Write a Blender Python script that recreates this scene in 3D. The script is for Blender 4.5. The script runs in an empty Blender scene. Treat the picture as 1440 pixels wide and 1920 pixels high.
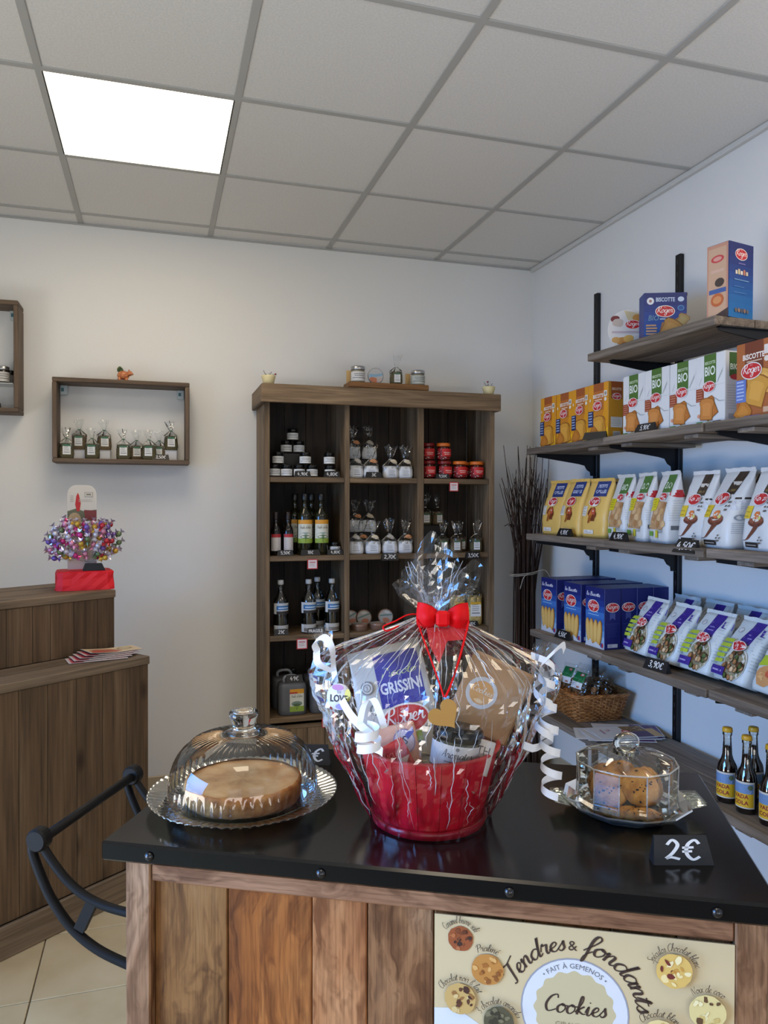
import bpy, bmesh, math, random
from mathutils import Vector, Matrix
from mathutils.geometry import tessellate_polygon
sc = bpy.context.scene
COL = sc.collection
rnd = random.Random(7)
R = math.radians
PI = math.pi

# ------------------------------------------------------------------ camera
CAM_Z = 1.42
cam_d = bpy.data.cameras.new('camera'); cam = bpy.data.objects.new('camera', cam_d); COL.objects.link(cam)
yaw, pit, rol = -0.2937, -0.0119, 0.0022
fw = Vector((-math.sin(yaw)*math.cos(pit), math.cos(yaw)*math.cos(pit), math.sin(pit)))
rt = Vector((math.cos(yaw), math.sin(yaw), 0)); up = rt.cross(fw)
r2 = rt*math.cos(rol)+up*math.sin(rol); u2 = -rt*math.sin(rol)+up*math.cos(rol)
m = Matrix((r2, u2, -fw)).transposed().to_4x4(); m.translation = (0, 0, CAM_Z)
cam.matrix_world = m
cam_d.sensor_fit = 'HORIZONTAL'; cam_d.sensor_width = 36.0; cam_d.lens = 36.0*1408.8/1440.0
cam_d.clip_start = 0.05; cam_d.clip_end = 60
sc.camera = cam

# ------------------------------------------------------------------ world, daylight, exposure
def srgb(c):
    return tuple(((x/255.0)/12.92 if x <= 10 else ((x/255.0+0.055)/1.055)**2.4) for x in c)
w = bpy.data.worlds.new('sky'); sc.world = w; w.use_nodes = True
w.node_tree.nodes['Background'].inputs[0].default_value = (0.55, 0.72, 1.0, 1)
w.node_tree.nodes['Background'].inputs[1].default_value = 0.6
def area(name, loc, rot, sx, sy, power, color, spread=180):
    l = bpy.data.lights.new(name, 'AREA'); l.shape = 'RECTANGLE'; l.size = sx; l.size_y = sy
    l.energy = power; l.color = color; l.spread = R(spread)
    o = bpy.data.objects.new(name, l); COL.objects.link(o); o.location = loc; o.rotation_euler = rot
    return o
SKY, FILL_WARM = (0.15, 0.43, 1.0), (1.0, 0.95, 0.88)
# daylight of the glazed door in the left wall (open sky, blue) and of the two shop windows behind the camera;
# warm upward fill lamps are added at the lower panes to brighten ceiling and walls
SKY_L, FILL_L, SKY_F, FILL_F = 88, 30, 3, 15
area('sky_light', (-2.54, 0.9, 1.35), (0, R(-58), 0), 1.5, 1.7, SKY_L, SKY, 120)
area('warm_fill_light', (-2.54, 0.9, 0.45), (0, R(-124), 0), 0.6, 1.7, FILL_L, FILL_WARM, 140)
for x in (-1.15, 0.95):
    area('sky_light', (x, -2.36, 1.45), (R(-70), 0, PI), 1.5, 1.4, SKY_F, (0.62, 0.80, 1.0), 140)
    area('warm_fill_light', (x, -2.36, 0.55), (R(-128), 0, PI), 1.5, 0.5, FILL_F, FILL_WARM, 160)
sc.view_settings.view_transform = 'Standard'; sc.view_settings.look = 'None'
sc.view_settings.gamma = 1.0; sc.view_settings.use_curve_mapping = False
sc.view_settings.exposure = 0.0
PANEL_EMIT = 9.5
cy = sc.cycles
cy.max_bounces = 10; cy.transparent_max_bounces = 24; cy.caustics_reflective = False; cy.caustics_refractive = False
cy.sample_clamp_indirect = 6.0; cy.use_denoising = True

# ------------------------------------------------------------------ materials
MATS = {}
def newmat(name):
    ma = bpy.data.materials.new(name); ma.use_nodes = True
    nt = ma.node_tree; b = nt.nodes['Principled BSDF']
    return ma, nt, b
def pm(c, rough=0.55, metal=0.0, name=None, spec=0.5, emit=0, coat=0, noise=0):
    """plain material of an sRGB colour"""
    key = (tuple(c), rough, metal, spec, emit, coat, noise)
    if key in MATS: return MATS[key]
    ma, nt, b = newmat(name or 'paint_%d_%d_%d' % tuple(int(x) for x in c))
    col = srgb(c)+(1,)
    b.inputs['Base Color'].default_value = col
    b.inputs['Roughness'].default_value = rough; b.inputs['Metallic'].default_value = metal
    b.inputs['Specular IOR Level'].default_value = spec; b.inputs['Coat Weight'].default_value = coat
    if emit:
        b.inputs['Emission Color'].default_value = col; b.inputs['Emission Strength'].default_value = emit
    if noise:
        tc = nt.nodes.new('ShaderNodeTexCoord'); n = nt.nodes.new('ShaderNodeTexNoise'); n.inputs['Scale'].default_value = noise
        n.inputs['Detail'].default_value = 4
        bu = nt.nodes.new('ShaderNodeBump'); bu.inputs['Strength'].default_value = 0.12; bu.inputs['Distance'].default_value = 0.003
        nt.links.new(tc.outputs['Object'], n.inputs['Vector']); nt.links.new(n.outputs['Fac'], bu.inputs['Height'])
        nt.links.new(bu.outputs['Normal'], b.inputs['Normal'])
    MATS[key] = ma
    return ma
def ramp(nt, stops):
    r = nt.nodes.new('ShaderNodeValToRGB'); e = r.color_ramp.elements
    while len(e) < len(stops): e.new(0.5)
    for i, (p, c) in enumerate(stops):
        e[i].position = p; e[i].color = srgb(c)+(1,)
    return r
def mixc(nt, mode, fac, a, b):
    mx = nt.nodes.new('ShaderNodeMix'); mx.data_type = 'RGBA'; mx.blend_type = mode
    if isinstance(fac, (int, float)): mx.inputs[0].default_value = fac
    else: nt.links.new(fac, mx.inputs[0])
    for sock, i in ((a, 6), (b, 7)):
        if isinstance(sock, tuple): mx.inputs[i].default_value = sock
        else: nt.links.new(sock, mx.inputs[i])
    return mx.outputs[2]
def wood(name, dark, mid, light, axis='z', across=14, along=1.3, rough=0.6, knots=0.8, var=0.22, distort=1.2, knot_c=(52, 34, 22), kscale=2.6):
    ma, nt, b = newmat(name)
    N, L = nt.nodes, nt.links
    tc = N.new('ShaderNodeTexCoord'); oi = N.new('ShaderNodeObjectInfo')
    cx = N.new('ShaderNodeCombineXYZ')
    for i, k in enumerate((7.3, 3.1, 5.7)):
        mu = N.new('ShaderNodeMath'); mu.operation = 'MULTIPLY'; mu.inputs[1].default_value = k
        L.new(oi.outputs['Random'], mu.inputs[0]); L.new(mu.outputs[0], cx.inputs[i])
    ad = N.new('ShaderNodeVectorMath'); ad.operation = 'ADD'
    L.new(tc.outputs['Object'], ad.inputs[0]); L.new(cx.outputs[0], ad.inputs[1])
    def mapped(a, l):
        mp = N.new('ShaderNodeMapping'); s = [a, a, a]; s['xyz'.index(axis)] = l
        mp.inputs['Scale'].default_value = s; L.new(ad.outputs[0], mp.inputs['Vector']); return mp.outputs[0]
    n1 = N.new('ShaderNodeTexNoise'); n1.inputs['Scale'].default_value = 1; n1.inputs['Detail'].default_value = 5
    n1.inputs['Distortion'].default_value = distort; L.new(mapped(across, along), n1.inputs['Vector'])
    n2 = N.new('ShaderNodeTexNoise'); n2.inputs['Scale'].default_value = 1; n2.inputs['Detail'].default_value = 3
    L.new(mapped(across*11, along*4), n2.inputs['Vector'])
    rp = ramp(nt, [(0.30, dark), (0.5, mid), (0.70, light)]); L.new(n1.outputs['Fac'], rp.inputs[0])
    g = ramp(nt, [(0.3, (188, 188, 188)), (0.65, (255, 255, 255))]); L.new(n2.outputs['Fac'], g.inputs[0])
    c = mixc(nt, 'MULTIPLY', 0.8, rp.outputs[0], g.outputs[0])
    if knots:
        vo = N.new('ShaderNodeTexVoronoi'); vo.inputs['Scale'].default_value = 1
        L.new(mapped(kscale*2.2, kscale), vo.inputs['Vector'])
        kr = N.new('ShaderNodeMapRange'); kr.inputs[1].default_value = 0.05; kr.inputs[2].default_value = 0.14
        kr.inputs[3].default_value = knots; kr.inputs[4].default_value = 0; L.new(vo.outputs['Distance'], kr.inputs[0])
        c = mixc(nt, 'MIX', kr.outputs[0], c, srgb(knot_c)+(1,))
    br = N.new('ShaderNodeMapRange'); br.inputs[3].default_value = 1-var; br.inputs[4].default_value = 1+var*0.6
    L.new(oi.outputs['Random'], br.inputs[0])
    hs = N.new('ShaderNodeHueSaturation'); L.new(c, hs.inputs['Color']); L.new(br.outputs[0], hs.inputs['Value'])
    L.new(hs.outputs[0], b.inputs['Base Color'])
    b.inputs['Roughness'].default_value = rough; b.inputs['Specular IOR Level'].default_value = 0.3
    bu = N.new('ShaderNodeBump'); bu.inputs['Strength'].default_value = 0.25; bu.inputs['Distance'].default_value = 0.002
    L.new(n2.outputs['Fac'], bu.inputs['Height']); L.new(bu.outputs['Normal'], b.inputs['Normal'])
    return ma
def figured(name, pale, mid, deep, streak, seed=0.0, axis='z', rough=0.45):
    """boldly figured hardwood: drifting heartwood patches, wavy growth bands, fine pores, dark streaks"""
    ma, nt, b = newmat(name); N, L = nt.nodes, nt.links
    tc = N.new('ShaderNodeTexCoord'); oi = N.new('ShaderNodeObjectInfo')
    mu = N.new('ShaderNodeMath'); mu.operation = 'MULTIPLY_ADD'; mu.inputs[1].default_value = 9.0; mu.inputs[2].default_value = seed; L.new(oi.outputs['Random'], mu.inputs[0])
    cx = N.new('ShaderNodeCombineXYZ'); [L.new(mu.outputs[0], cx.inputs[i]) for i in range(3)]
    ad = N.new('ShaderNodeVectorMath'); ad.operation = 'ADD'; L.new(tc.outputs['Object'], ad.inputs[0]); L.new(cx.outputs[0], ad.inputs[1])
    def mapped(a, l, src=None):
        mp = N.new('ShaderNodeMapping'); s = [a, a, a]; s['xyz'.index(axis)] = l; mp.inputs['Scale'].default_value = s; L.new(src or ad.outputs[0], mp.inputs['Vector']); return mp.outputs[0]
    def noise(vec, det, dis=0.0):
        n = N.new('ShaderNodeTexNoise'); n.inputs['Scale'].default_value = 1; n.inputs['Detail'].default_value = det; n.inputs['Distortion'].default_value = dis; L.new(vec, n.inputs['Vector']); return n
    wob = noise(mapped(9, 5), 3, .6)
    sc_ = N.new('ShaderNodeVectorMath'); sc_.operation = 'SCALE'; sc_.inputs['Scale'].default_value = .10; L.new(wob.outputs['Color'], sc_.inputs[0])
    ad2 = N.new('ShaderNodeVectorMath'); ad2.operation = 'ADD'; L.new(ad.outputs[0], ad2.inputs[0]); L.new(sc_.outputs[0], ad2.inputs[1])
    patch = noise(mapped(10, 2.2, ad2.outputs[0]), 4, .5); bands = noise(mapped(70, 3.5, ad2.outputs[0]), 4, .3); pores = noise(mapped(320, 14), 2)
    rp = ramp(nt, [(0.34, deep), (0.5, mid), (0.66, pale)]); L.new(patch.outputs['Fac'], rp.inputs[0])
    rb = ramp(nt, [(0.34, (150, 128, 112)), (0.56, (255, 255, 255))]); L.new(bands.outputs['Fac'], rb.inputs[0])
    c = mixc(nt, 'MULTIPLY', 0.75, rp.outputs[0], rb.outputs[0])
    po = ramp(nt, [(0.3, (176, 166, 156)), (0.55, (255, 255, 255))]); L.new(pores.outputs['Fac'], po.inputs[0]); c = mixc(nt, 'MULTIPLY', 0.6, c, po.outputs[0])
    st = noise(mapped(24, 1.1, ad2.outputs[0]), 2, 1.2); sr = N.new('ShaderNodeMapRange'); sr.inputs[1].default_value = .665; sr.inputs[2].default_value = .73; sr.inputs[3].default_value = 0; sr.inputs[4].default_value = .75
    L.new(st.outputs['Fac'], sr.inputs[0]); c = mixc(nt, 'MIX', sr.outputs[0], c, srgb(streak)+(1,))
    vo = N.new('ShaderNodeTexVoronoi'); vo.inputs['Scale'].default_value = 1; L.new(mapped(7, 3.2, ad2.outputs[0]), vo.inputs['Vector'])
    kr = N.new('ShaderNodeMapRange'); kr.inputs[1].default_value = .04; kr.inputs[2].default_value = .13; kr.inputs[3].default_value = .85; kr.inputs[4].default_value = 0; L.new(vo.outputs['Distance'], kr.inputs[0])
    c = mixc(nt, 'MIX', kr.outputs[0], c, srgb(streak)+(1,))
    L.new(c, b.inputs['Base Color']); b.inputs['Roughness'].default_value = rough; b.inputs['Specular IOR Level'].default_value = .35
    bu = N.new('ShaderNodeBump'); bu.inputs['Strength'].default_value = .2; bu.inputs['Distance'].default_value = .001; L.new(bands.outputs['Fac'], bu.inputs['Height']); L.new(bu.outputs['Normal'], b.inputs['Normal'])
    return ma
def speckle(name, cols, scale=120, rough=0.7, bump=0.4, detail=3, dist=0.003):
    """mottled food / earth material"""
    ma, nt, b = newmat(name); N, L = nt.nodes, nt.links
    tc = N.new('ShaderNodeTexCoord'); n = N.new('ShaderNodeTexNoise'); n.inputs['Scale'].default_value = scale; n.inputs['Detail'].default_value = detail
    L.new(tc.outputs['Object'], n.inputs['Vector'])
    k = len(cols); rp = ramp(nt, [(0.3+0.4*i/max(1, k-1), c) for i, c in enumerate(cols)])
    L.new(n.outputs['Fac'], rp.inputs[0]); L.new(rp.outputs[0], b.inputs['Base Color'])
    bu = N.new('ShaderNodeBump'); bu.inputs['Strength'].default_value = bump; bu.inputs['Distance'].default_value = dist
    L.new(n.outputs['Fac'], bu.inputs['Height']); L.new(bu.outputs['Normal'], b.inputs['Normal'])
    b.inputs['Roughness'].default_value = rough
    return ma
def thin_glass(name, tint=(0.93, 0.96, 0.94), ior=1.5, rough=0.02, boost=1.0, crinkle=0, base=0.0, milk=0.0):
    """a thin clear wall: see-through with a Fresnel sheen"""
    ma = bpy.data.materials.new(name); ma.use_nodes = True; nt = ma.node_tree; N, L = nt.nodes, nt.links
    N.remove(N['Principled BSDF']); out = N['Material Output']
    tr = N.new('ShaderNodeBsdfTransparent'); tr.inputs[0].default_value = tint+(1,)
    gl = N.new('ShaderNodeBsdfGlossy'); gl.inputs['Roughness'].default_value = rough; gl.inputs[0].default_value = (1, 1, 1, 1)
    fr = N.new('ShaderNodeFresnel'); fr.inputs[0].default_value = ior
    ma_ = N.new('ShaderNodeMath'); ma_.operation = 'MULTIPLY_ADD'; ma_.inputs[1].default_value = boost; ma_.inputs[2].default_value = base
    ma_.use_clamp = True
    L.new(fr.outputs[0], ma_.inputs[0])
    if crinkle:
        tc = N.new('ShaderNodeTexCoord'); n = N.new('ShaderNodeTexVoronoi'); n.feature = 'F1'; n.inputs['Scale'].default_value = crinkle
        bu = N.new('ShaderNodeBump'); bu.inputs['Strength'].default_value = 0.5; bu.inputs['Distance'].default_value = 0.01
        L.new(tc.outputs['Object'], n.inputs['Vector']); L.new(n.outputs['Distance'], bu.inputs['Height'])
        L.new(bu.outputs[0], gl.inputs['Normal'])
    mx = N.new('ShaderNodeMixShader'); L.new(ma_.outputs[0], mx.inputs[0]); L.new(tr.outputs[0], mx.inputs[1]); L.new(gl.outputs[0], mx.inputs[2])
    res = mx.outputs[0]
    if milk:
        df = N.new('ShaderNodeBsdfDiffuse'); df.inputs[0].default_value = (0.85, 0.87, 0.9, 1)
        m2 = N.new('ShaderNodeMixShader'); m2.inputs[0].default_value = milk; L.new(res, m2.inputs[1]); L.new(df.outputs[0], m2.inputs[2]); res = m2.outputs[0]
    L.new(res, out.inputs[0])
    return ma

# ------------------------------------------------------------------ mesh building
class MB:
    def __init__(s): s.v = []; s.f = []; s.fm = []; s.fs = []; s.mats = []
    def mi(s, mat):
        if mat not in s.mats: s.mats.append(mat)
        return s.mats.index(mat)
    def add(s, verts, faces, mat, smooth=False, M=None):
        o = len(s.v); k = s.mi(mat)
        for p in verts:
            p = Vector(p); s.v.append(M @ p if M is not None else p)
        for f in faces:
            s.f.append(tuple(o+i for i in f)); s.fm.append(k); s.fs.append(smooth)
        return s
    def box(s, lo, hi, mat, bev=0.0, M=None):
        lo = Vector(lo); hi = Vector(hi); c = (lo+hi)/2; h = (hi-lo)/2
        cs = [(a, b_, d) for a in (-1, 1) for b_ in (-1, 1) for d in (-1, 1)]
        if bev <= 0:
            V = [Vector((c[i]+k[i]*h[i] for i in range(3))) for k in cs]
            F = [(0, 1, 3, 2), (4, 6, 7, 5), (0, 4, 5, 1), (2, 3, 7, 6), (0, 2, 6, 4), (1, 5, 7, 3)]
            return s.add(V, F, mat, False, M)
        bev = min(bev, min(h)*0.95); V = []
        for k in cs:
            for a in range(3):
                V.append(Vector((c[i]+k[i]*(h[i]-(0 if i == a else bev)) for i in range(3))))
        idx = {(k, a): 3*n+a for n, k in enumerate(cs) for a in range(3)}
        F = []
        for a in range(3):
            b_, d = (a+1) % 3, (a+2) % 3
            for sg in (-1, 1):
                ring = []
                for sb, sd in ((-1, -1), (1, -1), (1, 1), (-1, 1)):
                    k = [0, 0, 0]; k[a] = sg; k[b_] = sb; k[d] = sd; ring.append(idx[(tuple(k), a)])
                F.append(ring)
            for sb in (-1, 1):
                for sd in (-1, 1):
                    k1 = [0, 0, 0]; k1[a] = -1; k1[b_] = sb; k1[d] = sd; k2 = list(k1); k2[a] = 1
                    k1 = tuple(k1); k2 = tuple(k2)
                    F.append([idx[(k1, b_)], idx[(k2, b_)], idx[(k2, d)], idx[(k1, d)]])
        for k in cs: F.append([idx[(k, 0)], idx[(k, 1)], idx[(k, 2)]])
        G = []
        for f in F:
            p = [V[i] for i in f]; n = (p[1]-p[0]).cross(p[2]-p[0]); ce = sum(p, Vector())/len(p)
            G.append(f if n.dot(ce-c) > 0 else f[::-1])
        return s.add(V, G, mat, False, M)
    def prism(s, poly, y0, y1, mat, M=None):
        """polygon in the x-z plane pushed from y0 to y1"""
        n = len(poly)
        area2 = sum(poly[i][0]*poly[(i+1) % n][1]-poly[(i+1) % n][0]*poly[i][1] for i in range(n))
        if area2 < 0: poly = poly[::-1]
        V = [(x, y0, z) for x, z in poly]+[(x, y1, z) for x, z in poly]
        F = [tuple(range(n)), tuple(range(2*n-1, n-1, -1))]+[(i+n, (i+1) % n+n, (i+1) % n, i) for i in range(n)]
        return s.add(V, F, mat, False, M)
    def lathe(s, prof, mat, n=24, smooth=True, M=None, cap0=True, cap1=True, rfun=None):
        V = []; F = []; k = len(prof)
        for (r, z) in prof:
            for j in range(n):
                a = 2*PI*j/n; rr = r*(rfun(a, z) if rfun else 1)
                V.append((rr*math.cos(a), rr*math.sin(a), z))
        for i in range(k-1):
            for j in range(n):
                F.append((i*n+j, i*n+(j+1) % n, (i+1)*n+(j+1) % n, (i+1)*n+j))
        s.add(V, F, mat, smooth, M)
        C0 = []; 
        if cap0 and prof[0][0] > 1e-6: C0.append(tuple(range(n-1, -1, -1)))
        if cap1 and prof[-1][0] > 1e-6: C0.append(tuple(range((k-1)*n, k*n)))
        if C0:
            o = len(s.v)-len(V); kk = s.mi(mat)
            for f in C0: s.f.append(tuple(o+i for i in f)); s.fm.append(kk); s.fs.append(False)
        return s
    def tube(s, pts, r, mat, n=8, caps=True, M=None, smooth=True, closed=False):
        pts = [Vector(p) for p in pts]; k = len(pts); V = []; F = []
        up_ = None
        for i, p in enumerate(pts):
            if closed: t = pts[(i+1) % k]-pts[i-1]
            else: t = pts[min(i+1, k-1)]-pts[max(i-1, 0)]
            if t.length < 1e-9: t = Vector((0, 0, 1))
            t.normalize()
            if up_ is None: up_ = t.orthogonal()
            up_ = up_-t*up_.dot(t)
            if up_.length < 1e-6: up_ = t.orthogonal()
            up_.normalize(); b_ = t.cross(up_)
            rr = r[i] if isinstance(r, (list, tuple)) else r
            for j in range(n):
                a = 2*PI*j/n; V.append(p+(up_*math.cos(a)+b_*math.sin(a))*rr)
        for i in range(k if closed else k-1):
            i2 = (i+1) % k
            for j in range(n): F.append((i*n+j, i*n+(j+1) % n, i2*n+(j+1) % n, i2*n+j))
        if caps and not closed: F += [tuple(range(n-1, -1, -1)), tuple(range((k-1)*n, k*n))]
        return s.add(V, F, mat, smooth, M)
    def ell(s, c, r, mat, n=12, m_=8, M=None, rot=None, fn=None):
        V = []; F = []; r = r if isinstance(r, (tuple, list)) else (r, r, r)
        for i in range(m_+1):
            t = PI*i/m_-PI/2
            for j in range(n):
                a = 2*PI*j/n; p = Vector((math.cos(t)*math.cos(a)*r[0], math.cos(t)*math.sin(a)*r[1], math.sin(t)*r[2]))
                if fn: p = p*fn(a, t)
                if rot is not None: p = rot @ p
                V.append(p+Vector(c))
        for i in range(m_):
            for j in range(n): F.append((i*n+j, i*n+(j+1) % n, (i+1)*n+(j+1) % n, (i+1)*n+j))
        return s.add(V, F, mat, True, M)
    def grid(s, fn, nu, nv, mat, smooth=True, M=None, wrap=False):
        V = [fn(i/nu, j/nv) for j in range(nv+1) for i in range(nu+(0 if wrap else 1))]
        q = nu if wrap else nu+1; F = []
        for j in range(nv):
            for i in range(nu):
                i2 = (i+1) % q; F.append((j*q+i, j*q+i2, (j+1)*q+i2, (j+1)*q+i))
        return s.add(V, F, mat, smooth, M)
    def mesh(s, name):
        me = bpy.data.meshes.new(name); me.from_pydata([tuple(v) for v in s.v], [], s.f)
        for ma in s.mats: me.materials.append(ma)
        me.polygons.foreach_set('material_index', s.fm); me.polygons.foreach_set('use_smooth', s.fs)
        me.update(); return me
    def build(s, name, parent=None, loc=(0, 0, 0), rz=0.0, rot=None):
        o = bpy.data.objects.new(name, s.mesh(name)); COL.objects.link(o)
        o.location = loc; o.rotation_euler = rot if rot else (0, 0, rz)
        if parent is not None: o.parent = parent
        return o
def thing(name, label, cat, loc=(0, 0, 0), rz=0.0, group=None, rot=None):
    o = bpy.data.objects.new(name, None); COL.objects.link(o); o.empty_display_size = 0.02
    o.location = loc; o.rotation_euler = rot if rot else (0, 0, rz)
    return tag(o, label, cat, group)
def tag(o, label=None, cat=None, group=None, kind=None):
    if label: o['label'] = label
    if cat: o['category'] = cat
    if group: o['group'] = group
    if kind: o['kind'] = kind
    return o
def dup(root, loc=None, rz=None, label=None, group=None, rot=None):
    r = root.copy(); COL.objects.link(r)
    if loc is not None: r.location = loc
    if rz is not None: r.rotation_euler = (0, 0, rz)
    if rot is not None: r.rotation_euler = rot
    if label: r['label'] = label
    if group: r['group'] = group
    for ch in list(root.children):
        c = ch.copy(); COL.objects.link(c); c.parent = r
        for g in list(ch.children):
            d = g.copy(); COL.objects.link(d); d.parent = c
    return r
def put(o, loc, rz=None, label=None):
    o.location = loc
    if rz is not None: o.rotation_euler = (0, 0, rz)
    if label: o['label'] = label
    return o
def T(x, y, z): return Matrix.Translation((x, y, z))
def RX(a): return Matrix.Rotation(a, 4, 'X')
def RY(a): return Matrix.Rotation(a, 4, 'Y')
def RZ(a): return Matrix.Rotation(a, 4, 'Z')

# ------------------------------------------------------------------ flat print (lettering, logos, pictures)
_tc = {}
def font_text(s, bold=0.0):
    """flat lettering as (points, triangles), cap height 1, centred on x, baseline y = 0"""
    key = (s, bold)
    if key in _tc: return _tc[key]
    cu = bpy.data.curves.new('lettering', 'FONT'); cu.body = s; cu.size = 1.0; cu.resolution_u = 2; cu.offset = bold; cu.fill_mode = 'FRONT'
    ob = bpy.data.objects.new('lettering', cu); me = ob.to_mesh()
    pts = [(v.co.x, v.co.y) for v in me.vertices]; fs = [tuple(p.vertices) for p in me.polygons]
    ob.to_mesh_clear(); bpy.data.objects.remove(ob); bpy.data.curves.remove(cu)
    if pts:
        x0 = min(p[0] for p in pts); x1 = max(p[0] for p in pts)
        pts = [((x-(x0+x1)/2)/0.682, y/0.682) for x, y in pts]
    _tc[key] = (pts, fs); return pts, fs
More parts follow.
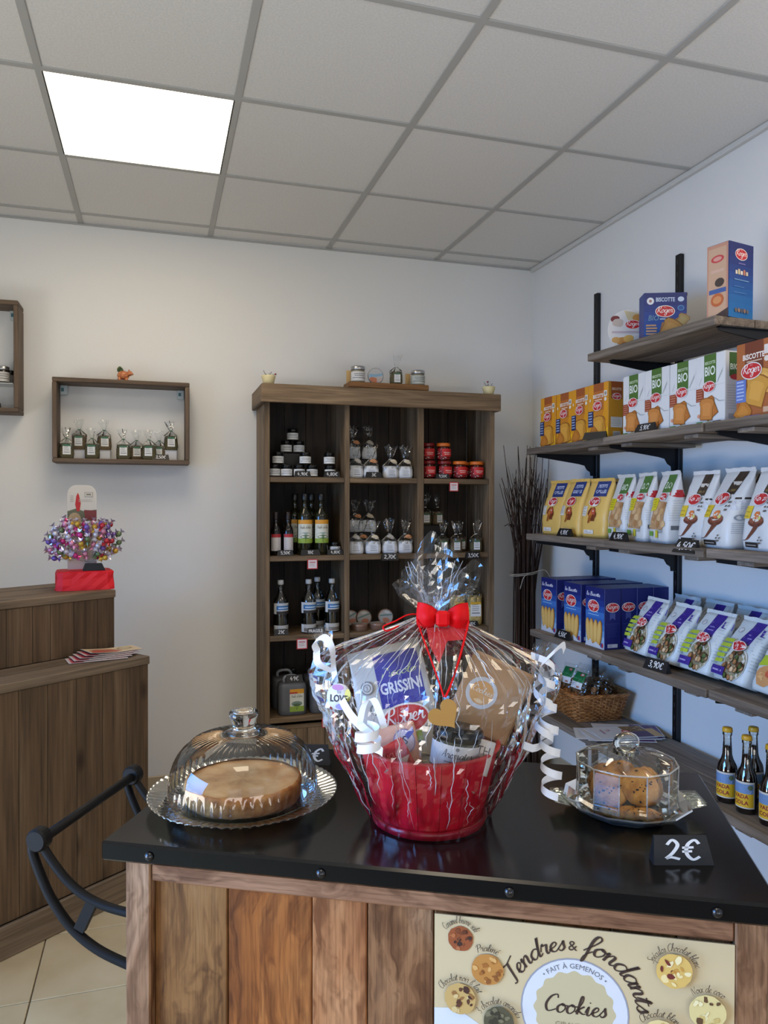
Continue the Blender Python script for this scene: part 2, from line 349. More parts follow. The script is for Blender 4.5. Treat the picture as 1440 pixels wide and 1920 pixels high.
GL = {
 'a': (1.1, [[(.9, .85), (.55, 1), (.15, .6), (.2, .15), (.5, 0), (.85, .5), (.95, 1), (.9, .25), (1.0, 0), (1.2, .25)]]),
 'b': (.9, [[(0, .2), (.5, 1.3), (.5, 1.95), (.28, 1.8), (.2, .4), (.4, 0), (.75, .3), (.7, .9), (.4, .8), (1.0, .9)]]),
 'c': (.85, [[(.8, .8), (.55, 1), (.15, .6), (.2, .15), (.55, 0), (.95, .3)]]),
 'd': (1.15, [[(.9, .85), (.55, 1), (.15, .6), (.2, .15), (.5, 0), (.85, .5), (1.05, 2.0), (.92, .3), (1.05, 0), (1.3, .25)]]),
 'e': (.85, [[(0, .3), (.5, .5), (.7, .8), (.5, 1), (.2, .65), (.25, .15), (.6, 0), (.95, .3)]]),
 'f': (.75, [[(0, .2), (.6, 1.0), (.85, 1.75), (.6, 2.05), (.4, 1.5), (.35, 0), (.25, -.8), (.05, -.9), (.2, -.3), (.75, .35)]]),
 'g': (1.05, [[(.9, .85), (.55, 1), (.15, .6), (.2, .15), (.5, 0), (.85, .5), (.95, 1), (.9, -.4), (.6, -1), (.2, -.8), (.5, -.3), (1.15, .3)]]),
 'h': (1.05, [[(0, .2), (.5, 1.3), (.55, 1.95), (.35, 1.9), (.2, 0)], [(.2, .3), (.55, .95), (.8, .8), (.78, .2), (.95, 0), (1.15, .25)]]),
 'i': (.55, [[(0, .3), (.25, 1), (.22, .2), (.4, 0), (.65, .3)], [(.3, 1.4), (.36, 1.5)]]),
 'k': (.95, [[(0, .2), (.5, 1.3), (.55, 1.95), (.35, 1.9), (.2, 0)], [(.8, .95), (.3, .5), (.75, .1), (1.0, .15)]]),
 'l': (.6, [[(0, .2), (.5, 1.3), (.5, 1.95), (.28, 1.8), (.22, .3), (.42, 0), (.7, .3)]]),
 'm': (1.35, [[(0, .7), (.15, 1), (.15, 0)], [(.15, .4), (.45, 1), (.6, .8), (.58, 0)], [(.58, .4), (.9, 1), (1.05, .8), (1.02, .2), (1.18, 0), (1.4, .25)]]),
 'n': (1.0, [[(0, .7), (.15, 1), (.15, 0)], [(.15, .4), (.5, 1), (.7, .8), (.68, .2), (.85, 0), (1.1, .25)]]),
 'o': (.95, [[(.55, 1), (.15, .65), (.2, .15), (.5, 0), (.85, .4), (.8, .85), (.55, 1), (.65, .8), (1.1, .85)]]),
 'p': (.95, [[(0, .5), (.2, 1), (.15, -1)], [(.15, .5), (.5, 1), (.8, .7), (.7, .1), (.4, 0), (.2, .15)]]),
 'r': (.8, [[(0, .4), (.2, 1.1), (.3, .9), (.6, .95), (.55, .3), (.7, 0), (.95, .3)]]),
 's': (.7, [[(0, .2), (.35, .8), (.42, 1.05), (.5, .7), (.6, .3), (.35, 0), (.1, .15)]]),
 't': (.65, [[(0, .3), (.35, 1.6), (.25, .3), (.4, 0), (.75, .3)], [(0, 1.15), (.65, 1.2)]]),
 'u': (1.05, [[(0, .6), (.15, 1), (.12, .3), (.35, 0), (.7, .5), (.78, 1), (.75, .2), (.9, 0), (1.15, .25)]]),
 'v': (.85, [[(0, .8), (.2, 1), (.42, 0), (.7, 1), (1.0, .85)]]),
 'x': (.85, [[(0, .8), (.2, .95), (.6, .1), (.9, .2)], [(.75, 1), (.1, 0)]]),
 'z': (.8, [[(.1, .95), (.7, .95), (.1, .05), (.85, .1)]]),
 'T': (1.15, [[(0, 1.6), (.3, 2.0), (.9, 1.85), (1.6, 2.05)], [(.95, 1.9), (.7, .8), (.4, 0), (.05, .15)]]),
 'C': (1.2, [[(1.2, 1.6), (1.05, 2), (.5, 1.7), (.15, .8), (.45, .05), (1.2, .35)]]),
 'R': (1.3, [[(.45, 1.9), (.3, .9), (.15, 0)], [(-.15, 1.4), (.3, 2.0), (1.0, 1.95), (1.0, 1.3), (.35, 1.0), (.75, .5), (1.2, -.05), (1.6, -.1)]]),
 'P': (1.1, [[(.4, 1.9), (.3, .9), (.15, 0)], [(-.1, 1.5), (.3, 2.0), (1.0, 1.9), (1.0, 1.2), (.35, 1.0)]]),
 'S': (1.05, [[(1.0, 1.7), (.7, 2), (.4, 1.6), (.8, .9), (.7, .2), (.2, 0), (0, .3)]]),
 'H': (1.25, [[(.1, 1.9), (.2, 0)], [(1.0, 2), (.95, 0)], [(.1, 1), (1.0, 1.05)]]),
 '&': (1.15, [[(1.0, .1), (.3, 1.3), (.5, 1.9), (.75, 1.5), (.2, .6), (.4, 0), (1.0, .7)]]),
 "'": (.35, [[(.2, 1.9), (.12, 1.5)]]),
 'N': (1.4, [[(0, 0), (.3, 1.9), (.9, .05), (1.3, 2.0)]]),
 'A': (1.3, [[(.1, 0), (.55, 1.2), (.85, 2.0), (.95, 1.0), (1.05, 0)], [(.35, .75), (1.05, .8)]]),
 'B': (1.2, [[(.4, 1.9), (.15, 0)], [(0, 1.7), (.5, 2.0), (1.0, 1.8), (.9, 1.2), (.4, 1.05), (1.0, .9), (1.05, .2), (.6, 0), (.1, .05)]]),
 ' ': (.7, []),
 '0': (1.1, [[(.5, 2), (.15, 1.4), (.15, .5), (.5, 0), (.85, .5), (.85, 1.4), (.5, 2)]]),
 '1': (.7, [[(.1, 1.5), (.4, 2), (.4, 0)]]),
 '2': (1.1, [[(.1, 1.5), (.45, 2), (.8, 1.5), (.5, .7), (.05, .1)], [(.05, .1), (.4, .22), (.95, .03)]]),
 '3': (1.05, [[(.1, 1.7), (.5, 2), (.8, 1.5), (.4, 1.05), (.85, .6), (.5, 0), (0, .2)]]),
 '4': (1.1, [[(.4, 2), (.05, .8), (.85, .85)], [(.6, 1.3), (.55, 0)]]),
 '5': (1.05, [[(.8, 1.95), (.25, 1.95), (.15, 1.15), (.6, 1.2), (.8, .6), (.5, 0), (.05, .2)]]),
 '7': (1.0, [[(.05, 1.9), (.8, 1.95), (.3, 0)]]),
 '8': (1.1, [[(.5, 1.05), (.15, 1.5), (.5, 2), (.8, 1.5), (.2, .6), (.5, 0), (.85, .5), (.5, 1.05)]]),
 '9': (1.05, [[(.8, 1.5), (.4, 1.1), (.15, 1.5), (.45, 2), (.8, 1.6), (.75, .7), (.5, 0)]]),
 ',': (.45, [[(.25, .25), (.1, -.3)]]),
 '\u20ac': (1.25, [[(1.1, 1.6), (.8, 2), (.35, 1.5), (.3, .6), (.7, 0), (1.15, .3)], [(0, 1.2), (.75, 1.25)], [(0, .8), (.65, .85)]]),
}
def catmull(p, k=5):
    if len(p) < 3: return p
    o = []
    for i in range(len(p)-1):
        a, b_, c, d = p[max(i-1, 0)], p[i], p[i+1], p[min(i+2, len(p)-1)]
        for j in range(k):
            t = j/k
            o.append(tuple(0.5*((2*b_[q])+(-a[q]+c[q])*t+(2*a[q]-5*b_[q]+4*c[q]-d[q])*t*t+(-a[q]+3*b_[q]-3*c[q]+d[q])*t**3) for q in range(len(b_))))
    o.append(p[-1]); return o
class Decal:
    """a list of flat printed shapes in metres, drawn in order"""
    def __init__(s): s.it = []
    def poly(s, pts, col, faces=None):
        if faces is None: faces = [tuple(range(len(pts)))]
        s.it.append((pts, faces, col)); return s
    def rect(s, x0, y0, x1, y1, col, nx=1, ny=1):
        P = [(x0+(x1-x0)*i/nx, y0+(y1-y0)*j/ny) for j in range(ny+1) for i in range(nx+1)]
        return s.poly(P, col, [(j*(nx+1)+i, j*(nx+1)+i+1, (j+1)*(nx+1)+i+1, (j+1)*(nx+1)+i) for j in range(ny) for i in range(nx)])
    def ell(s, cx, cy_, rx, ry, col, n=20, rot=0, wob=0, seed=1):
        q = random.Random(seed); P = [(cx, cy_)]; ca, sa = math.cos(rot), math.sin(rot)
        for i in range(n):
            a = 2*PI*i/n; k = 1+wob*(q.random()-.5); x, y = rx*k*math.cos(a), ry*k*math.sin(a)
            P.append((cx+x*ca-y*sa, cy_+x*sa+y*ca))
        return s.poly(P, col, [(0, 1+i, 1+(i+1) % n) for i in range(n)])
    def text(s, t, cx, cy_, h, col, bold=0.0, shear=0.0, rot=0.0, wmax=None, warp=None):
        pts, fs = font_text(t, bold); 
        if not pts: return s
        kx = h; wd = max(p[0] for p in pts)*2*h
        if wmax and wd > wmax: kx = h*wmax/wd
        ca, sa = math.cos(rot), math.sin(rot); P = []
        for x, y in pts:
            x2 = x*kx+y*h*shear; y2 = y*h
            if warp: P.append(warp(x2, y2))
            else: P.append((cx+x2*ca-y2*sa, cy_+x2*sa+y2*ca))
        return s.poly(P, col, fs)
    def script(s, t, cx, cy_, xh, col, wd=0.2, rot=0.0, warp=None, slant=0.18, thin=0.4, width=None, k=5):
        """joined-up brush lettering"""
        tot = sum(GL[c.replace('\u00e9', 'e').replace('\u00e0', 'a')][0] for c in t)
        sx = xh if width is None else width/tot
        x = -tot/2; ca, sa = math.cos(rot), math.sin(rot); V = []; F = []
        for ch in t:
            base = {'\u00e9': 'e', '\u00e0': 'a'}.get(ch, ch); adv, st = GL[base]; st = list(st)
            if ch == '\u00e9': st.append([(.45, 1.3), (.75, 1.7)])
            for pl in st:
                q = catmull(pl, k)
                for i, p in enumerate(q):
                    a = q[max(i-1, 0)]; b_ = q[min(i+1, len(q)-1)]; dx, dy = b_[0]-a[0], b_[1]-a[1]; l = math.hypot(dx, dy) or 1
                    ww = wd*(thin+(1-thin)*abs(dy/l)) if dy < 0 else wd*(thin+(1-thin)*.25)
                    nx, ny = -dy/l*ww/2, dx/l*ww/2
                    for sg in (-1, 1):
                        px, py = x+p[0]+sg*nx, p[1]+sg*ny
                        px = (px+py*slant)*sx; py *= xh
                        V.append(warp(px, py) if warp else (cx+px*ca-py*sa, cy_+px*sa+py*ca))
                    if i: n = len(V); F.append((n-4, n-3, n-1, n-2))
            x += adv
        return s.poly(V, col, F)
    def logo(s, cx, cy_, w_, rot=0.0):
        h_ = w_*.62
        s.ell(cx, cy_, w_*.5, h_*.5, (232, 226, 222), 24, rot); s.ell(cx, cy_, w_*.46, h_*.44, (196, 38, 44), 24, rot)
        ca, sa = math.cos(rot), math.sin(rot); dx, dy = -.02*w_, -.1*h_
        s.script('Roger', cx+dx*ca-dy*sa, cy_+dx*sa+dy*ca, h_*.25, (240, 232, 226), .24, rot, width=w_*.78, k=4)
        dx, dy = 0, .31*h_
        s.text('since', cx+dx*ca-dy*sa, cy_+dx*sa+dy*ca, h_*.07, (240, 232, 226), rot=rot)
        return s
    def lines(s, x0, y1, x1, n, pitch, col, th=None, seed=3):
        q = random.Random(seed)
        for i in range(n):
            y = y1-i*pitch; s.rect(x0, y-(th or pitch*.45), x0+(x1-x0)*(.75+.25*q.random()), y, col)
        return s
    def put(s, mb, fn, eps=0.00012, base=0.0004, rough=0.5):
        for i, (pts, faces, col) in enumerate(s.it):
            mb.add([fn(x, y, base+eps*i) for x, y in pts], faces, col if not isinstance(col, tuple) else pm(col, rough), False)
        return mb
    def flat(s, name, parent, O, ax, ay, mb=None, eps=0.00012, base=0.0004, **k):
        O, ax, ay = Vector(O), Vector(ax).normalized(), Vector(ay).normalized(); n = ax.cross(ay)
        own = mb is None; mb = mb or MB(); s.put(mb, lambda x, y, d: O+ax*x+ay*y+n*d, eps, base)
        return mb.build(name, parent, **k) if own else mb

# ================================================================== the room
YB, XR, ZC = 3.843, 2.0416, 2.746          # back wall, right wall, ceiling
XL, YF = -2.6, -2.45
M_wall = pm((226, 225, 222), 0.8, name='white_wall_paint', noise=90)
M_tile_c = speckle('ceiling_tile_mineral', [(212, 210, 206), (224, 222, 218)], 160, 0.9, 0.15, 2, 0.001)
M_bar = pm((172, 171, 167), 0.5, name='ceiling_grid_paint')
M_floor = speckle('cream_floor_tile', [(184, 158, 116), (196, 172, 130), (204, 182, 142)], 5, 0.35, 0.05)
M_grout = pm((120, 108, 90), 0.9)
def struct(o): o['kind'] = 'structure'; return o
struct(MB().box((XL-.1, YB, 0), (XR+.1, YB+.12, ZC+.1), M_wall).build('wall_back'))
struct(MB().box((XR, YF, 0), (XR+.12, YB, ZC+.1), M_wall).build('wall_right'))
# left wall with a glazed door, front wall with two shop windows: openings for the daylight
mb = MB()
mb.box((XL-.12, YF, 0), (XL, -.1, ZC+.1), M_wall); mb.box((XL-.12, 1.9, 0), (XL, YB, ZC+.1), M_wall)
mb.box((XL-.12, -.1, 2.2), (XL, 1.9, ZC+.1), M_wall)
struct(mb.build('wall_left'))
mb = MB()
mb.box((XL-.1, YF-.12, 0), (-1.9, YF, ZC+.1), M_wall); mb.box((-.4, YF-.12, 0), (.2, YF, ZC+.1), M_wall); mb.box((1.7, YF-.12, 0), (XR+.1, YF, ZC+.1), M_wall)
for a, b in ((-1.9, -.4), (.2, 1.7)):
    mb.box((a, YF-.12, 0), (b, YF, .3), M_wall); mb.box((a, YF-.12, 2.2), (b, YF, ZC+.1), M_wall)
struct(mb.build('wall_front'))
M_alu = pm((60, 62, 64), 0.4, 0.6)
for i, (a, b) in enumerate(((-1.9, -.4), (.2, 1.7))):
    mb = MB()
    for x0, x1, z0, z1 in ((a, a+.05, .3, 2.2), (b-.05, b, .3, 2.2), (a+.05, b-.05, .3, .35), (a+.05, b-.05, 2.15, 2.2)):
        mb.box((x0, YF-.1, z0), (x1, YF-.04, z1), M_alu, .004)
    struct(mb.build('window_%d' % (i+1)))
mb = MB()
for y0, y1, z0, z1 in ((-.1, -.04, 0, 2.2), (1.84, 1.9, 0, 2.2), (-.04, 1.84, 2.14, 2.2), (-.04, 1.84, 0, .08)):
    mb.box((XL-.1, y0, z0), (XL-.04, y1, z1), M_alu, .004)
struct(mb.build('door_1'))
# floor: slab with single tiles laid on it, 0.34 m square
fl = struct(MB().box((XL-.1, YF-.1, -.12), (XR+.1, YB+.1, -.006), M_grout).build('floor'))
TS = 0.34; tm = MB().box((-TS/2+.002, -TS/2+.002, -.006), (TS/2-.002, TS/2-.002, 0), M_floor, .0012).mesh('floor_tile')
def piece(name, me, parent, loc, rz=0, rot=None):
    o = bpy.data.objects.new(name, me); COL.objects.link(o); o.location = loc; o.rotation_euler = rot or (0, 0, rz); o.parent = parent; return o
for i in range(-6, 8):
    for j in range(-13, 10):
        x, y = -.347+TS/2+TS*i, 2.32+TS/2+TS*(j-6)
        if XL+.1 < x < XR-.1 and -.5 < y < YB-.1: piece('floor_tile', tm, fl, (x, y, 0))
# skirting tiles
M_skirt = speckle('skirting_tile', [(176, 158, 128), (194, 176, 146)], 6, 0.4, 0.05)
struct(MB().box((XL, YB-.012, 0), (XR, YB, .078), M_skirt, .003).build('baseboard_back'))
struct(MB().box((XR-.012, YF, 0), (XR, YB-.012, .078), M_skirt, .003).build('baseboard_right'))
# suspended ceiling: slab above, grid bars and mineral tiles
ce = struct(MB().box((XL-.1, YF-.1, ZC+.006), (XR+.1, YB+.1, ZC+.2), M_grout).build('ceiling'))
X0, Y0 = -.3443, 3.7116
xs = [X0+.6*k for k in range(-3, 4)]; ys = [Y0-.6*k for k in range(0, 11)]
ex = [XL]+[x for x in xs if XL < x < XR]+[XR]; ey = [YB]+[y for y in ys if y > YF]+[YF]
for x in ex[1:-1]: MB().box((x-.012, YF, ZC-.004), (x+.012, YB, ZC+.004), M_bar, .001).build('ceiling_grid_bar', ce)
for y in ey[1:-1]: MB().box((XL, y-.012, ZC-.0042), (XR, y+.012, ZC+.0038), M_bar, .001).build('ceiling_grid_bar', ce)
LIGHT_AT = [(0, 2), (3, 5), (0, 6)]           # which grid cells hold a light: (column right of X0, row from the wall)
cellmesh = {}
for i in range(len(ex)-1):
    for j in range(len(ey)-1):
        x0, x1, y1, y0 = ex[i], ex[i+1], ey[j], ey[j+1]
        ci = round((x0-X0)/.6) if i else -9; 
        if (ci, j) in LIGHT_AT: continue
        kx, ky = round(x1-x0, 3), round(y1-y0, 3)
        if (kx, ky) not in cellmesh:
            cellmesh[(kx, ky)] = MB().box((-kx/2+.008, -ky/2+.008, .0005), (kx/2-.008, ky/2-.008, .006), M_tile_c, .001).mesh('ceiling_tile')
        piece('ceiling_tile', cellmesh[(kx, ky)], ce, ((x0+x1)/2, (y0+y1)/2, ZC+rnd.uniform(-.0006, .0006)), rot=(rnd.uniform(-.0015, .0015), rnd.uniform(-.0015, .0015), 0))
struct(MB().box((XR-.022, YF, ZC-.022), (XR, YB, ZC-.002), pm((205, 204, 200), .5), .003).build('trim_1'))
struct(MB().box((XL, YB-.006, ZC-.012), (XR-.022, YB, ZC-.004), M_bar, .001).build('trim_2'))
# the lit ceiling panel
M_em = bpy.data.materials.new('lit_diffuser'); M_em.use_nodes = True
_b = M_em.node_tree.nodes['Principled BSDF']; _b.inputs['Base Color'].default_value = (.9, .9, .88, 1)
_b.inputs['Emission Color'].default_value = (1.0, .84, .62, 1); _b.inputs['Emission Strength'].default_value = PANEL_EMIT
M_lf = pm((228, 226, 220), .4)
LL = ['square white lit ceiling panel set in the tile grid', 'square lit ceiling panel behind the camera by the right wall', 'square lit ceiling panel near the shop front']
for k, (ci, j) in enumerate(LIGHT_AT):
    cx, cy_ = X0+.6*ci+.3, ey[j]-.3
    t = thing('ceiling_light', LL[k], 'light', (cx, cy_, ZC))
    MB().box((-.287, -.287, -.0025), (.287, .287, .0005), M_em, .001).build('diffuser', t)
    fb = MB()
    for a, b, c, d in ((-.292, -.292, .292, -.287), (-.292, .287, .292, .292), (-.292, -.287, -.287, .287), (.287, -.287, .292, .287)):
        fb.box((a, b, -.004), (c, d, .004), M_lf)
    fb.build('frame', t)

# ================================================================== bookcase of nine open compartments
W_book = wood('grey_brown_stained_pine', (86, 69, 50), (124, 102, 77), (148, 124, 95), 'z')
W_book_x = wood('grey_brown_stained_pine_lying', (86, 69, 50), (124, 102, 77), (148, 124, 95), 'x')
W_book_y = wood('grey_brown_stained_pine_deep', (86, 69, 50), (124, 102, 77), (148, 124, 95), 'y')
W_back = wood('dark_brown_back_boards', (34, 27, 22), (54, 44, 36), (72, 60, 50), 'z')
BX0, BX1, BY0, BY1 = .483, 1.660, 3.530, 3.838
bc = thing('bookcase', 'tall grey-brown wooden bookcase of open compartments against the back wall', 'bookcase', (BX0, BY0, 0))
def bb(name, x0, x1, y0, y1, z0, z1, mat=W_book, bev=.002, par=bc):
    c = ((x0+x1)/2, (y0+y1)/2, (z0+z1)/2)
    o = MB().box((x0-c[0], y0-c[1], z0-c[2]), (x1-c[0], y1-c[1], z1-c[2]), mat, bev).build(name, par)
    o.location = (c[0]-BX0, c[1]-BY0, c[2]); return o
for x0, x1 in ((BX0, BX0+.025), (BX1-.028, BX1)):
    bb('side_panel', x0, x1, BY0+.022, BY0+.165, 0, 1.948); bb('side_panel', x0, x1, BY0+.167, BY1-.01, 0, 1.948)
    bb('stile', x0, x1, BY0, BY0+.021, 0, 1.948)
DV = ((.869, .895), (1.243, 1.276)); SHZ = (1.543, 1.168, .790, .402)
for a, b in DV: bb('divider', a, b, BY0+.002, BY1-.012, .03, 1.948)
cols = ((BX0+.025, .869), (.895, 1.243), (1.276, BX1-.028))
for z in SHZ:
    for a, b in cols: bb('shelf', a+.0005, b-.0005, BY0+.004, BY1-.012, z-.025, z, W_book_x)
bp_w = (BX1-BX0-.056)/10
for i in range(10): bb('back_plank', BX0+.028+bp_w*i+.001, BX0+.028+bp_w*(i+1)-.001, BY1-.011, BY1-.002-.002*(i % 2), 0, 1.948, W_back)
# crown
bb('crown_board', .461, 1.668, 3.472, 3.492, 1.886, 1.971, W_book_x, .003)
bb('crown_board', .461, .481, 3.493, 3.838, 1.886, 1.971, W_book_y, .003); bb('crown_board', 1.648, 1.668, 3.493, 3.838, 1.886, 1.971, W_book_y, .003)
bb('top_board', .482, 1.647, 3.493, 3.66, 1.950, 1.970, W_book_x); bb('top_board', .482, 1.647, 3.662, 3.838, 1.950, 1.970, W_book_x)
# plinth and lower doors of planks
bb('rail', BX0+.026, BX1-.029, BY0+.003, BY0+.02, 0, .07, W_book_x)
for a, b in cols:
    d = bb('door', a+.003, b-.003, BY0+.016, BY0+.026, .075, .362, W_book_x)
    n = 4; pw = (b-a-.012)/n; dz = .0; c = d.location
    for i in range(n):
        q = MB().box((-pw/2+.001, -.006, -.135), (pw/2-.001, .006, .135), W_book, .002).build('plank', d)
        q.location = (a+.006+pw*(i+.5)-BX0-c.x, -.011, -.008)
    q = MB().box((-(b-a)/2+.004, -.007, -.009), ((b-a)/2-.004, .007, .009), W_book_x, .002).build('rail', d); q.location = (0, -.012, .136)

# ================================================================== sales desk of two steps (left)
W_desk = wood('dark_brown_stained_pine', (88, 68, 48), (112, 88, 63), (130, 106, 79), 'z', 11, 1.0)
W_desk_x = wood('dark_brown_stained_pine_lying', (96, 80, 62), (120, 101, 80), (138, 118, 96), 'x', 11, 1.0)
th = R(37.0)
dk = thing('sales_desk', 'dark brown wooden sales desk of two steps clad in upright planks', 'desk', (-.031, 2.888, 0), th)
def dbox(name, x0, x1, y0, y1, z0, z1, mat, bev=.002):
    c = ((x0+x1)/2, (y0+y1)/2, (z0+z1)/2)
    o = MB().box((x0-c[0], y0-c[1], z0-c[2]), (x1-c[0], y1-c[1], z1-c[2]), mat, bev).build(name, dk); o.location = c; return o
DL = -1.65
dbox('carcass', DL, -.012, .013, .60, .0, .826, W_desk); dbox('carcass', DL, -.012, .222, .60, .858, 1.055, W_desk)
x = 0; i = 0; q = random.Random(5)
while x > DL+.1:
    wd = q.uniform(.07, .105); dbox('plank', x-wd+.0012, x, 0, .012, .106, .826, W_desk, .0015); x -= wd
x = 0
while x > DL+.1:
    wd = q.uniform(.06, .10); dbox('plank', x-wd+.0012, x, .208, .221, .857, 1.056, W_desk, .0015); x -= wd
for y0 in (.013, .15, .29, .43):
    dbox('end_plank', -.0115, 0, y0+.001, y0+.135, 0, .826, W_desk)
for y0 in (.222, .35, .48): dbox('end_plank', -.0115, 0, y0+.001, y0+.125, .857, 1.056, W_desk)
dbox('baseboard', DL, .004, -.014, -.001, 0, .105, W_desk_x, .003)
for k in range(2): dbox('top_board', DL, .004, -.006+.107*k, .0995+.107*k, .8265, .8565, W_desk_x, .003)
for k in range(3): dbox('top_board', DL, .004, .203+.134*k, .335+.134*k, 1.0565, 1.0855, W_desk_x, .003)

# ================================================================== island counter with riveted black top
P0 = Vector((-.077, 1.130, 0)); ROT = R(-27.7)
W_isl = [figured('mango_wood_%s' % n, p, m_, d, st, sd) for n, p, m_, d, st, sd in (
    ('honey', (166, 126, 82), (142, 98, 54), (116, 74, 34), (70, 42, 22), 1.3), ('amber', (178, 116, 62), (158, 92, 40), (112, 62, 26), (56, 32, 18), 4.1),
    ('olive', (150, 112, 70), (126, 84, 46), (92, 64, 36), (48, 32, 22), 7.7), ('pale', (200, 146, 100), (176, 118, 74), (142, 84, 46), (80, 46, 26), 2.6),
    ('rose', (170, 130, 96), (150, 106, 70), (118, 76, 46), (58, 38, 28), 5.2))]
W_post = figured('mango_wood_post', (176, 138, 106), (152, 112, 80), (120, 82, 54), (70, 46, 30), 3.3)
W_rail = figured('mango_wood_rail', (170, 126, 94), (148, 104, 74), (112, 72, 46), (60, 38, 26), 6.1, 'x')
M_black = pm((10, 10, 11), .17, 0.0, name='black_lacquered_metal', spec=.38)
M_rivet = pm((64, 64, 66), .25, .9); M_tubeblk = pm((11, 11, 12), .55, 0.0, spec=.25, name='black_tube_steel')
isl = thing('island_counter', 'wooden island counter with riveted black top and curved tubular side handle', 'counter', (P0.x, P0.y, 0), ROT)
def ib(name, x0, x1, y0, y1, z0, z1, mat, bev=.002, par=isl):
    c = ((x0+x1)/2, (y0+y1)/2, (z0+z1)/2)
    o = MB().box((x0-c[0], y0-c[1], z0-c[2]), (x1-c[0], y1-c[1], z1-c[2]), mat, bev).build(name, par); o.location = c; return o
top = ib('worktop', 0, .895, 0, .452, .912, .940, M_black, .0035)
for k in range(4):
    rv = MB().lathe([(.0068, 0), (.0062, .0022), (.004, .0042), (.0015, .005), (0, .0051)], M_rivet, 14).build('rivet', top)
    rv.location = (.075+.2485*k-.4475, -.2262, -.001); rv.rotation_euler = (R(90), 0, 0)
for k in range(2):
    rv = MB().lathe([(.0068, 0), (.0062, .0022), (.004, .0042), (.0015, .005), (0, .0051)], M_rivet, 14).build('rivet', top)
    rv.location = (-.4477, .12*(-1 if k else 1), -.001); rv.rotation_euler = (R(90), 0, R(-90))
for x0, x1 in ((.028, .066), (.846, .884)):
    for y0, y1 in ((.018, .056), (.394, .432)): ib('post', x0, x1, y0, y1, .0, .9115, W_post, .002)
for z0, z1 in ((.879, .9112), (.08, .115)):
    ib('rail', .0665, .8455, .021, .053, z0, z1, W_rail); ib('rail', .0665, .8455, .397, .429, z0, z1, W_rail)
    for x0 in (.031, .849): ib('side_rail', x0, x0+.032, .0565, .3935, z0, z1, W_rail)
ed = [.0665, .178, .302, .380, .472, .590, .70, .78, .8455]; order = [0, 2, 3, 4, 1, 0, 3, 2]
ed2 = [.0665, .178, .302]
for i in range(len(ed)-1):
    ib('front_plank', ed[i]+.0006, ed[i+1]-.0006, .031+.001*(i % 2), .043, .1155, .8785, [W_isl[0], W_isl[1], W_isl[3], W_isl[4], W_isl[2], W_isl[1], W_isl[0], W_isl[3]][i], .0015)
    ib('back_plank', ed[i]+.0006, ed[i+1]-.0006, .407, .419, .1155, .8785, W_isl[(i*2+1) % 5], .0015)
for x0 in (.038, .862):
    for k in range(3): ib('side_plank', x0, x0+.012, .0568+.1122*k, .1682+.1122*k, .1155, .8785, W_isl[(k+1) % 5], .0015)
# curved double-tube handle on the left side
hd = MB().tube([(-.197, .1445, .861), (-.197, .4415, .861)], .0085, M_tubeblk, 14).build('handle_bar', isl)
outer = catmull([(-.2105, .855), (-.211, .838), (-.193, .795), (-.174, .761), (-.140, .721), (-.096, .692), (-.041, .673), (.029, .657)], 5)
inner = catmull([(-.192, .850), (-.188, .844), (-.169, .820), (-.144, .795), (-.115, .776), (-.082, .764), (-.041, .757), (.029, .750)], 5)
for y in (.143, .443-.0):
    h = MB()
    h.tube([(x, y, z) for x, z in outer], .0078, M_tubeblk, 10); h.tube([(x, y, z) for x, z in inner], .0072, M_tubeblk, 10)
    h.build('handle_arc', isl)
    b_ = MB().lathe([(0, -.012), (.016, -.012), (.019, -.008), (.019, .008), (.016, .012), (0, .012)], M_tubeblk, 24, False, M=T(-.199, y, .863) @ RX(R(90))).build('handle_boss', isl)
    h = MB(); dx, dz = (-.125+.101), (.721-.771); l = math.hypot(dx, dz); nx, nz = -dz/l*.009, dx/l*.009
    h.prism([(-.101-nx, .771-nz), (-.101+nx, .771+nz), (-.125+nx, .721+nz), (-.125-nx, .721-nz)], y-.006, y+.006, M_tubeblk); h.build('handle_brace', isl)

# the cookie poster on the counter front
PC = (206, 184, 142); PW = (214, 214, 216); BR = (62, 44, 36)
pw, ph = .3715, .262
po = thing('poster', 'beige cookie menu poster with round cookie pictures on the counter front', 'poster', (0, 0, 0))
po.location = (P0.x+math.cos(ROT)*.474-math.sin(ROT)*.0195, P0.y+math.sin(ROT)*.474+math.cos(ROT)*.0195, .877-ph); po.rotation_euler = (0, 0, ROT)
po['label'] = 'beige cookie menu poster with round cookie pictures on the counter front'
MB().box((0, -.001, 0), (pw, .001, ph), pm(PC, .45), 0).build('board', po)
S = pw/561.0                                   # metres for one picture point of the sheet
def pxy(x, y): return ((x-815)*S, ph-(y-1713-53*(x-815)/561.0)*S*1.0)
D = Decal()
cxx, cyy = pxy(1087, 1899); Rc = .0655
D.ell(0.02, ph-.165, .075, .055, PW, 26); D.rect(0, 0, .09, ph-.155, PW); D.ell(pw-.005, ph-.20, .085, .06, PW, 26)
D.poly([(pw, ph-.115), (pw, ph-.262), (pw-.12, ph-.262)], PW)
D.poly([(max(0, min(pw, x)), max(0, min(ph, y))) for x, y in [(0, ph-.125), (.03, ph-.122), (.06, ph-.14), (.075, ph-.17), (.07, 0), (0, 0)]], PW)
D.it = D.it[3:]
D.ell(cxx, cyy, Rc+.002, Rc+.002, (150, 150, 158), 40); D.ell(cxx, cyy, Rc, Rc, PW, 40)
P = [(cxx, cyy)]; nn = 96
for i in range(nn):
    a = 2*PI*i/nn; r_ = Rc*.76*(1+.035*math.cos(16*a)); P.append((cxx+r_*math.cos(a), cyy+r_*math.sin(a)))
D.poly(P, (196, 180, 140), [(0, 1+i, 1+(i+1) % nn) for i in range(nn)])
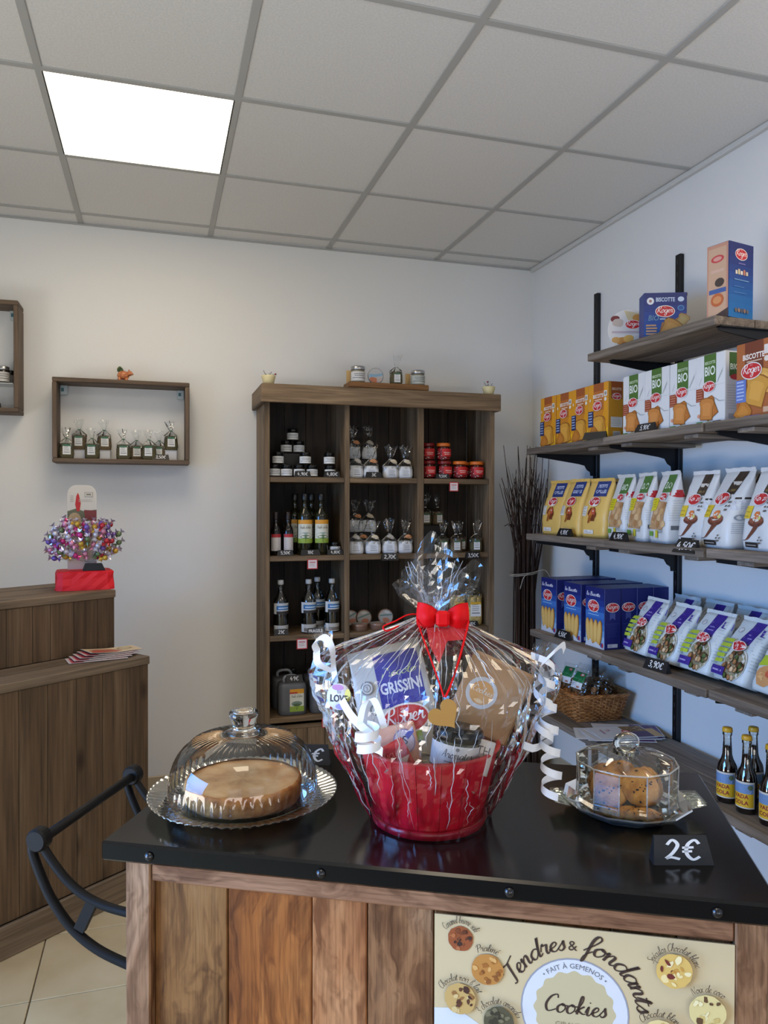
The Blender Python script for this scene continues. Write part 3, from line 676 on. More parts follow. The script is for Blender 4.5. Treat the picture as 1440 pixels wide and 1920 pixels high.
def arc(cx, cy_, Rr, a0=0.0):
    return lambda x, y: (cx+(Rr+y)*math.sin(a0+x/Rr), cy_+(Rr+y)*math.cos(a0+x/Rr))
D.script('Tendres', 0, 0, .0118, BR, .24, warp=arc(cxx, cyy, .0775, -.70), width=.085)
D.text('&', 0, 0, .0125, BR, warp=arc(cxx, cyy, .0775, -.03))
D.script('fondants', 0, 0, .0125, BR, .24, warp=arc(cxx, cyy, .0775, .80), width=.104)
D.text('\u2022 FAIT \u00c0 GEMENOS \u2022', 0, 0, .0062, (110, 112, 120), warp=arc(cxx, cyy, .0545, 0))
D.script('Cookies', cxx, cyy-.004, .0115, BR, .26, width=.078); D.text('GIRAUDON', cxx, cyy-.022, .0062, (140, 124, 96))
def cookie(px_, py_, r_, base, spots, words, seed, Rr=None, a0=0, width=None):
    x, y = pxy(px_, py_); q = random.Random(seed)
    D.ell(x, y, r_, r_, base, 26, 0, .06, seed)
    for k in range(16):
        a, rr = q.uniform(0, 2*PI), r_*.82*math.sqrt(q.random()); D.ell(x+rr*math.cos(a), y+rr*math.sin(a), r_*q.uniform(.08, .26), r_*q.uniform(.06, .2), spots[k % len(spots)], 9, q.uniform(0, 3), .5, seed+k)
    D.script(words, 0, 0, .0048, BR, .2, warp=arc(x, y, r_+.0042, a0), width=width or .0027*len(words)*1.15, k=3)
cookie(867, 1762, .0166, (150, 78, 40), [(96, 48, 26), (178, 106, 62), (120, 62, 32), (60, 36, 28)], 'Caramel beurre sal\u00e9', 1, width=.044)
cookie(920, 1822, .0205, (188, 128, 60), [(160, 98, 40), (214, 164, 96), (140, 84, 36)], 'Pralin\u00e9', 2, width=.026)
cookie(867, 1880, .0205, (196, 160, 96), [(92, 54, 34), (150, 104, 56), (212, 184, 126), (70, 40, 30)], 'Chocolat noir & lait', 3, width=.056)
cookie(943, 1923, .0200, (84, 78, 56), [(58, 52, 38), (120, 112, 84)], '3 chocolats amandes', 4, width=.058)
cookie(1268, 1813, .0215, (216, 178, 96), [(236, 212, 150), (198, 146, 66), (240, 222, 170), (110, 40, 34)], 'Sp\u00e9culos Chocolat blanc', 5, width=.066)
cookie(1327, 1888, .0215, (220, 200, 136), [(236, 222, 170), (204, 178, 106), (96, 66, 40)], 'Noix de coco', 6, width=.036)
cookie(1243, 1936, .0215, (224, 202, 140), [(238, 222, 168), (206, 176, 106)], 'Chocolat blanc', 7, width=.048)
cookie(985, 2010, .0205, (150, 96, 60), [(96, 54, 36), (180, 126, 84)], 'Chocolat noir', 8, width=.046)
D.flat('printed_sheet', po, (0, -.001, 0), (1, 0, 0), (0, 0, 1), eps=.00006, base=.0002)

# ================================================================== wall shelving on the right wall
M_rail = pm((14, 14, 17), .45, .2, name='black_shelf_steel')
W_sh = wood('weathered_grey_pine', (100, 88, 76), (134, 121, 108), (156, 143, 130), 'y', 13, 1.2, .7, .7)
RY_ = (3.176, 2.581, 1.986)
rails = []
RL = ['black slotted wall upright nearest the twig bundle', 'black slotted wall upright behind the rusk cartons, middle of the three', 'black slotted wall upright nearest the shop front']
RT = (2.43, 2.43, 2.45)
LV = {'s4': 1.683, 's3': 1.276, 's2': .826, 's1': .460}
for k, y in enumerate(RY_):
    t = thing('shelf_upright', RL[k], 'upright', (XR, y, 0)); rails.append(t)
    g = MB(); g.box((-.021, -.015, .12), (-.001, .015, RT[k]), M_rail, .002).build('channel', t)
    s = MB()
    for z in range(14, int(RT[k]*100), 5): s.box((-.0222, -.003, z*.01), (-.0209, .003, z*.01+.018), pm((48, 48, 52), .5))
    so = s.build('slot_holes', t); so['kind'] = 'stuff'
    zs = [1.653, 1.246, .796, .430]+([1.986] if k else [])
    for z in zs:
        b = MB(); fx = -.330
        b.prism([(-.021, z-.0005), (fx, z-.0005), (fx, z-.014), (-.105, z-.045), (-.075, z-.052), (-.062, z-.072), (-.045, z-.082), (-.043, z-.10), (-.021, z-.10)], -.0035, .0035, M_rail)
        b.box((fx, -.012, z-.0035), (-.021, .012, z-.0005), M_rail)
        b.build('bracket', t)
def shelf(name, label, ztop, secs):
    t = thing(name, label, 'shelf', (0, 0, 0))
    for (y1, y0, xf, dz) in secs:
        xm = (xf+XR-.03)/2+.005
        for a, b in ((xf, xm), (xm+.004, XR-.026)):
            yo = rnd.uniform(-.012, .012)
            c = ((a+b)/2, (y0+y1)/2, ztop-.0156+dz)
            o = MB().box((a-c[0], y0-c[1]+.001, -.0148), (b-c[0], y1-c[1]-.001+yo*0, .0148), W_sh, .003).build('plank', t); o.location = c
    for y in (2.705, 2.475, 2.105, 1.865):
        o = MB().box((-.145, -.034, -.007), (.145, .034, .007), W_shx, .002).build('batten', t); o.location = (1.853+rnd.uniform(-.006, .004), y, ztop-.0383)
    return t
W_shx = wood('weathered_grey_pine_cross', (100, 88, 76), (134, 121, 108), (156, 143, 130), 'x', 13, 1.2, .7, .3)
shelf('wall_shelf', 'grey plank wall shelf under the orange and white rusk cartons', LV['s4'], [(3.262, 2.60, 1.700, 0), (2.598, 2.03, 1.688, 0), (2.028, 1.35, 1.694, 0)])
shelf('wall_shelf', 'grey plank wall shelf under the yellow and white toast bags', LV['s3'], [(3.262, 2.585, 1.700, 0), (2.583, 2.02, 1.686, 0), (2.018, 1.35, 1.694, 0)])
shelf('wall_shelf', 'grey plank wall shelf under the blue biscuit cartons', LV['s2'], [(3.20, 2.60, 1.690, 0), (2.598, 2.00, 1.684, 0), (1.998, 1.35, 1.690, 0)])
shelf('wall_shelf', 'grey plank wall shelf carrying the wicker basket and cola bottles', LV['s1'], [(3.22, 2.605, 1.690, 0), (2.603, 2.00, 1.684, 0), (1.998, 1.35, 1.690, 0)])
tS = thing('wall_shelf', 'short grey plank wall shelf at the top under the blue cartons', 'shelf', (1.667, 2.31, 2.0015), R(3.6))
for k in range(2):
    o = MB().box((-.0, -.335, -.0148), (.166, .335, .0148), W_sh, .003).build('plank', tS); o.location = (.0+.169*k, 0, 0)

# ================================================================== small goods: builders
M_film = thin_glass('clear_film', (.96, .97, .97), 1.45, .08, 1.0, 60, .012)
M_jarglass = thin_glass('jar_glass', (.93, .95, .93), 1.5, .05, 1.2, 0, .035)
M_dark = pm((30, 24, 20), .25); M_lidblk = pm((16, 16, 17), .22, .3); M_steel = pm((176, 176, 176), .28, .9)
M_lab = pm((222, 222, 220), .6); M_ink = (70, 70, 72)
M_chalk = (222, 222, 222); M_slate = pm((17, 17, 19), .5)
def wrap(mb, r, z0, z1, a0, a1, mat, n=16):
    """a label wrapped round a cylinder, facing -y at angle 0"""
    mb.grid(lambda u, v: Vector((r*math.sin(a0+(a1-a0)*u), -r*math.cos(a0+(a1-a0)*u), z0+(z1-z0)*v)), n, 1, mat)
def cyl(r): return lambda x, y, d: Vector(((r+d)*math.sin(x/r), -(r+d)*math.cos(x/r), y))
def price_tag(words, w_, label, loc, rz, h_=None, group=None, lean=20, plain=False, chars=None):
    """chalk-board price wedge; words are chalked on the leaning front"""
    h_ = h_ or w_*.40; t = thing('price_tag', label, 'price tag', loc, rz, group)
    b = MB(); dep = h_*.55; ln = h_*math.sin(R(lean)); hh = h_*math.cos(R(lean)); ins = w_*.06
    V = [(-w_/2, 0, 0), (w_/2, 0, 0), (w_/2-ins, ln, hh), (-w_/2+ins, ln, hh), (-w_/2, dep, 0), (w_/2, dep, 0), (w_/2-ins, ln+.003, hh), (-w_/2+ins, ln+.003, hh)]
    b.add(V, [(0, 1, 2, 3), (1, 5, 6, 2), (5, 4, 7, 6), (4, 0, 3, 7), (3, 2, 6, 7), (0, 4, 5, 1)], M_slate)
    b.build('wedge', t)
    if words:
        D = Decal()
        if plain: D.text(words, 0, h_*.28, h_*.5, M_chalk, .02, wmax=w_*.84)
        else: D.script(words, 0, h_*.26, h_*.27, M_chalk, .26, slant=.1, thin=.8, width=min(w_*.8, h_*.27*sum(GL[c][0] for c in words)*1.25))
        D.flat('chalk_writing', t, (0, 0, 0), (1, 0, 0), (0, math.sin(R(lean)), math.cos(R(lean))))
    return t
def small_jar(name, label, lid, body, r=.027, h=.058, group=None, labcol=(222, 222, 220), cat='jar', art=None, lidr=None, lidh=.014):
    t = thing(name, label, cat, group=group); hb = h-lidh
    MB().lathe([(0, 0), (r*.92, 0), (r, .004), (r, hb*.8), (r*.86, hb*.95), (r*.86, hb)], body, 20).build('body', t)
    lr = lidr or r*.95
    MB().lathe([(lr*.97, hb-.001), (lr, hb+.002), (lr, h-.002), (lr*.94, h), (0, h)], lid, 20, rfun=None).build('lid', t)
    b = MB(); z0, z1 = hb*.14, hb*.84
    wrap(b, r+.0004, z0, z1, -1.45, 1.45, pm(labcol, .55), 14)
    D = Decal(); 
    if art: art(D, r, z0, z1)
    else:
        hh = z1-z0
        D.rect(-r*1.0, z0+hh*.28, r*1.0, z0+hh*.34, M_ink, 8); D.rect(-r*.8, z0+hh*.72, r*.8, z0+hh*.80, (120, 120, 122), 8); D.rect(-r*.7, z0+hh*.52, r*.7, z0+hh*.6, (120, 120, 122), 8)
    D.put(b, cyl(r+.0004), .00012, .0003); b.build('label', t)
    return t
def plume(mb, z0, z1, r0, r1, mat, n=14, seed=1, lean=(0, 0)):
    """gathered open end of a clear bag: a folded fan of film"""
    q = random.Random(seed); ph = [q.uniform(.55, 1.15) for _ in range(n)]; tp = [q.uniform(.72, 1.0) for _ in range(n)]; dl = q.uniform(.45, .8)
    V = []; F = []
    for j in range(4):
        t = j/3
        for i in range(n):
            a = 2*PI*i/n; k = r0+(r1*ph[i]-r0)*t**.8
            V.append((k*math.cos(a)+lean[0]*t, k*math.sin(a)*dl+lean[1]*t, z0+(z1-z0)*t*tp[i]))
    for j in range(3):
        for i in range(n): F.append((j*n+i, j*n+(i+1) % n, (j+1)*n+(i+1) % n, (j+1)*n+i))
    mb.add(V, F, mat, False)
def sq_section(hw, hd, n=24, p=4.0):
    o = []
    for i in range(n):
        a = 2*PI*i/n; c, s = math.cos(a), math.sin(a)
        k = (abs(c)**p+abs(s)**p)**(-1/p); o.append((hw*k*c, hd*k*s))
    return o
def film_bag(name, label, content, w_=.056, d_=.036, hc=.062, hb=.10, ht=.155, group=None, labcol=(224, 224, 222), lab=(.036, .042), band=None, shell=None, seed=1, cat='bag', labz=.012, header=None):
    """clear gift bag: filled block, bare neck, tied, with a splayed film plume"""
    q = random.Random(seed); t = thing(name, label, cat, group=group); b = MB(); V = []; F = []; n = 20
    prof = [(0, .86), (.05, .98), (.3, 1.04), (.7, 1.0), (.93, .92), (1.0, .72)]
    for z, k in prof:
        for x, y in sq_section(w_/2*k, d_/2*k, n): V.append((x*(1+q.uniform(-.02, .02)), y*(1+q.uniform(-.03, .03)), z*hc))
    for i in range(len(prof)-1):
        for j in range(n): F.append((i*n+j, i*n+(j+1) % n, (i+1)*n+(j+1) % n, (i+1)*n+j))
    F += [tuple(range(n-1, -1, -1)), tuple(range((len(prof)-1)*n, len(prof)*n))]
    b.add(V, F, content, True); b.build('content', t)
    b = MB(); V = []; F = []; n = 16; pr = [(.62*hc, w_/2*1.03, d_/2*1.06), (hc*1.02, w_/2*.98, d_/2*.98), (hc+(hb-hc)*.5, w_*.3, d_*.32), (hb, .006, .005)]
    for z, a_, c_ in pr:
        for i, (x, y) in enumerate(sq_section(a_, c_, n, 3)): V.append((x*(1+(.16*(-1)**i if z > hc else 0)), y*(1+(.16*(-1)**i if z > hc else 0)), z))
    for i in range(len(pr)-1):
        for j in range(n): F.append((i*n+j, i*n+(j+1) % n, (i+1)*n+(j+1) % n, (i+1)*n+j))
    b.add(V, F, M_film, False); plume(b, hb, ht, .006, w_*.46, M_film, 14, seed, (q.uniform(-.008, .008), 0)); b.build('film', t)
    b = MB(); b.lathe([(.0068, hb-.002), (.0078, hb), (.0068, hb+.002)], band or pm((205, 205, 200), .5), 10, cap0=False, cap1=False); b.build('tie', t)
    if lab:
        y = -d_/2*1.06-.0008; D = Decal(); lw, lh = lab
        D.rect(-lw/2, labz, lw/2, labz+lh, labcol)
        if header: D.rect(-lw/2, labz+lh*.82, lw/2, labz+lh, header)
        D.lines(-lw*.36, labz+lh*.82, lw*.36, 4, lh*.13, (140, 140, 142), lh*.04, seed); D.rect(-lw*.38, labz+lh*.20, lw*.38, labz+lh*.25, (50, 50, 52))
        D.flat('label', t, (0, y, 0), (1, 0, 0), (0, 0, 1))
    if shell:
        b = MB(); n_ = 9; sr = .0205
        def fan(u, v):
            a = (u-.5)*2.5; rr = sr*v*(1+.04*math.cos(u*n_*2*PI)); hgt = .006*math.sin(PI*min(1, v))**.7*(1+.18*math.cos(u*n_*2*PI))
            return Vector((rr*math.sin(a)*1.05, -hgt, rr*math.cos(a)))
        b.grid(fan, 36, 5, shell, True)
        o = b.build('shell', t); o.location = (q.uniform(-.006, .006), -d_/2-.003, hb-.022); o.rotation_euler = (R(12), q.uniform(-.6, .6), 0)
    return t

# ---------------------------------------------------------------- bookcase, top row
S1, S2, S3, S4 = [z+.0006 for z in SHZ]
black_jar = small_jar('spread_jar', 'x', M_lidblk, M_dark, .0275, .060, 'small black-lidded jars on the bookcase')
spots = [ # x, y, z, label
 (.645, 3.70, S1+.122+.060, 'small black-lidded jar with white label at the very top of the pyramid'),
 (.613, 3.70, S1+.122, 'black-lidded jar in the upper pair of the pyramid, nearer the side panel'),
 (.676, 3.70, S1+.122, 'black-lidded jar in the upper pair of the pyramid, nearer the divider'),
 (.560, 3.62, S1+.061, 'black-lidded jar stacked on others at the outer edge of the compartment'),
 (.689, 3.60, S1+.061, 'black-lidded jar stacked on two jars behind the 4,90 tag'),
 (.808, 3.60, S1+.061, 'black-lidded jar stacked on another jar behind the 4,80 tag beside the divider'),
 (.539, 3.60, S1, 'bottom-row black-lidded jar half hidden by the bookcase stile'),
 (.598, 3.60, S1, 'bottom-row black-lidded jar standing free left of the 4,90 tag'),
 (.659, 3.60, S1, 'bottom-row black-lidded jar behind the left end of the 4,90 tag'),
 (.722, 3.60, S1, 'bottom-row black-lidded jar behind the right end of the 4,90 tag'),
 (.811, 3.60, S1, 'bottom-row black-lidded jar under another jar behind the 4,80 tag')]
for i, (x, y, z, lb) in enumerate(spots):
    o = black_jar if i == 0 else dup(black_jar); put(o, (x, y, z+.0003*(z > S1)), rnd.uniform(-.15, .15), lb)
t = thing('display_riser', 'dark stepped riser under the jar pyramid in the upper left compartment', 'riser', (.645, 3.70, S1))
MB().box((-.075, -.04, 0), (.075, .04, .1205), pm((22, 18, 16), .6), .003).build('block', t)
MB().box((-.078, -.043, .1207), (.078, .043, .1215), pm((30, 24, 20), .6), 0).build('top_sheet', t)
price_tag('4,90\u20ac', .080, 'chalk price tag reading 4,90 before the small black-lidded jars', (.668, 3.548, S1), 0, .030)
price_tag('4,80\u20ac', .082, 'chalk price tag reading 4,80 on the top shelf beside the divider', (.812, 3.548, S1), 0, .032)
M_salt = speckle('coarse_salt', [(206, 206, 206), (226, 226, 226), (236, 236, 236)], 260, .7, .4)
M_shA, M_shB, M_shC = pm((198, 140, 96), .5), pm((210, 196, 170), .5), pm((176, 168, 156), .5)
GS = 'white salt bags with sea shells'
sA = film_bag('salt_bag', 'x', M_salt, .075, .048, .062, .096, .180, GS, labcol=(216, 218, 222), shell=M_shC, seed=3, labz=.008, lab=(.044, .040))
sB = film_bag('salt_bag', 'x', M_salt, .075, .048, .062, .096, .180, GS, labcol=(216, 218, 222), shell=M_shA, seed=5, labz=.008, lab=(.044, .040))
sC = film_bag('salt_bag', 'x', M_salt, .075, .048, .062, .096, .172, GS, labcol=(216, 218, 222), shell=M_shB, seed=8, labz=.008, lab=(.044, .040))
put(sA, (.940, 3.60, S1), .1, 'white salt bag with grey shell beside the divider on the top shelf')
put(sB, (1.020, 3.600, S1), -.05, 'white salt bag with orange scallop shell behind the 3 euro tag')
put(sC, (1.122, 3.60, S1), .06, 'white salt bag with pale shell, widest in the upper middle compartment')
o = dup(sC, (1.200, 3.605, S1), -.1, 'white salt bag with pale shell beside the second divider on the top shelf')
t = thing('display_riser', 'dark riser block behind the salt bags on the top shelf', 'riser', (1.0, 3.72, S1))
MB().box((-.085, -.045, 0), (.085, .045, .098), pm((22, 18, 16), .6), .003).build('block', t)
MB().box((-.088, -.048, .0982), (.088, .048, .099), pm((30, 24, 20), .6), 0).build('top_sheet', t)
dup(sB, (.955, 3.71, S1+.0993), .2, 'raised salt bag with orange shell at the back of the upper middle compartment')
dup(sA, (1.042, 3.71, S1+.0993), -.2, 'raised salt bag with grey shell at the back of the upper middle compartment')
price_tag('3\u20ac', .083, 'chalk price tag reading 3 euros before the salt bags', (1.022, 3.548, S1), 0, .031)
def redart(D, r, z0, z1):
    q = random.Random(4)
    for i in range(60):
        D.ell(q.uniform(-r*1.35, r*1.35), q.uniform(z0, z1), .0022, .0018, (228, 224, 216) if i % 2 else (60, 14, 12), 6)
    D.rect(-r*.62, z0+.012, r*.75, z1-.002, (196, 34, 34), 6); D.rect(-r*.4, z0+.030, r*.55, z0+.033, (232, 210, 200), 4); D.rect(-r*.3, z0+.022, r*.45, z0+.0245, (232, 210, 200), 4)
redJ = small_jar('sweet_jar', 'x', pm((120, 18, 20), .35), pm((70, 12, 10), .2), .034, .092, 'red jars in the upper right compartment', (150, 24, 24), art=redart, lidr=.036, lidh=.016)
orJ = small_jar('sweet_jar', 'x', pm((214, 108, 30), .4), pm((70, 12, 10), .2), .034, .092, 'red jars in the upper right compartment', (150, 24, 24), art=redart, lidr=.036, lidh=.016)
put(redJ, (1.324, 3.60, S1), 0, 'red jar with dark red lid on the shelf beside the divider')
dup(redJ, (1.411, 3.60, S1), .2, 'red jar with dark red lid on the shelf behind the 9,50 tag')
dup(redJ, (1.335, 3.64, S1+.0925), -.1, 'red jar with dark red lid stacked on top')
put(orJ, (1.413, 3.62, S1+.0925), .1, 'red jar with orange lid stacked on top')
dup(orJ, (1.495, 3.60, S1), 0, 'red jar with orange lid standing on the shelf next to the 9,50 tag')
dup(orJ, (1.545, 3.68, S1), .3, 'red jar with orange lid at the back, between two others')
dup(orJ, (1.590, 3.60, S1), -.1, 'red jar with orange lid nearest the outer side panel')
price_tag('9,50\u20ac', .078, 'chalk price tag reading 9,50 before the red jars', (1.385, 3.548, S1), 0, .027)
def shelf_label(x0, x1, z0, z1, label):
    t = thing('shelf_label', label, 'label', ((x0+x1)/2, 3.5205, (z0+z1)/2)); w_, h_ = x1-x0, z1-z0
    MB().box((-w_/2, -.0008, -h_/2), (w_/2, .0008, h_/2), pm((196, 52, 58), .5)).build('card', t)
    D = Decal(); D.rect(-w_/2+.004, -h_/2+.004, w_/2-.004, h_/2-.004, (224, 212, 212)); D.rect(-w_*.3, h_*.14, w_*.3, h_*.24, (190, 90, 96)); D.lines(-w_*.3, h_*.02, w_*.3, 2, h_*.16, (170, 150, 150), h_*.05)
    D.flat('print', t, (0, -.0008, 0), (1, 0, 0), (0, 0, 1))
shelf_label(1.408, 1.456, 1.480, 1.526, 'small red-bordered label under the red jars')
shelf_label(.685, .734, 1.105, 1.152, 'small red-bordered label under the oil bottles')
shelf_label(.634, .685, .726, .775, 'small red-bordered label under the blue-labelled bottles')
shelf_label(.756, .800, .342, .389, 'small red-bordered label under the oil canisters')
# ---------------------------------------------------------------- second row
M_botdark = pm((22, 20, 16), .12, coat=.4); M_oil = pm((25, 25, 9), .12, coat=.35)
t = thing('vinegar_bottle', 'small dark vinegar bottle with red-topped label nearest the side panel', 'bottle', (.546, 3.60, S2), 0, 'small vinegar bottles')
MB().lathe([(0, 0), (.024, 0), (.0255, .003), (.0255, .115), (.022, .130), (.0125, .150), (.0115, .185), (.0135, .187), (.0135, .195)], pm((15, 8, 8), .12, coat=.3), 20).build('glass', t)
MB().lathe([(.0135, .170), (.014, .172), (.014, .206), (.012, .208), (0, .208)], pm((24, 12, 14), .35), 16).build('cap', t)
b = MB(); wrap(b, .0259, .022, .102, -1.1, 1.1, pm((206, 200, 198), .55)); D = Decal(); D.rect(-.027, .086, .027, .102, (176, 40, 46), 8)
D.lines(-.018, .08, .016, 6, .009, (140, 120, 120)); D.put(b, cyl(.0259)); b.build('label', t)
vb = t; dup(vb, (.606, 3.605, S2), .1, 'small dark vinegar bottle with red-topped label beside the oil bottles')
t = thing('oil_bottle', 'x', 'bottle', (.686, 3.595, S2), 0, 'tall olive oil bottles')
MB().lathe([(0, 0), (.034, 0), (.0365, .004), (.0365, .185), (.034, .2), (.016, .222), (.0135, .235), (.0135, .262), (.0155, .264), (.0155, .272)], M_oil, 22).build('glass', t)
MB().lathe([(.0155, .262), (.0165, .264), (.0165, .294), (.0145, .297), (0, .297)], pm((18, 18, 18), .35), 16).build('cap', t)
b = MB(); wrap(b, .0369, .058, .170, -1.15, 1.15, pm((214, 214, 200), .5)); D = Decal(); ww = .042
D.rect(-ww, .150, ww, .170, (216, 150, 40), 10); D.script("Huile d'olive", 0, .128, .0075, (90, 80, 44), .22, width=.056)
D.ell(0, .094, .034, .016, (150, 168, 160)); D.rect(-ww, .058, ww, .080, (142, 168, 62), 10); D.ell(0, .088, .026, .009, (86, 112, 70)); D.rect(-.001, .064, .001, .082, (40, 60, 30))
D.put(b, cyl(.0369)); b.build('label', t)
ob = put(t, (.686, 3.595, S2), -.05, 'tall olive oil bottle with yellow-green label in front, beside the vinegar')
dup(ob, (.766, 3.595, S2), .08, 'tall olive oil bottle with yellow-green label in front, beside the divider')
dup(ob, (.655, 3.69, S2), .5, 'tall olive oil bottle half hidden at the back beside the vinegar')
dup(ob, (.738, 3.69, S2), -.4, 'tall olive oil bottle half hidden at the back between the two front ones')
dup(black_jar, (.837, 3.60, S2), .1, 'single small black-lidded jar beside the olive oil bottles')
price_tag('5,50\u20ac', .080, 'chalk price tag reading 5,50 before the small vinegar bottles', (.585, 3.548, S2), 0, .028)
price_tag('18\u20ac', .098, 'chalk price tag reading 18 euros before the olive oil', (.706, 3.548, S2), 0, .028)
price_tag('4,80\u20ac', .084, 'chalk price tag reading 4,80 before the single jar on the second shelf', (.829, 3.548, S2), 0, .027)
for i, (x, y, pr, lb) in enumerate([(.942, 3.60, sA, 'white salt bag with pale grey shell beside the divider on the second shelf'), (1.030, 3.595, sC, 'white salt bag with white oval shell, second along the second shelf'),
  (1.118, 3.60, sA, 'white salt bag with grey shell behind the 2,70 tag, third along the second shelf'), (1.199, 3.60, sB, 'white salt bag with orange shell last along the second shelf'), (.990, 3.668, sB, 'white salt bag with orange shell peeking between two front bags on the second shelf')]):
    dup(pr, (x, y, S2), rnd.uniform(-.2, .2), lb)
t = thing('display_riser', 'dark riser block behind the salt bags on the second shelf', 'riser', (1.015, 3.765, S2))
MB().box((-.08, -.04, 0), (.08, .04, .10), pm((22, 18, 16), .6), .003).build('block', t)
MB().box((-.083, -.043, .1002), (.083, .043, .101), pm((30, 24, 20), .6), 0).build('top_sheet', t)
dup(sB, (.978, 3.755, S2+.1013), .1, 'raised salt bag with orange shell at the back of the second shelf')
dup(sC, (1.052, 3.755, S2+.1013), -.2, 'raised salt bag with pale shell at the back of the second shelf')
price_tag('2,70\u20ac', .087, 'chalk price tag reading 2,70 hung on the second shelf edge', (1.095, 3.512, S2-.030), 0, .037)
M_herb = speckle('dried_herbs', [(52, 48, 30), (86, 80, 52), (108, 100, 70)], 240, .8, .6)
M_herb2 = speckle('dried_brown_herbs', [(70, 56, 38), (104, 86, 60), (128, 110, 82)], 240, .8, .6)
GH = 'clear bags of dried herbs in the bookcase'
hA = film_bag('herb_bag', 'x', M_herb, .060, .042, .068, .092, .165, GH, header=(60, 96, 70), seed=11, labz=.012, lab=(.032, .048))
hB = film_bag('herb_bag', 'x', M_herb2, .060, .042, .068, .092, .165, GH, header=(60, 96, 70), seed=13, labz=.012, lab=(.032, .048))
put(hA, (1.402, 3.60, S2), .1, 'bag of dried herbs nearest the divider on the second shelf'); put(hB, (1.476, 3.598, S2), -.1, 'bag of brown dried herbs in the middle of the front row')
dup(hB, (1.530, 3.67, S2), .2, 'bag of brown dried herbs tucked behind the front row'); dup(hA, (1.588, 3.60, S2), -.15, 'bag of dried herbs nearest the outer side panel, behind the 3,50 tag')
t = thing('display_riser', 'dark riser block behind the herb bags', 'riser', (1.385, 3.73, S2))
MB().box((-.075, -.04, 0), (.075, .04, .137), pm((22, 18, 16), .6), .003).build('block', t)
MB().box((-.078, -.043, .1372), (.078, .043, .138), pm((30, 24, 20), .6), 0).build('top_sheet', t)
dup(hA, (1.352, 3.72, S2+.1383), 0, 'raised bag of dried herbs at the back beside the divider'); dup(hB, (1.420, 3.72, S2+.1383), .2, 'raised bag of brown herbs at the back of the second shelf')
price_tag('3,50\u20ac', .083, 'chalk price tag reading 3,50 hung on the shelf edge under the herb bags', (1.538, 3.512, S2-.030), 0, .036)
# ---------------------------------------------------------------- third row
M_brine = pm((26, 22, 16), .15, coat=.3)
t = thing('brine_bottle', 'x', 'bottle', (.57, 3.60, S3), 0, 'clear bottles with blue and white labels')
MB().lathe([(.0, .0005), (.033, .0005), (.0355, .004), (.0355, .118), (.0355, .1185), (0, .119)], M_brine, 22).build('contents', t)
MB().lathe([(.034, 0), (.0365, .003), (.0365, .150), (.033, .168), (.018, .196), (.0125, .208), (.0118, .236), (.014, .238), (.014, .246)], M_jarglass, 24, cap0=False, cap1=False).build('glass', t)
MB().lathe([(.0125, .236), (.0150, .238), (.0150, .258), (.0, .259)], pm((190, 190, 188), .35), 16).build('cap', t)
b = MB(); wrap(b, .0370, .098, .150, -1.3, 1.3, pm((196, 198, 200), .5)); D = Decal()
D.rect(-.044, .118, .044, .138, (56, 112, 168), 12); D.rect(-.044, .098, .044, .112, (46, 40, 36), 12); D.rect(-.044, .098, -.030, .150, (222, 222, 222), 3); D.rect(-.02, .124, .035, .130, (190, 212, 232), 6); D.put(b, cyl(.0370)); b.build('label', t)
b = MB(); wrap(b, .0370, .006, .044, -1.3, 1.3, pm((186, 184, 180), .5)); D = Decal(); D.rect(-.044, .006, -.028, .044, (226, 226, 224), 3); D.rect(-.026, .01, .042, .026, (120, 110, 100), 8); D.put(b, cyl(.0370)); b.build('lower_label', t)
br = put(t, (.570, 3.60, S3), .1, 'clear bottle with blue-white label nearest the side panel'); dup(br, (.706, 3.598, S3), -.1, 'clear bottle with blue-white label in the middle of the front row')
dup(br, (.768, 3.69, S3), .3, 'clear bottle with blue-white label half hidden behind two others'); dup(br, (.822, 3.60, S3), .05, 'clear bottle with blue-white label beside the divider')
price_tag('21\u20ac', .072, 'chalk price tag reading 21 euros before the first clear bottle', (.566, 3.548, S3), 0, .030)
price_tag('FRAGILE', .082, 'chalk sign reading FRAGILE before the clear bottles', (.732, 3.545, S3), 0, .028, plain=True)
tin = thing('tin', 'x', 'tin', group='round tins on the third shelf')
MB().lathe([(0, 0), (.040, 0), (.041, .002), (.041, .020), (.0415, .021), (.0415, .029), (.040, .031), (0, .031)], pm((150, 118, 100), .35, .4), 26).build('case', tin)
D = Decal(); D.ell(0, 0, .036, .036, (176, 172, 168), 26); D.poly([(-.034, -.004), (.034, .016), (.034, .022), (-.035, .003)], (96, 132, 128)); D.ell(.004, -.016, .02, .012, (186, 120, 90), 14); D.ell(0, .024, .015, .006, (206, 204, 200), 12)
D.flat('lid_print', tin, (0, 0, .031), (1, 0, 0), (0, 1, 0)); put(tin, (.963, 3.60, S3), .2, 'round tin lying flat nearest the divider on the third shelf')
dup(tin, (1.057, 3.605, S3), -.4, 'round tin lying flat at the middle of the third shelf')
def stand(x, y, lb, lean=8): 
    o = dup(tin, label=lb); o.location = (x, y, S3+.0415*math.cos(R(lean))+.0002); o.rotation_euler = (R(90-lean), rnd.uniform(-.3, .3), 0)
    return o
stand(.943, 3.725, 'round tin stood on edge against the divider'); stand(1.01, 3.715, 'round tin stood on edge behind the flat tin, printed lid forward'); stand(1.125, 3.715, 'round tin stood on edge beside the gift wrap')
M_pasta = speckle('yellow_pasta', [(150, 124, 70), (196, 170, 104), (214, 192, 132)], 180, .6, .5)
pA = film_bag('pasta_bag', 'x', M_pasta, .076, .05, .150, .182, .212, 'yellow grain bags on the third shelf', seed=21, lab=(.056, .075), labz=.045, header=(206, 164, 50))
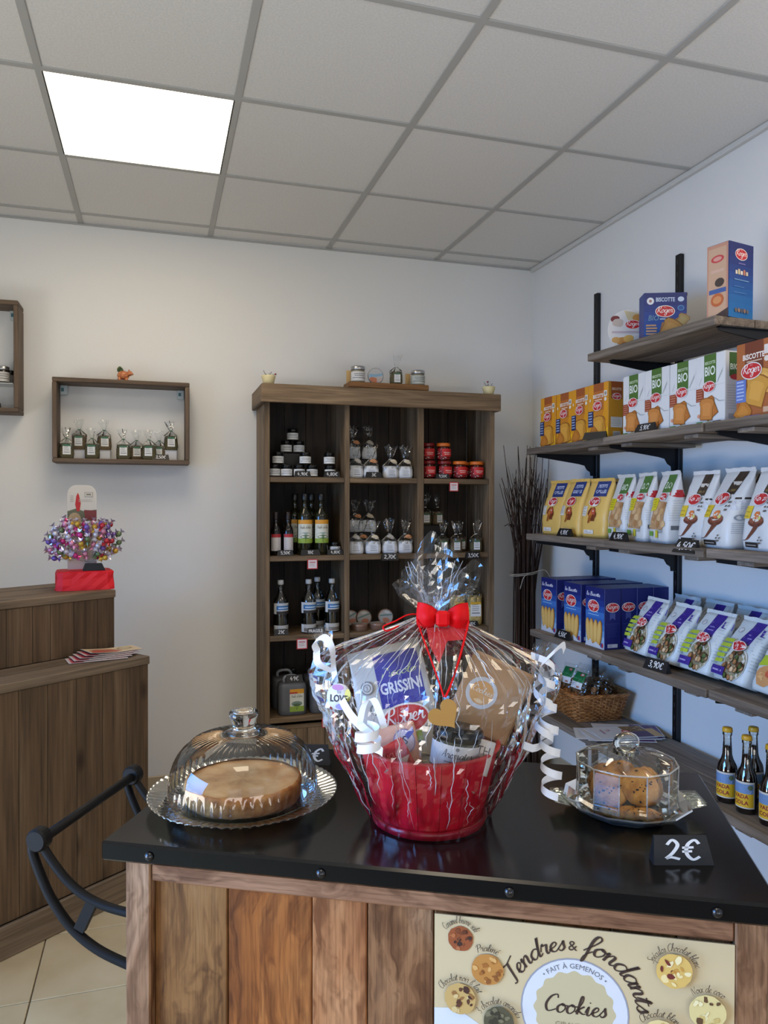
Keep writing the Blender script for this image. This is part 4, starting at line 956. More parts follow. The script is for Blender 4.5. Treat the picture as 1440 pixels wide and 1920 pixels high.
put(pA, (1.580, 3.60, S3), -.1, 'clear bag of yellow grain with white label beside the outer side panel'); dup(pA, (1.490, 3.61, S3), .1, 'clear bag of yellow grain with white label behind the gift wrap')
price_tag('3,90\u20ac', .080, 'chalk price tag before the yellow grain bags, partly hidden by the gift wrap', (1.545, 3.548, S3), 0, .026)
# ---------------------------------------------------------------- fourth row: oil canisters
M_can = pm((92, 94, 98), .35, name='grey_plastic'); M_can_top = pm((150, 152, 154), .35)
t = thing('oil_canister', 'x', 'canister', (.628, 3.62, S4), 0, 'grey oil canisters on the lowest open shelf')
b = MB(); V = []; F = []; n = 28
pr = [(0, .93), (.004, .99), (.03, 1.0), (.12, 1.0), (.140, .97), (.150, .88), (.153, .6)]
for z, k in pr:
    for x, y in sq_section(.068*k, .05*k, n, 5): V.append((x, y, z))
for i in range(len(pr)-1):
    for j in range(n): F.append((i*n+j, i*n+(j+1) % n, (i+1)*n+(j+1) % n, (i+1)*n+j))
F += [tuple(range(n-1, -1, -1)), tuple(range((len(pr)-1)*n, len(pr)*n))]
b.add(V, F, M_can, True); b.build('body', t)
MB().tube(catmull([(-.035, 0, .150), (-.036, 0, .170), (-.02, 0, .180), (.014, 0, .180), (.030, 0, .168), (.032, 0, .150)], 5), .0075, M_can_top, 10).build('handle', t)
MB().lathe([(.015, .150), (.015, .166), (.017, .167), (.017, .182), (.015, .184), (0, .184)], pm((24, 24, 24), .4), 16, M=T(.046, .02, 0)).build('cap', t)
D = Decal(); D.rect(-.017, .018, .051, .126, (214, 214, 200)); D.rect(-.017, .104, .051, .126, (216, 152, 40)); D.rect(-.017, .104, .02, .112, (186, 60, 40)); D.script("Huile d'olive", .017, .086, .007, (90, 80, 44), .2, width=.054)
D.rect(-.017, .018, .051, .044, (142, 168, 62)); D.ell(.017, .056, .026, .012, (120, 140, 130)); D.ell(.017, .05, .018, .007, (80, 104, 66)); D.poly([(.012, .042), (.017, .028), (.024, .046), (.017, .033)], (36, 54, 28))
D.flat('label', t, (0, -.0508, 0), (1, 0, 0), (0, 0, 1))
cn = put(t, (.624, 3.605, S4), 0, 'grey oil canister with yellow label and 49 euro tag on top'); dup(cn, (.778, 3.605, S4), 0, 'grey oil canister with yellow label half hidden by the gift wrap')
dup(cn, (.612, 3.735, S4), 0, 'grey oil canister at the back behind the tagged one'); dup(cn, (.772, 3.735, S4), 0, 'grey oil canister at the back beside the divider')
t = price_tag('49\u20ac', .084, 'chalk price tag reading 49 euros lying on an oil canister', (.634, 3.575, S4+.1535), 0, .036, lean=26)

# ---------------------------------------------------------------- on top of the bookcase
ZT = 1.971
def pot(lb, x, y, flower):
    t = thing('cup_ornament', lb, 'ornament', (x, y, ZT))
    MB().lathe([(0, 0), (.020, 0), (.024, .003), (.0325, .036), (.033, .042), (.030, .042), (.026, .034), (0, .030)], pm((222, 208, 158), .5), 24, rfun=lambda a, z: 1+.02*math.cos(12*a)).build('cup', t)
    b = MB()
    for k in range(5):
        a = k*1.3; b.tube(catmull([(0, 0, .03), (.012*math.cos(a), .012*math.sin(a), .045), (.026*math.cos(a), .02*math.sin(a), .048+.01*(k % 3))], 4), .0012, pm((74, 52, 36), .7), 5)
    b.build('twig', t)
    b = MB(); b.tube([(.0, 0, .03), flower], .0008, pm((74, 52, 36), .7), 5); b.ell(flower, (.005, .005, .004), pm((150, 34, 30), .4), 10, 6); b.ell((flower[0]+.003, flower[1]-.003, flower[2]+.001), .002, pm((24, 18, 18), .4), 6, 4); b.build('ladybird', t)
pot('cream cup ornament with twigs and red berry on the bookcase top nearest the wall boxes', .500, 3.522, (.032, -.005, .050)); pot('cream cup ornament with twigs on the bookcase top corner nearest the wall shelving', 1.622, 3.522, (-.006, 0, .068))
t = thing('display_board', 'orange-brown wooden display board lying on the bookcase top', 'board', (1.088, 3.60, ZT))
W_or = wood('orange_pine', (126, 82, 44), (158, 110, 64), (176, 130, 84), 'x', 10, 1.2, .5, .3)
MB().box((-.195, -.055, .012), (.218, .055, .040), W_or, .003).build('plank', t)
for x in (-.16, .18): MB().box((x-.02, -.05, 0), (x+.02, .05, .0118), W_or, .002).build('batten', t)
ZB = ZT+.0402
def jar2(lb, x, lidc, lab, r=.036, h=.082):
    t = small_jar('glass_jar', lb, lidc, speckle('jar_spice_%d' % int(x*1000), [(120, 112, 92), (150, 142, 120)], 200, .3, .2), r, h, None, lab, lidr=r*.98, lidh=.018); put(t, (x, 3.60, ZB), 0); return t
jar2('glass jar with steel lid and white label first on the orange board', .952, M_steel, (206, 206, 204)); jar2('square-labelled glass jar with steel lid last on the orange board', 1.266, M_steel, (176, 180, 170), .036, .078)
for x, y, lb in ((.912, 3.625, 'small wooden card behind the first steel-lidded jar on the board'), (1.222, 3.63, 'small wooden card behind the last steel-lidded jar on the board')):
    t = thing('display_card', lb, 'card', (x, y, ZB)); MB().box((-.012, -.002, 0), (.014, .002, .066), pm((206, 170, 110), .6), .001).build('card', t)
t = thing('round_card', 'round blue and orange printed disc standing on the orange board', 'card', (1.043, 3.60, ZB), 0)
MB().lathe([(0, -.006), (.039, -.006), (.040, -.004), (.040, .004), (.039, .006), (0, .006)], pm((150, 150, 148), .3, .3), 28, M=T(0, 0, .0402) @ RX(R(90))).build('disc', t)
D = Decal(); D.ell(0, .0402, .037, .037, (176, 176, 174), 28); D.poly([(-.034, .05), (.0, .048), (.035, .056), (.036, .044), (.0, .036), (-.036, .032)], (128, 164, 186)); D.poly([(-.034, .028), (-.02, .034), (.004, .030), (.006, .008), (-.012, .006), (-.028, .014)], (186, 112, 78)); D.poly([(.008, .028), (.03, .034), (.028, .016), (.008, .008)], (188, 170, 160))
D.flat('print', t, (0, -.0062, 0), (1, 0, 0), (0, 0, 1))
dup(hA, (1.150, 3.60, ZB), 0, 'tied clear bag of herbs standing on the orange board')

# ================================================================== wall boxes (back wall, left)
W_bx = wood('brown_stained_wall_box', (84, 68, 54), (112, 94, 78), (128, 110, 94), 'x', 12, 1.2, .6, .2, .06)
W_bz = wood('brown_stained_wall_box_upright', (84, 68, 54), (112, 94, 78), (128, 110, 94), 'z', 12, 1.2, .6, .2, .06)
def wall_box(lb, x0, x1, z0, z1, dep=.143, th_=.02):
    t = thing('wall_box', lb, 'shelf', (x0, YB, z0)); w_, h_ = x1-x0, z1-z0
    for n_, a, b in (('top_board', (0, -dep, h_-th_), (w_, -.001, h_)), ('bottom_board', (0, -dep, 0), (w_, -.001, th_))): MB().box(a, b, W_bx, .003).build(n_, t)
    for a, b in (((0, -dep, th_+.0003), (th_, -.001, h_-th_-.0003)), ((w_-th_, -dep, th_+.0003), (w_, -.001, h_-th_-.0003))): MB().box(a, b, W_bz, .003).build('side_board', t)
    for x in (th_, w_-th_-.034):
        b = MB(); b.box((x+.001, -.03, h_-th_-.045), (x+.033, -.012, h_-th_-.0008), pm((196, 208, 210), .3), .002); b.box((x+.006, -.0315, h_-th_-.03), (x+.018, -.0302, h_-th_-.014), pm((70, 120, 130), .4)); b.build('hanging_bracket', t)
    return t
wb = wall_box('brown open wall box holding clear bags of herbs', -.454, .150, 1.602, 1.990)
wall_box('brown open wall box cut off at the picture edge with a jar on glass', -1.19, -.592, 1.822, 2.322)
ZW = 1.6222
GW = 'clear herb bags in the wall box'
wA = film_bag('herb_bag', 'x', M_herb, .062, .040, .070, .095, .150, GW, header=(60, 110, 80), seed=31, labz=.018, lab=(.034, .046), band=pm((70, 120, 90), .5))
wB = film_bag('herb_bag', 'x', M_herb2, .062, .040, .070, .095, .150, GW, header=(60, 110, 80), seed=37, labz=.018, lab=(.034, .046), band=pm((70, 120, 90), .5))
M_rise = pm((205, 206, 210), .5)
def riser(x, lb, h_):
    t = thing('display_riser', lb, 'riser', (x, 3.80, ZW)); MB().box((-.028, -.026, 0), (.028, .03, h_-.002), M_rise, .002).build('block', t); MB().box((-.030, -.028, h_-.0018), (.030, .032, h_), M_rise, 0).build('top_sheet', t)
riser(-.348, 'white riser block under the second herb bag in the wall box', .044); riser(-.238, 'white riser block under the fourth herb bag in the wall box', .044); riser(.066, 'white riser block under the last herb bag in the wall box', .050)
for pr, x, y, z, lb in ((wA, -.398, 3.745, ZW, 'front herb bag nearest the closed end of the wall box, first in the row'), (wB, -.348, 3.80, ZW+.0442, 'raised herb bag between the first two front bags in the wall box'), (wA, -.287, 3.745, ZW, 'front herb bag second in the front row of the wall box'),
    (wB, -.238, 3.80, ZW+.0442, 'raised herb bag behind the second front bag in the wall box'), (wA, -.150, 3.745, ZW, 'herb bag in the middle of the wall box, in front of another'), (wB, -.092, 3.797, ZW, 'herb bag in the middle of the wall box, half behind another'),
    (wA, -.034, 3.745, ZW, 'herb bag beside the 3,50 tag in the wall box'), (wB, .012, 3.792, ZW, 'herb bag hidden behind the 3,50 tag in the wall box'), (wA, .066, 3.80, ZW+.0502, 'raised herb bag at the tag end of the wall box')):
    if pr['label'] == 'x': put(pr, (x, y, z), rnd.uniform(-.2, .2), lb)
    else: dup(pr, (x, y, z), rnd.uniform(-.2, .2), lb)
price_tag('3,50\u20ac', .080, 'chalk price tag reading 3,50 in the wall box of herb bags', (.018, 3.722, ZW), 0, .028)
t = thing('animal_figurine', 'small orange animal figurine with green leaves on the wall box', 'figurine', (-.150, 3.76, 1.9902))
M_fig = speckle('orange_glaze', [(150, 74, 40), (196, 116, 74), (214, 150, 104)], 90, .4, .3)
b = MB(); b.ell((0, 0, .030), (.028, .018, .021), M_fig, 14, 9)
for x, y in ((-.018, -.009), (.014, -.009), (-.018, .009), (.014, .009)): b.lathe([(0, 0), (.0075, 0), (.008, .006), (.006, .022)], M_fig, 10, M=T(x, y, 0))
b.ell((.028, -.003, .040), (.014, .012, .012), M_fig, 12, 8); b.ell((.040, -.004, .037), (.006, .006, .005), M_fig, 8, 6)
for y in (-.010, .006): b.ell((.025, y, .053), (.003, .004, .005), M_fig, 8, 5)
b.build('body', t)
b = MB()
for k in range(7):
    a = k*.9; b.ell((-.014+.008*math.cos(a), .006*math.sin(a), .052+.006*(k % 3)), (.007, .003, .008), pm((66, 84, 46), .6), 8, 5, rot=Matrix.Rotation(a, 3, 'Y'))
b.build('leaf_tuft', t)
b = MB()
for k in range(6): b.ell((-.02+.009*k, -.017, .026+.008*(k % 2)), .0035, pm((206, 150, 84), .4), 7, 5)
b.build('spot', t)
t = thing('glass_plate', 'clear glass shelf plate across the second wall box', 'shelf', (-.90, 3.775, 1.955)); MB().box((-.262, -.06, -.004), (.284, .06, .0), pm((200, 206, 206), .1), .001).build('pane', t)
t = small_jar('glass_jar', 'small jar with steel lid on the glass plate of the cut-off wall box', M_steel, M_dark, .030, .078, None, (198, 194, 188), lidh=.016); put(t, (-.668, 3.765, 1.9553), .2)
t = small_jar('glass_jar', 'dark jar standing behind the steel-lidded one in the cut-off wall box', M_lidblk, M_dark, .026, .066, None, (120, 110, 100), lidh=.014); put(t, (-.640, 3.80, 1.9553), .2)
price_tag('3\u20ac', .060, 'small chalk tag in the cut-off wall box', (-.70, 3.74, 1.8423), 0, .026)

# ================================================================== on the desk: lollipop display and leaflets
w37, n37 = Vector((math.cos(th), math.sin(th), 0)), Vector((-math.sin(th), math.cos(th), 0))
ld = thing('lollipop_stand', 'lollipop display stand on a red paper block with chilli card', 'display stand', (-.270, 3.135, 1.0858), R(8))
M_redp = pm((238, 24, 36), .6, name='red_crepe_paper', noise=60); q = random.Random(2)
b = MB(); V = []; F = []; n = 28
for z, k in ((0, 1.03), (.02, 1.0), (.045, .98), (.066, .99), (.072, .94), (.073, .5)):
    for x, y in sq_section(.103*k, .075*k, n, 9): V.append((x+q.uniform(-.003, .003), y+q.uniform(-.003, .003), z+q.uniform(-.002, .002)*(0 < z < .07)))
for i in range(5):
    for j in range(n): F.append((i*n+j, i*n+(j+1) % n, (i+1)*n+(j+1) % n, (i+1)*n+j))
F += [tuple(range(n-1, -1, -1)), tuple(range(5*n, 6*n))]
b.add(V, F, M_redp, False); b.build('wrapped_base', ld)
def rounded(x0, x1, z0, z1, r, k=6):
    P = [(x0, z0), (x1, z0)]
    for i in range(k+1): a = PI/2*i/k; P.append((x1-r+r*math.cos(a), z1-r+r*math.sin(a)))
    for i in range(k+1): a = PI/2+PI/2*i/k; P.append((x0+r+r*math.cos(a), z1-r+r*math.sin(a)))
    return P
CB = MB(); CB.prism(rounded(-.060, .046, .0735, .402, .035), -.0015, .0015, pm((206, 196, 180), .6)); cbo = CB.build('card_board', ld); cbo.location = (0, .018, 0)
D = Decal(); D.poly([(-.060, .300), (-.030, .310), (.0, .300), (.046, .306), (.046, .255), (.02, .262), (-.02, .258), (-.06, .225)], (96, 96, 70)); D.ell(-.034, .265, .024, .030, (178, 150, 110), 14); D.poly([(0, .305), (.046, .302), (.046, .262), (.004, .268)], (120, 44, 40)); D.ell(-.030, .235, .03, .022, (150, 122, 84), 12)
D.poly([(-.026, .300), (-.016, .300), (-.012, .330), (-.018, .362), (-.022, .372), (-.028, .358), (-.032, .326)], (186, 30, 32)); D.lines(-.05, .36, -.036, 4, .007, (150, 140, 126), .002)
D.rect(.002, .356, .032, .374, (150, 140, 120)); D.rect(.004, .358, .030, .372, (206, 196, 180)); D.rect(.008, .362, .026, .368, (120, 112, 96)); D.lines(-.02, .345, .036, 2, .006, (180, 170, 156), .002)
for k in range(7): D.ell(-.034+.010*k, .205+.003*(k % 2), .004, .008, [(120, 40, 60), (70, 60, 110), (160, 60, 40)][k % 3], 8)
D.flat('print', cbo, (0, -.0016, 0), (1, 0, 0), (0, 0, 1))
MB().prism([(-.010, .0735), (.072, .0735), (.060, .100), (.0, .100)], -.062, -.040, M_slate).build('black_foot', ld)
sb = MB()
for x in (.0, .02): sb.box((x-.004, -.02, .0735), (x+.004, -.014, .125), pm((200, 190, 170), .5))
sb.build('holder', ld)
lol_cols = [('magenta', (206, 62, 136)), ('violet', (128, 98, 176)), ('pink', (226, 150, 180)), ('silver', (204, 200, 212)), ('yellow', (206, 164, 60)), ('red', (196, 52, 60)), ('green', (112, 130, 90))]
protos = {}
for nm, c in lol_cols:
    t = thing('lollipop', 'lollipop in %s foil wrapper in the red lollipop stand' % nm, 'lollipop', (0, 0, 0), 0, 'foil-wrapped lollipops of the stand, %s' % nm)
    MB().tube([(0, 0, -.055), (0, 0, .004)], .0012, pm((206, 200, 196), .5), 5).build('stick', t)
    f = MB(); M_f = pm(c, .22, .35); M_f2 = pm((206, 196, 214), .18, .6)
    f.ell((0, 0, .012), (.0105, .0105, .0115), M_f, 9, 6)
    for s_ in (1, -1):
        V = [(0, 0, .012+s_*.008)]; k_ = 9
        for i in range(k_): a = 2*PI*i/k_; V.append((.014*math.cos(a)*(1 if i % 2 else .6), .014*math.sin(a)*(1 if i % 2 else .6), .012+s_*(.019+.004*(i % 2))))
        f.add(V, [(0, 1+i, 1+(i+1) % k_) for i in range(k_)], M_f2 if s_ > 0 else M_f, False)
    f.build('wrapper', t); protos[nm] = t
q = random.Random(12); used = set()
lol_pts = []
while len(lol_pts) < 84:
    a, el = q.uniform(0, 2*PI), q.uniform(-.75, 1.35); rr = q.uniform(.55, 1.0)**.5
    p = Vector((.126*math.cos(el)*math.cos(a)*rr-.002, .078*math.cos(el)*math.sin(a)*rr-.030, .176+.092*math.sin(el)*rr))
    if p.z > .215 and abs(p.x+.007) < .05 and (p.z > .245 or p.y > -.03): continue
    if p.y > .005 and -.075 < p.x < .06: p.y = -.04-.03*q.random()
    if any((p-o).length < .021 for o in lol_pts): continue
    lol_pts.append(p)
for tip in lol_pts:
    base = Vector((.010+(tip.x)*.12, -.030+tip.y*.1, .105)); d = (tip-base).normalized()
    nm = q.choice(['magenta', 'violet', 'pink', 'silver', 'magenta', 'violet', 'pink', 'pink', 'yellow', 'red', 'green', 'magenta'] if tip.x < .03 else ['silver', 'violet', 'pink', 'yellow', 'red', 'green', 'yellow', 'silver', 'violet', 'red'])
    o = protos[nm] if nm not in used else dup(protos[nm]); used.add(nm)
    where = ('top' if tip.z > .215 else 'bottom' if tip.z < .145 else 'middle')+(' of the outer side' if tip.x > .045 else ' of the inner side' if tip.x < -.05 else ' before the card')
    o['label'] = '%s foil lollipop, %s of the red display stand' % (nm, where); o['group'] = '%s lollipops, %s' % (nm, where)
    o.location = ld.matrix_basis @ tip; o.rotation_euler = (Matrix.Rotation(R(8), 3, 'Z') @ d.to_track_quat('Z', 'Y').to_matrix()).to_euler()
for nm in protos:
    if nm not in used: bpy.data.objects.remove(protos[nm])
# leaflets fanned on the lower step
q = random.Random(3)
for i in range(5):
    t = thing('leaflet', ['lowest leaflet of the fan on the desk step, nearest the front', 'second leaflet from the bottom of the desk fan', 'middle leaflet of the desk fan', 'fourth leaflet up in the desk fan', 'top leaflet of the desk fan, beige with red print'][i], 'leaflet', (0, 0, 0), 0, 'leaflets fanned on the desk step')
    b = MB(); M_pp = pm((206, 196, 190), .5)
    def surf(u, v, lift): return Vector((-.10+.20*u, -.05+.10*v, .0008+lift+.010*(max(0, .55-u)/.55)**1.5*(i/4.0)))
    b.grid(lambda u, v: surf(u, v, .0012), 10, 2, M_pp, False); b.grid(lambda u, v: surf(1-u, v, 0), 10, 2, M_pp, False); b.build('sheet', t)
    D = Decal(); D.rect(-.095, -.046, .095, .046, (214, 190, 150) if i == 4 else (204, 176, 172), 10, 1)
    if i == 4: D.poly([(-.09, .0), (-.05, .03), (0, .02), (.03, -.02), (0, -.04), (-.06, -.035)], (180, 100, 80)); D.ell(.05, .01, .03, .022, (150, 132, 96), 14); D.ell(.05, .01, .02, .014, (206, 186, 140), 12); D.rect(-.088, -.04, -.03, -.02, (196, 60, 60))
    else: D.rect(-.09, -.044, -.05, .044, (176, 70, 80)); D.rect(-.046, -.04, .03, .04, (222, 210, 204)); D.lines(-.04, .03, .03, 5, .012, (170, 90, 96), .004)
    pb = MB(); D.put(pb, lambda x, y, d: surf((x+.1)/.2, (y+.05)/.1, .0012+d), .0001, .0003); pb.build('print', t)
    t.location = Vector((-.205, 2.925, .8574+.0028*i))+w37*(.022*i-.03)+n37*(.009*i-.036); t.rotation_euler = (0, 0, R(14+3*i))

# ================================================================== goods on the wall shelving (fronts face the shop, -x)
RW = R(-90)
def carton(name, label, w_, d_, h_, col, front, side, loc, rz=RW, group=None, top=None, edge=.0012):
    t = thing(name, label, 'carton', loc, rz, group)
    b = MB(); b.box((-w_/2, -d_/2, 0), (w_/2, d_/2, h_), pm(col, .42), edge)
    if top: b.box((-w_/2+.001, -d_/2+.001, h_-.0002), (w_/2-.001, d_/2-.001, h_+.0003), pm(top, .42))
    # the lid flap fold
    b.box((-w_/2+.004, -.0006, h_), (w_/2-.004, .0006, h_+.0007), pm(tuple(int(x*.8) for x in (top or col)), .5))
    b.build('box', t)
    if front: D = Decal(); front(D, w_, h_); D.flat('front_print', t, (-w_/2, -d_/2, 0), (1, 0, 0), (0, 0, 1))
    if side: D = Decal(); side(D, d_, h_); D.flat('side_print', t, (w_/2, -d_/2, 0), (0, 1, 0), (0, 0, 1))
    return t
CR, CRD, CRL = (206, 150, 62), (150, 92, 34), (226, 186, 104)
def rusk(D, x, y, s, rot=0, c=CR, rim=CRD):
    def q(px_, py_): ca, sa = math.cos(rot), math.sin(rot); return (x+(px_*ca-py_*sa)*s, y+(px_*sa+py_*ca)*s)
    sh = [(-.42, -.5), (.42, -.5), (.44, .12), (.52, .3), (.42, .5), (.15, .56), (-.15, .56), (-.42, .5), (-.52, .3), (-.44, .12)]
    D.poly([q(a*1.07, b*1.07) for a, b in sh], rim); D.poly([q(a*.98, b*.98) for a, b in sh], c); D.poly([q(a*.62, b*.62) for a, b in sh], tuple(min(255, v+12) for v in c))
def f_yellow(D, w, h):
    D.rect(.002, .002, w-.002, h-.002, (222, 152, 30)); D.rect(w*.26, h*.86, w*.78, h, (160, 84, 36)); D.rect(w*.26, h*.52, w*.78, h*.86, (186, 108, 44)); D.poly([(w*.5, 0), (w, 0), (w, h*.22)], (236, 180, 36)); D.poly([(w*.26, h*.52), (w*.78, h*.52), (w*.70, h*.40), (w*.34, h*.42)], (204, 130, 40))
    D.text('BISCOTTE', w*.50, h*.745, h*.062, (238, 232, 222), .03, wmax=w*.52); D.rect(w*.32, h*.70, w*.7, h*.715, (236, 214, 190))
    D.rect(w*.79, h*.75, w*.95, h*.85, (226, 222, 214)); D.ell(w*.87, h*.80, w*.05, h*.035, (150, 140, 130), 10); D.ell(w*.87, h*.70, w*.06, h*.034, (230, 224, 214), 12)
    rusk(D, w*.62, h*.20, w*.55, .25, (208, 144, 48)); rusk(D, w*.50, h*.22, w*.58, .05, (214, 154, 58)); rusk(D, w*.26, h*.10, w*.40, -.7, (190, 118, 40))
    D.rect(0, h*.24, w*.27, h*.52, (46, 52, 92)); D.lines(w*.03, h*.50, w*.24, 5, h*.05, (150, 170, 206), h*.022); D.rect(w*.30, 0, w*.68, h*.03, (50, 44, 96)); D.ell(w*.12, h*.72, w*.03, h*.03, (238, 226, 200), 8)
    D.logo(w*.48, h*.60, w*.46)
def s_yellow(D, w, h):
    D.rect(.001, .002, w-.001, h-.002, (196, 138, 34)); D.rect(w*.18, h*.70, w*.92, h, (158, 82, 36)); D.text('BISCOTTE', w*.55, h*.85, h*.04, (226, 200, 170), .03, wmax=w*.62); D.logo(w*.55, h*.74, w*.62)
    D.rect(w*.16, h*.20, w*.92, h*.38, (216, 214, 208)); D.lines(w*.2, h*.365, w*.88, 6, h*.026, (150, 148, 142), .0016); D.rect(w*.3, h*.03, w*.78, h*.13, (214, 210, 204)); [D.rect(w*(.34+.07*i), h*.045, w*(.37+.07*i), h*.12, (60, 56, 54)) for i in range(6)]
yb = carton('rusk_carton', 'orange-yellow rusk carton nearest the room corner, first of four', .138, .072, .232, (206, 142, 32), f_yellow, s_yellow, (1.781, 3.135, LV['s4']), group='orange-yellow rusk cartons', top=(196, 120, 40))
for i, (y, x) in enumerate(((2.996, 1.786), (2.857, 1.782), (2.717, 1.780))):
    dup(yb, (x, y, LV['s4']), RW+rnd.uniform(-.03, .03), ['orange-yellow rusk carton second from the room corner', 'orange-yellow rusk carton third from the room corner', 'orange-yellow rusk carton with its narrow side in view, next to the white cartons'][i])
def f_bio(D, w, h):
    D.rect(.001, .001, w-.001, h-.001, (222, 222, 220)); D.rect(w*.28, h*.58, w*.70, h, (74, 110, 44)); D.text('BISCOTTE', w*.49, h*.86, h*.040, (200, 214, 180), .03, wmax=w*.36); D.text('BIO', w*.49, h*.70, h*.125, (232, 236, 226), .02, wmax=w*.36)
    D.rect(0, h*.545, w, h*.549, (190, 190, 190)); D.rect(0, h*.34, w*.28, h*.53, (150, 70, 44)); D.lines(w*.03, h*.51, w*.25, 5, h*.036, (196, 130, 106), h*.012)
    for k in range(5): D.poly([(w*(.74+.035*k), h*(.58+.03*k)), (w*(.77+.035*k), h*(.585+.03*k)), (w*(.80+.035*k), h*(.66+.03*k))], (180, 184, 180)); D.poly([(w*(.10+.02*k), h*(.58+.02*k)), (w*(.12+.02*k), h*(.58+.02*k)), (w*(.13+.02*k), h*(.62+.02*k))], (196, 198, 196))
    D.poly([(w*.66, h*.36), (w*.82, h*.30), (w, h*.30), (w, h*.31), (w*.83, h*.315), (w*.68, h*.37)], (176, 180, 178))
    rusk(D, w*.50, h*.22, w*.46, .5, (186, 112, 48)); rusk(D, w*.40, h*.21, w*.48, -.08, (200, 130, 62))
    D.ell(w*.12, h*.13, w*.05, h*.03, (214, 150, 120), 8); D.rect(w*.04, h*.01, w*.26, h*.045, (70, 140, 70)); D.rect(w*.36, h*.02, w*.56, h*.04, (186, 190, 150)); D.rect(w*.62, h*.025, w*.9, h*.035, (60, 60, 60))
    D.logo(w*.48, h*.535, w*.44)
def s_bio(D, w, h):
    D.rect(.001, .001, w-.001, h-.001, (206, 206, 208)); D.rect(w*.26, h*.64, w, h*.98, (64, 98, 40)); D.text('BIO', w*.62, h*.74, h*.08, (210, 218, 200), .02, wmax=w*.6); D.ell(w*.65, h*.635, w*.34, h*.04, (176, 40, 44), 18); D.lines(w*.1, h*.52, w*.9, 10, h*.036, (160, 162, 164), .0012); D.rect(w*.2, h*.05, w*.8, h*.12, (170, 172, 174))
wb_ = carton('rusk_carton', 'white rusk carton with green BIO stripe beside the orange-yellow cartons', .1365, .060, .229, (220, 220, 218), f_bio, s_bio, (1.775, 2.476, LV['s4']), group='white rusk cartons with green stripe', top=(214, 214, 212))
for i, y in enumerate((2.338, 2.200, 2.061)):
    dup(wb_, (1.775+.003*(i % 2), y, LV['s4']), RW+rnd.uniform(-.02, .02), ['white rusk carton with green BIO stripe, second of four, above the 5,90 tag', 'white rusk carton with green BIO stripe, third of four', 'white rusk carton with green BIO stripe beside the brown carton'][i])
def f_brown(D, w, h):
    D.rect(.001, .001, w-.001, h-.001, (170, 98, 52)); D.rect(w*.25, h*.62, w*.78, h, (116, 56, 34)); D.text('BISCOTTE', w*.50, h*.775, h*.066, (238, 226, 214), .035, wmax=w*.62); D.rect(w*.30, h*.735, w*.74, h*.75, (214, 186, 164)); D.rect(w*.80, h*.80, w*.96, h*.92, (222, 214, 206)); D.ell(w*.87, h*.74, w*.07, h*.038, (226, 214, 200), 12)
    rusk(D, w*.80, h*.46, w*.46, -.3, (216, 164, 80)); rusk(D, w*.58, h*.34, w*.62, -.3, (206, 150, 62)); rusk(D, w*.2, h*.08, w*.4, -.8, (190, 122, 44))
    D.rect(0, h*.22, w*.30, h*.52, (100, 124, 190)); D.lines(w*.03, h*.5, w*.27, 6, h*.046, (176, 190, 224), h*.018); D.rect(w*.25, 0, w*.7, h*.03, (120, 110, 160)); D.rect(w*.8, h*.05, w*.94, h*.12, (206, 170, 140)); D.logo(w*.46, h*.615, w*.60)
t = carton('rusk_carton', 'brown rusk carton with red logo at the picture edge', .140, .072, .232, (158, 90, 48), f_brown, s_yellow, (1.775, 1.868, LV['s4']), top=(150, 84, 44))
dup(t, (1.776, 1.724, LV['s4']), RW, 'brown rusk carton beyond the picture edge beside the first')
price_tag('5,90\u20ac', .115, 'chalk price tag reading 5,90 before the white cartons', (1.708, 2.365, LV['s4']), RW, .034)
price_tag('', .108, 'black price wedge turned away before the orange-yellow cartons', (1.708, 2.690, LV['s4']), RW+.5, .032)
# top shelf
def f_blue(D, w, h):
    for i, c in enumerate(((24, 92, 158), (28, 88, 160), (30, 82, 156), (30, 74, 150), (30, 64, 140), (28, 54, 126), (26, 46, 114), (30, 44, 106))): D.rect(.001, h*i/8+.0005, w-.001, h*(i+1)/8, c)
    D.text('BISCOTTE', w*.50, h*.83, h*.075, (190, 206, 226), .03, wmax=w*.44); D.ell(w*.15, h*.84, w*.085, h*.07, (220, 222, 226), 16); D.ell(w*.15, h*.84, w*.035, h*.03, (160, 120, 110), 10); D.ell(w*.86, h*.87, w*.075, h*.05, (190, 206, 226), 12); D.ell(w*.86, h*.70, w*.08, h*.055, (84, 140, 190), 12); D.ell(w*.86, h*.70, w*.06, h*.04, (36, 84, 150), 12)
    D.poly([(w*.3, h*.02), (w*.9, h*.22), (w, h*.60), (w*.72, h*.48), (w*.42, h*.42)], (150, 110, 70)); rusk(D, w*.90, h*.46, w*.26, -.5, (160, 140, 90)); rusk(D, w*.62, h*.28, w*.44, -.5, (176, 132, 70), (120, 84, 50)); 
    D.text('BIO', w*.22, h*.46, h*.10, (110, 150, 176), .01, .15, wmax=w*.24); D.rect(w*.37, h*.475, w*.5, h*.50, (170, 196, 210)); D.lines(w*.05, h*.38, w*.34, 4, h*.055, (190, 150, 110), h*.03); D.logo(w*.49, h*.635, w*.46)
def s_blue(D, w, h): D.rect(.001, .001, w-.001, h-.001, (150, 136, 124)); D.lines(w*.15, h*.9, w*.85, 12, h*.06, (128, 116, 106), .002); D.rect(0, h*.94, w, h, (36, 40, 90))
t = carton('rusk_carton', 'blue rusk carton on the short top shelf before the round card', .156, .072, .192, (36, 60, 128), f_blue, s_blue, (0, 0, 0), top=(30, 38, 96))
t.location = (1.836, 2.429, 2.0172); t.rotation_euler = (0, 0, R(-22))
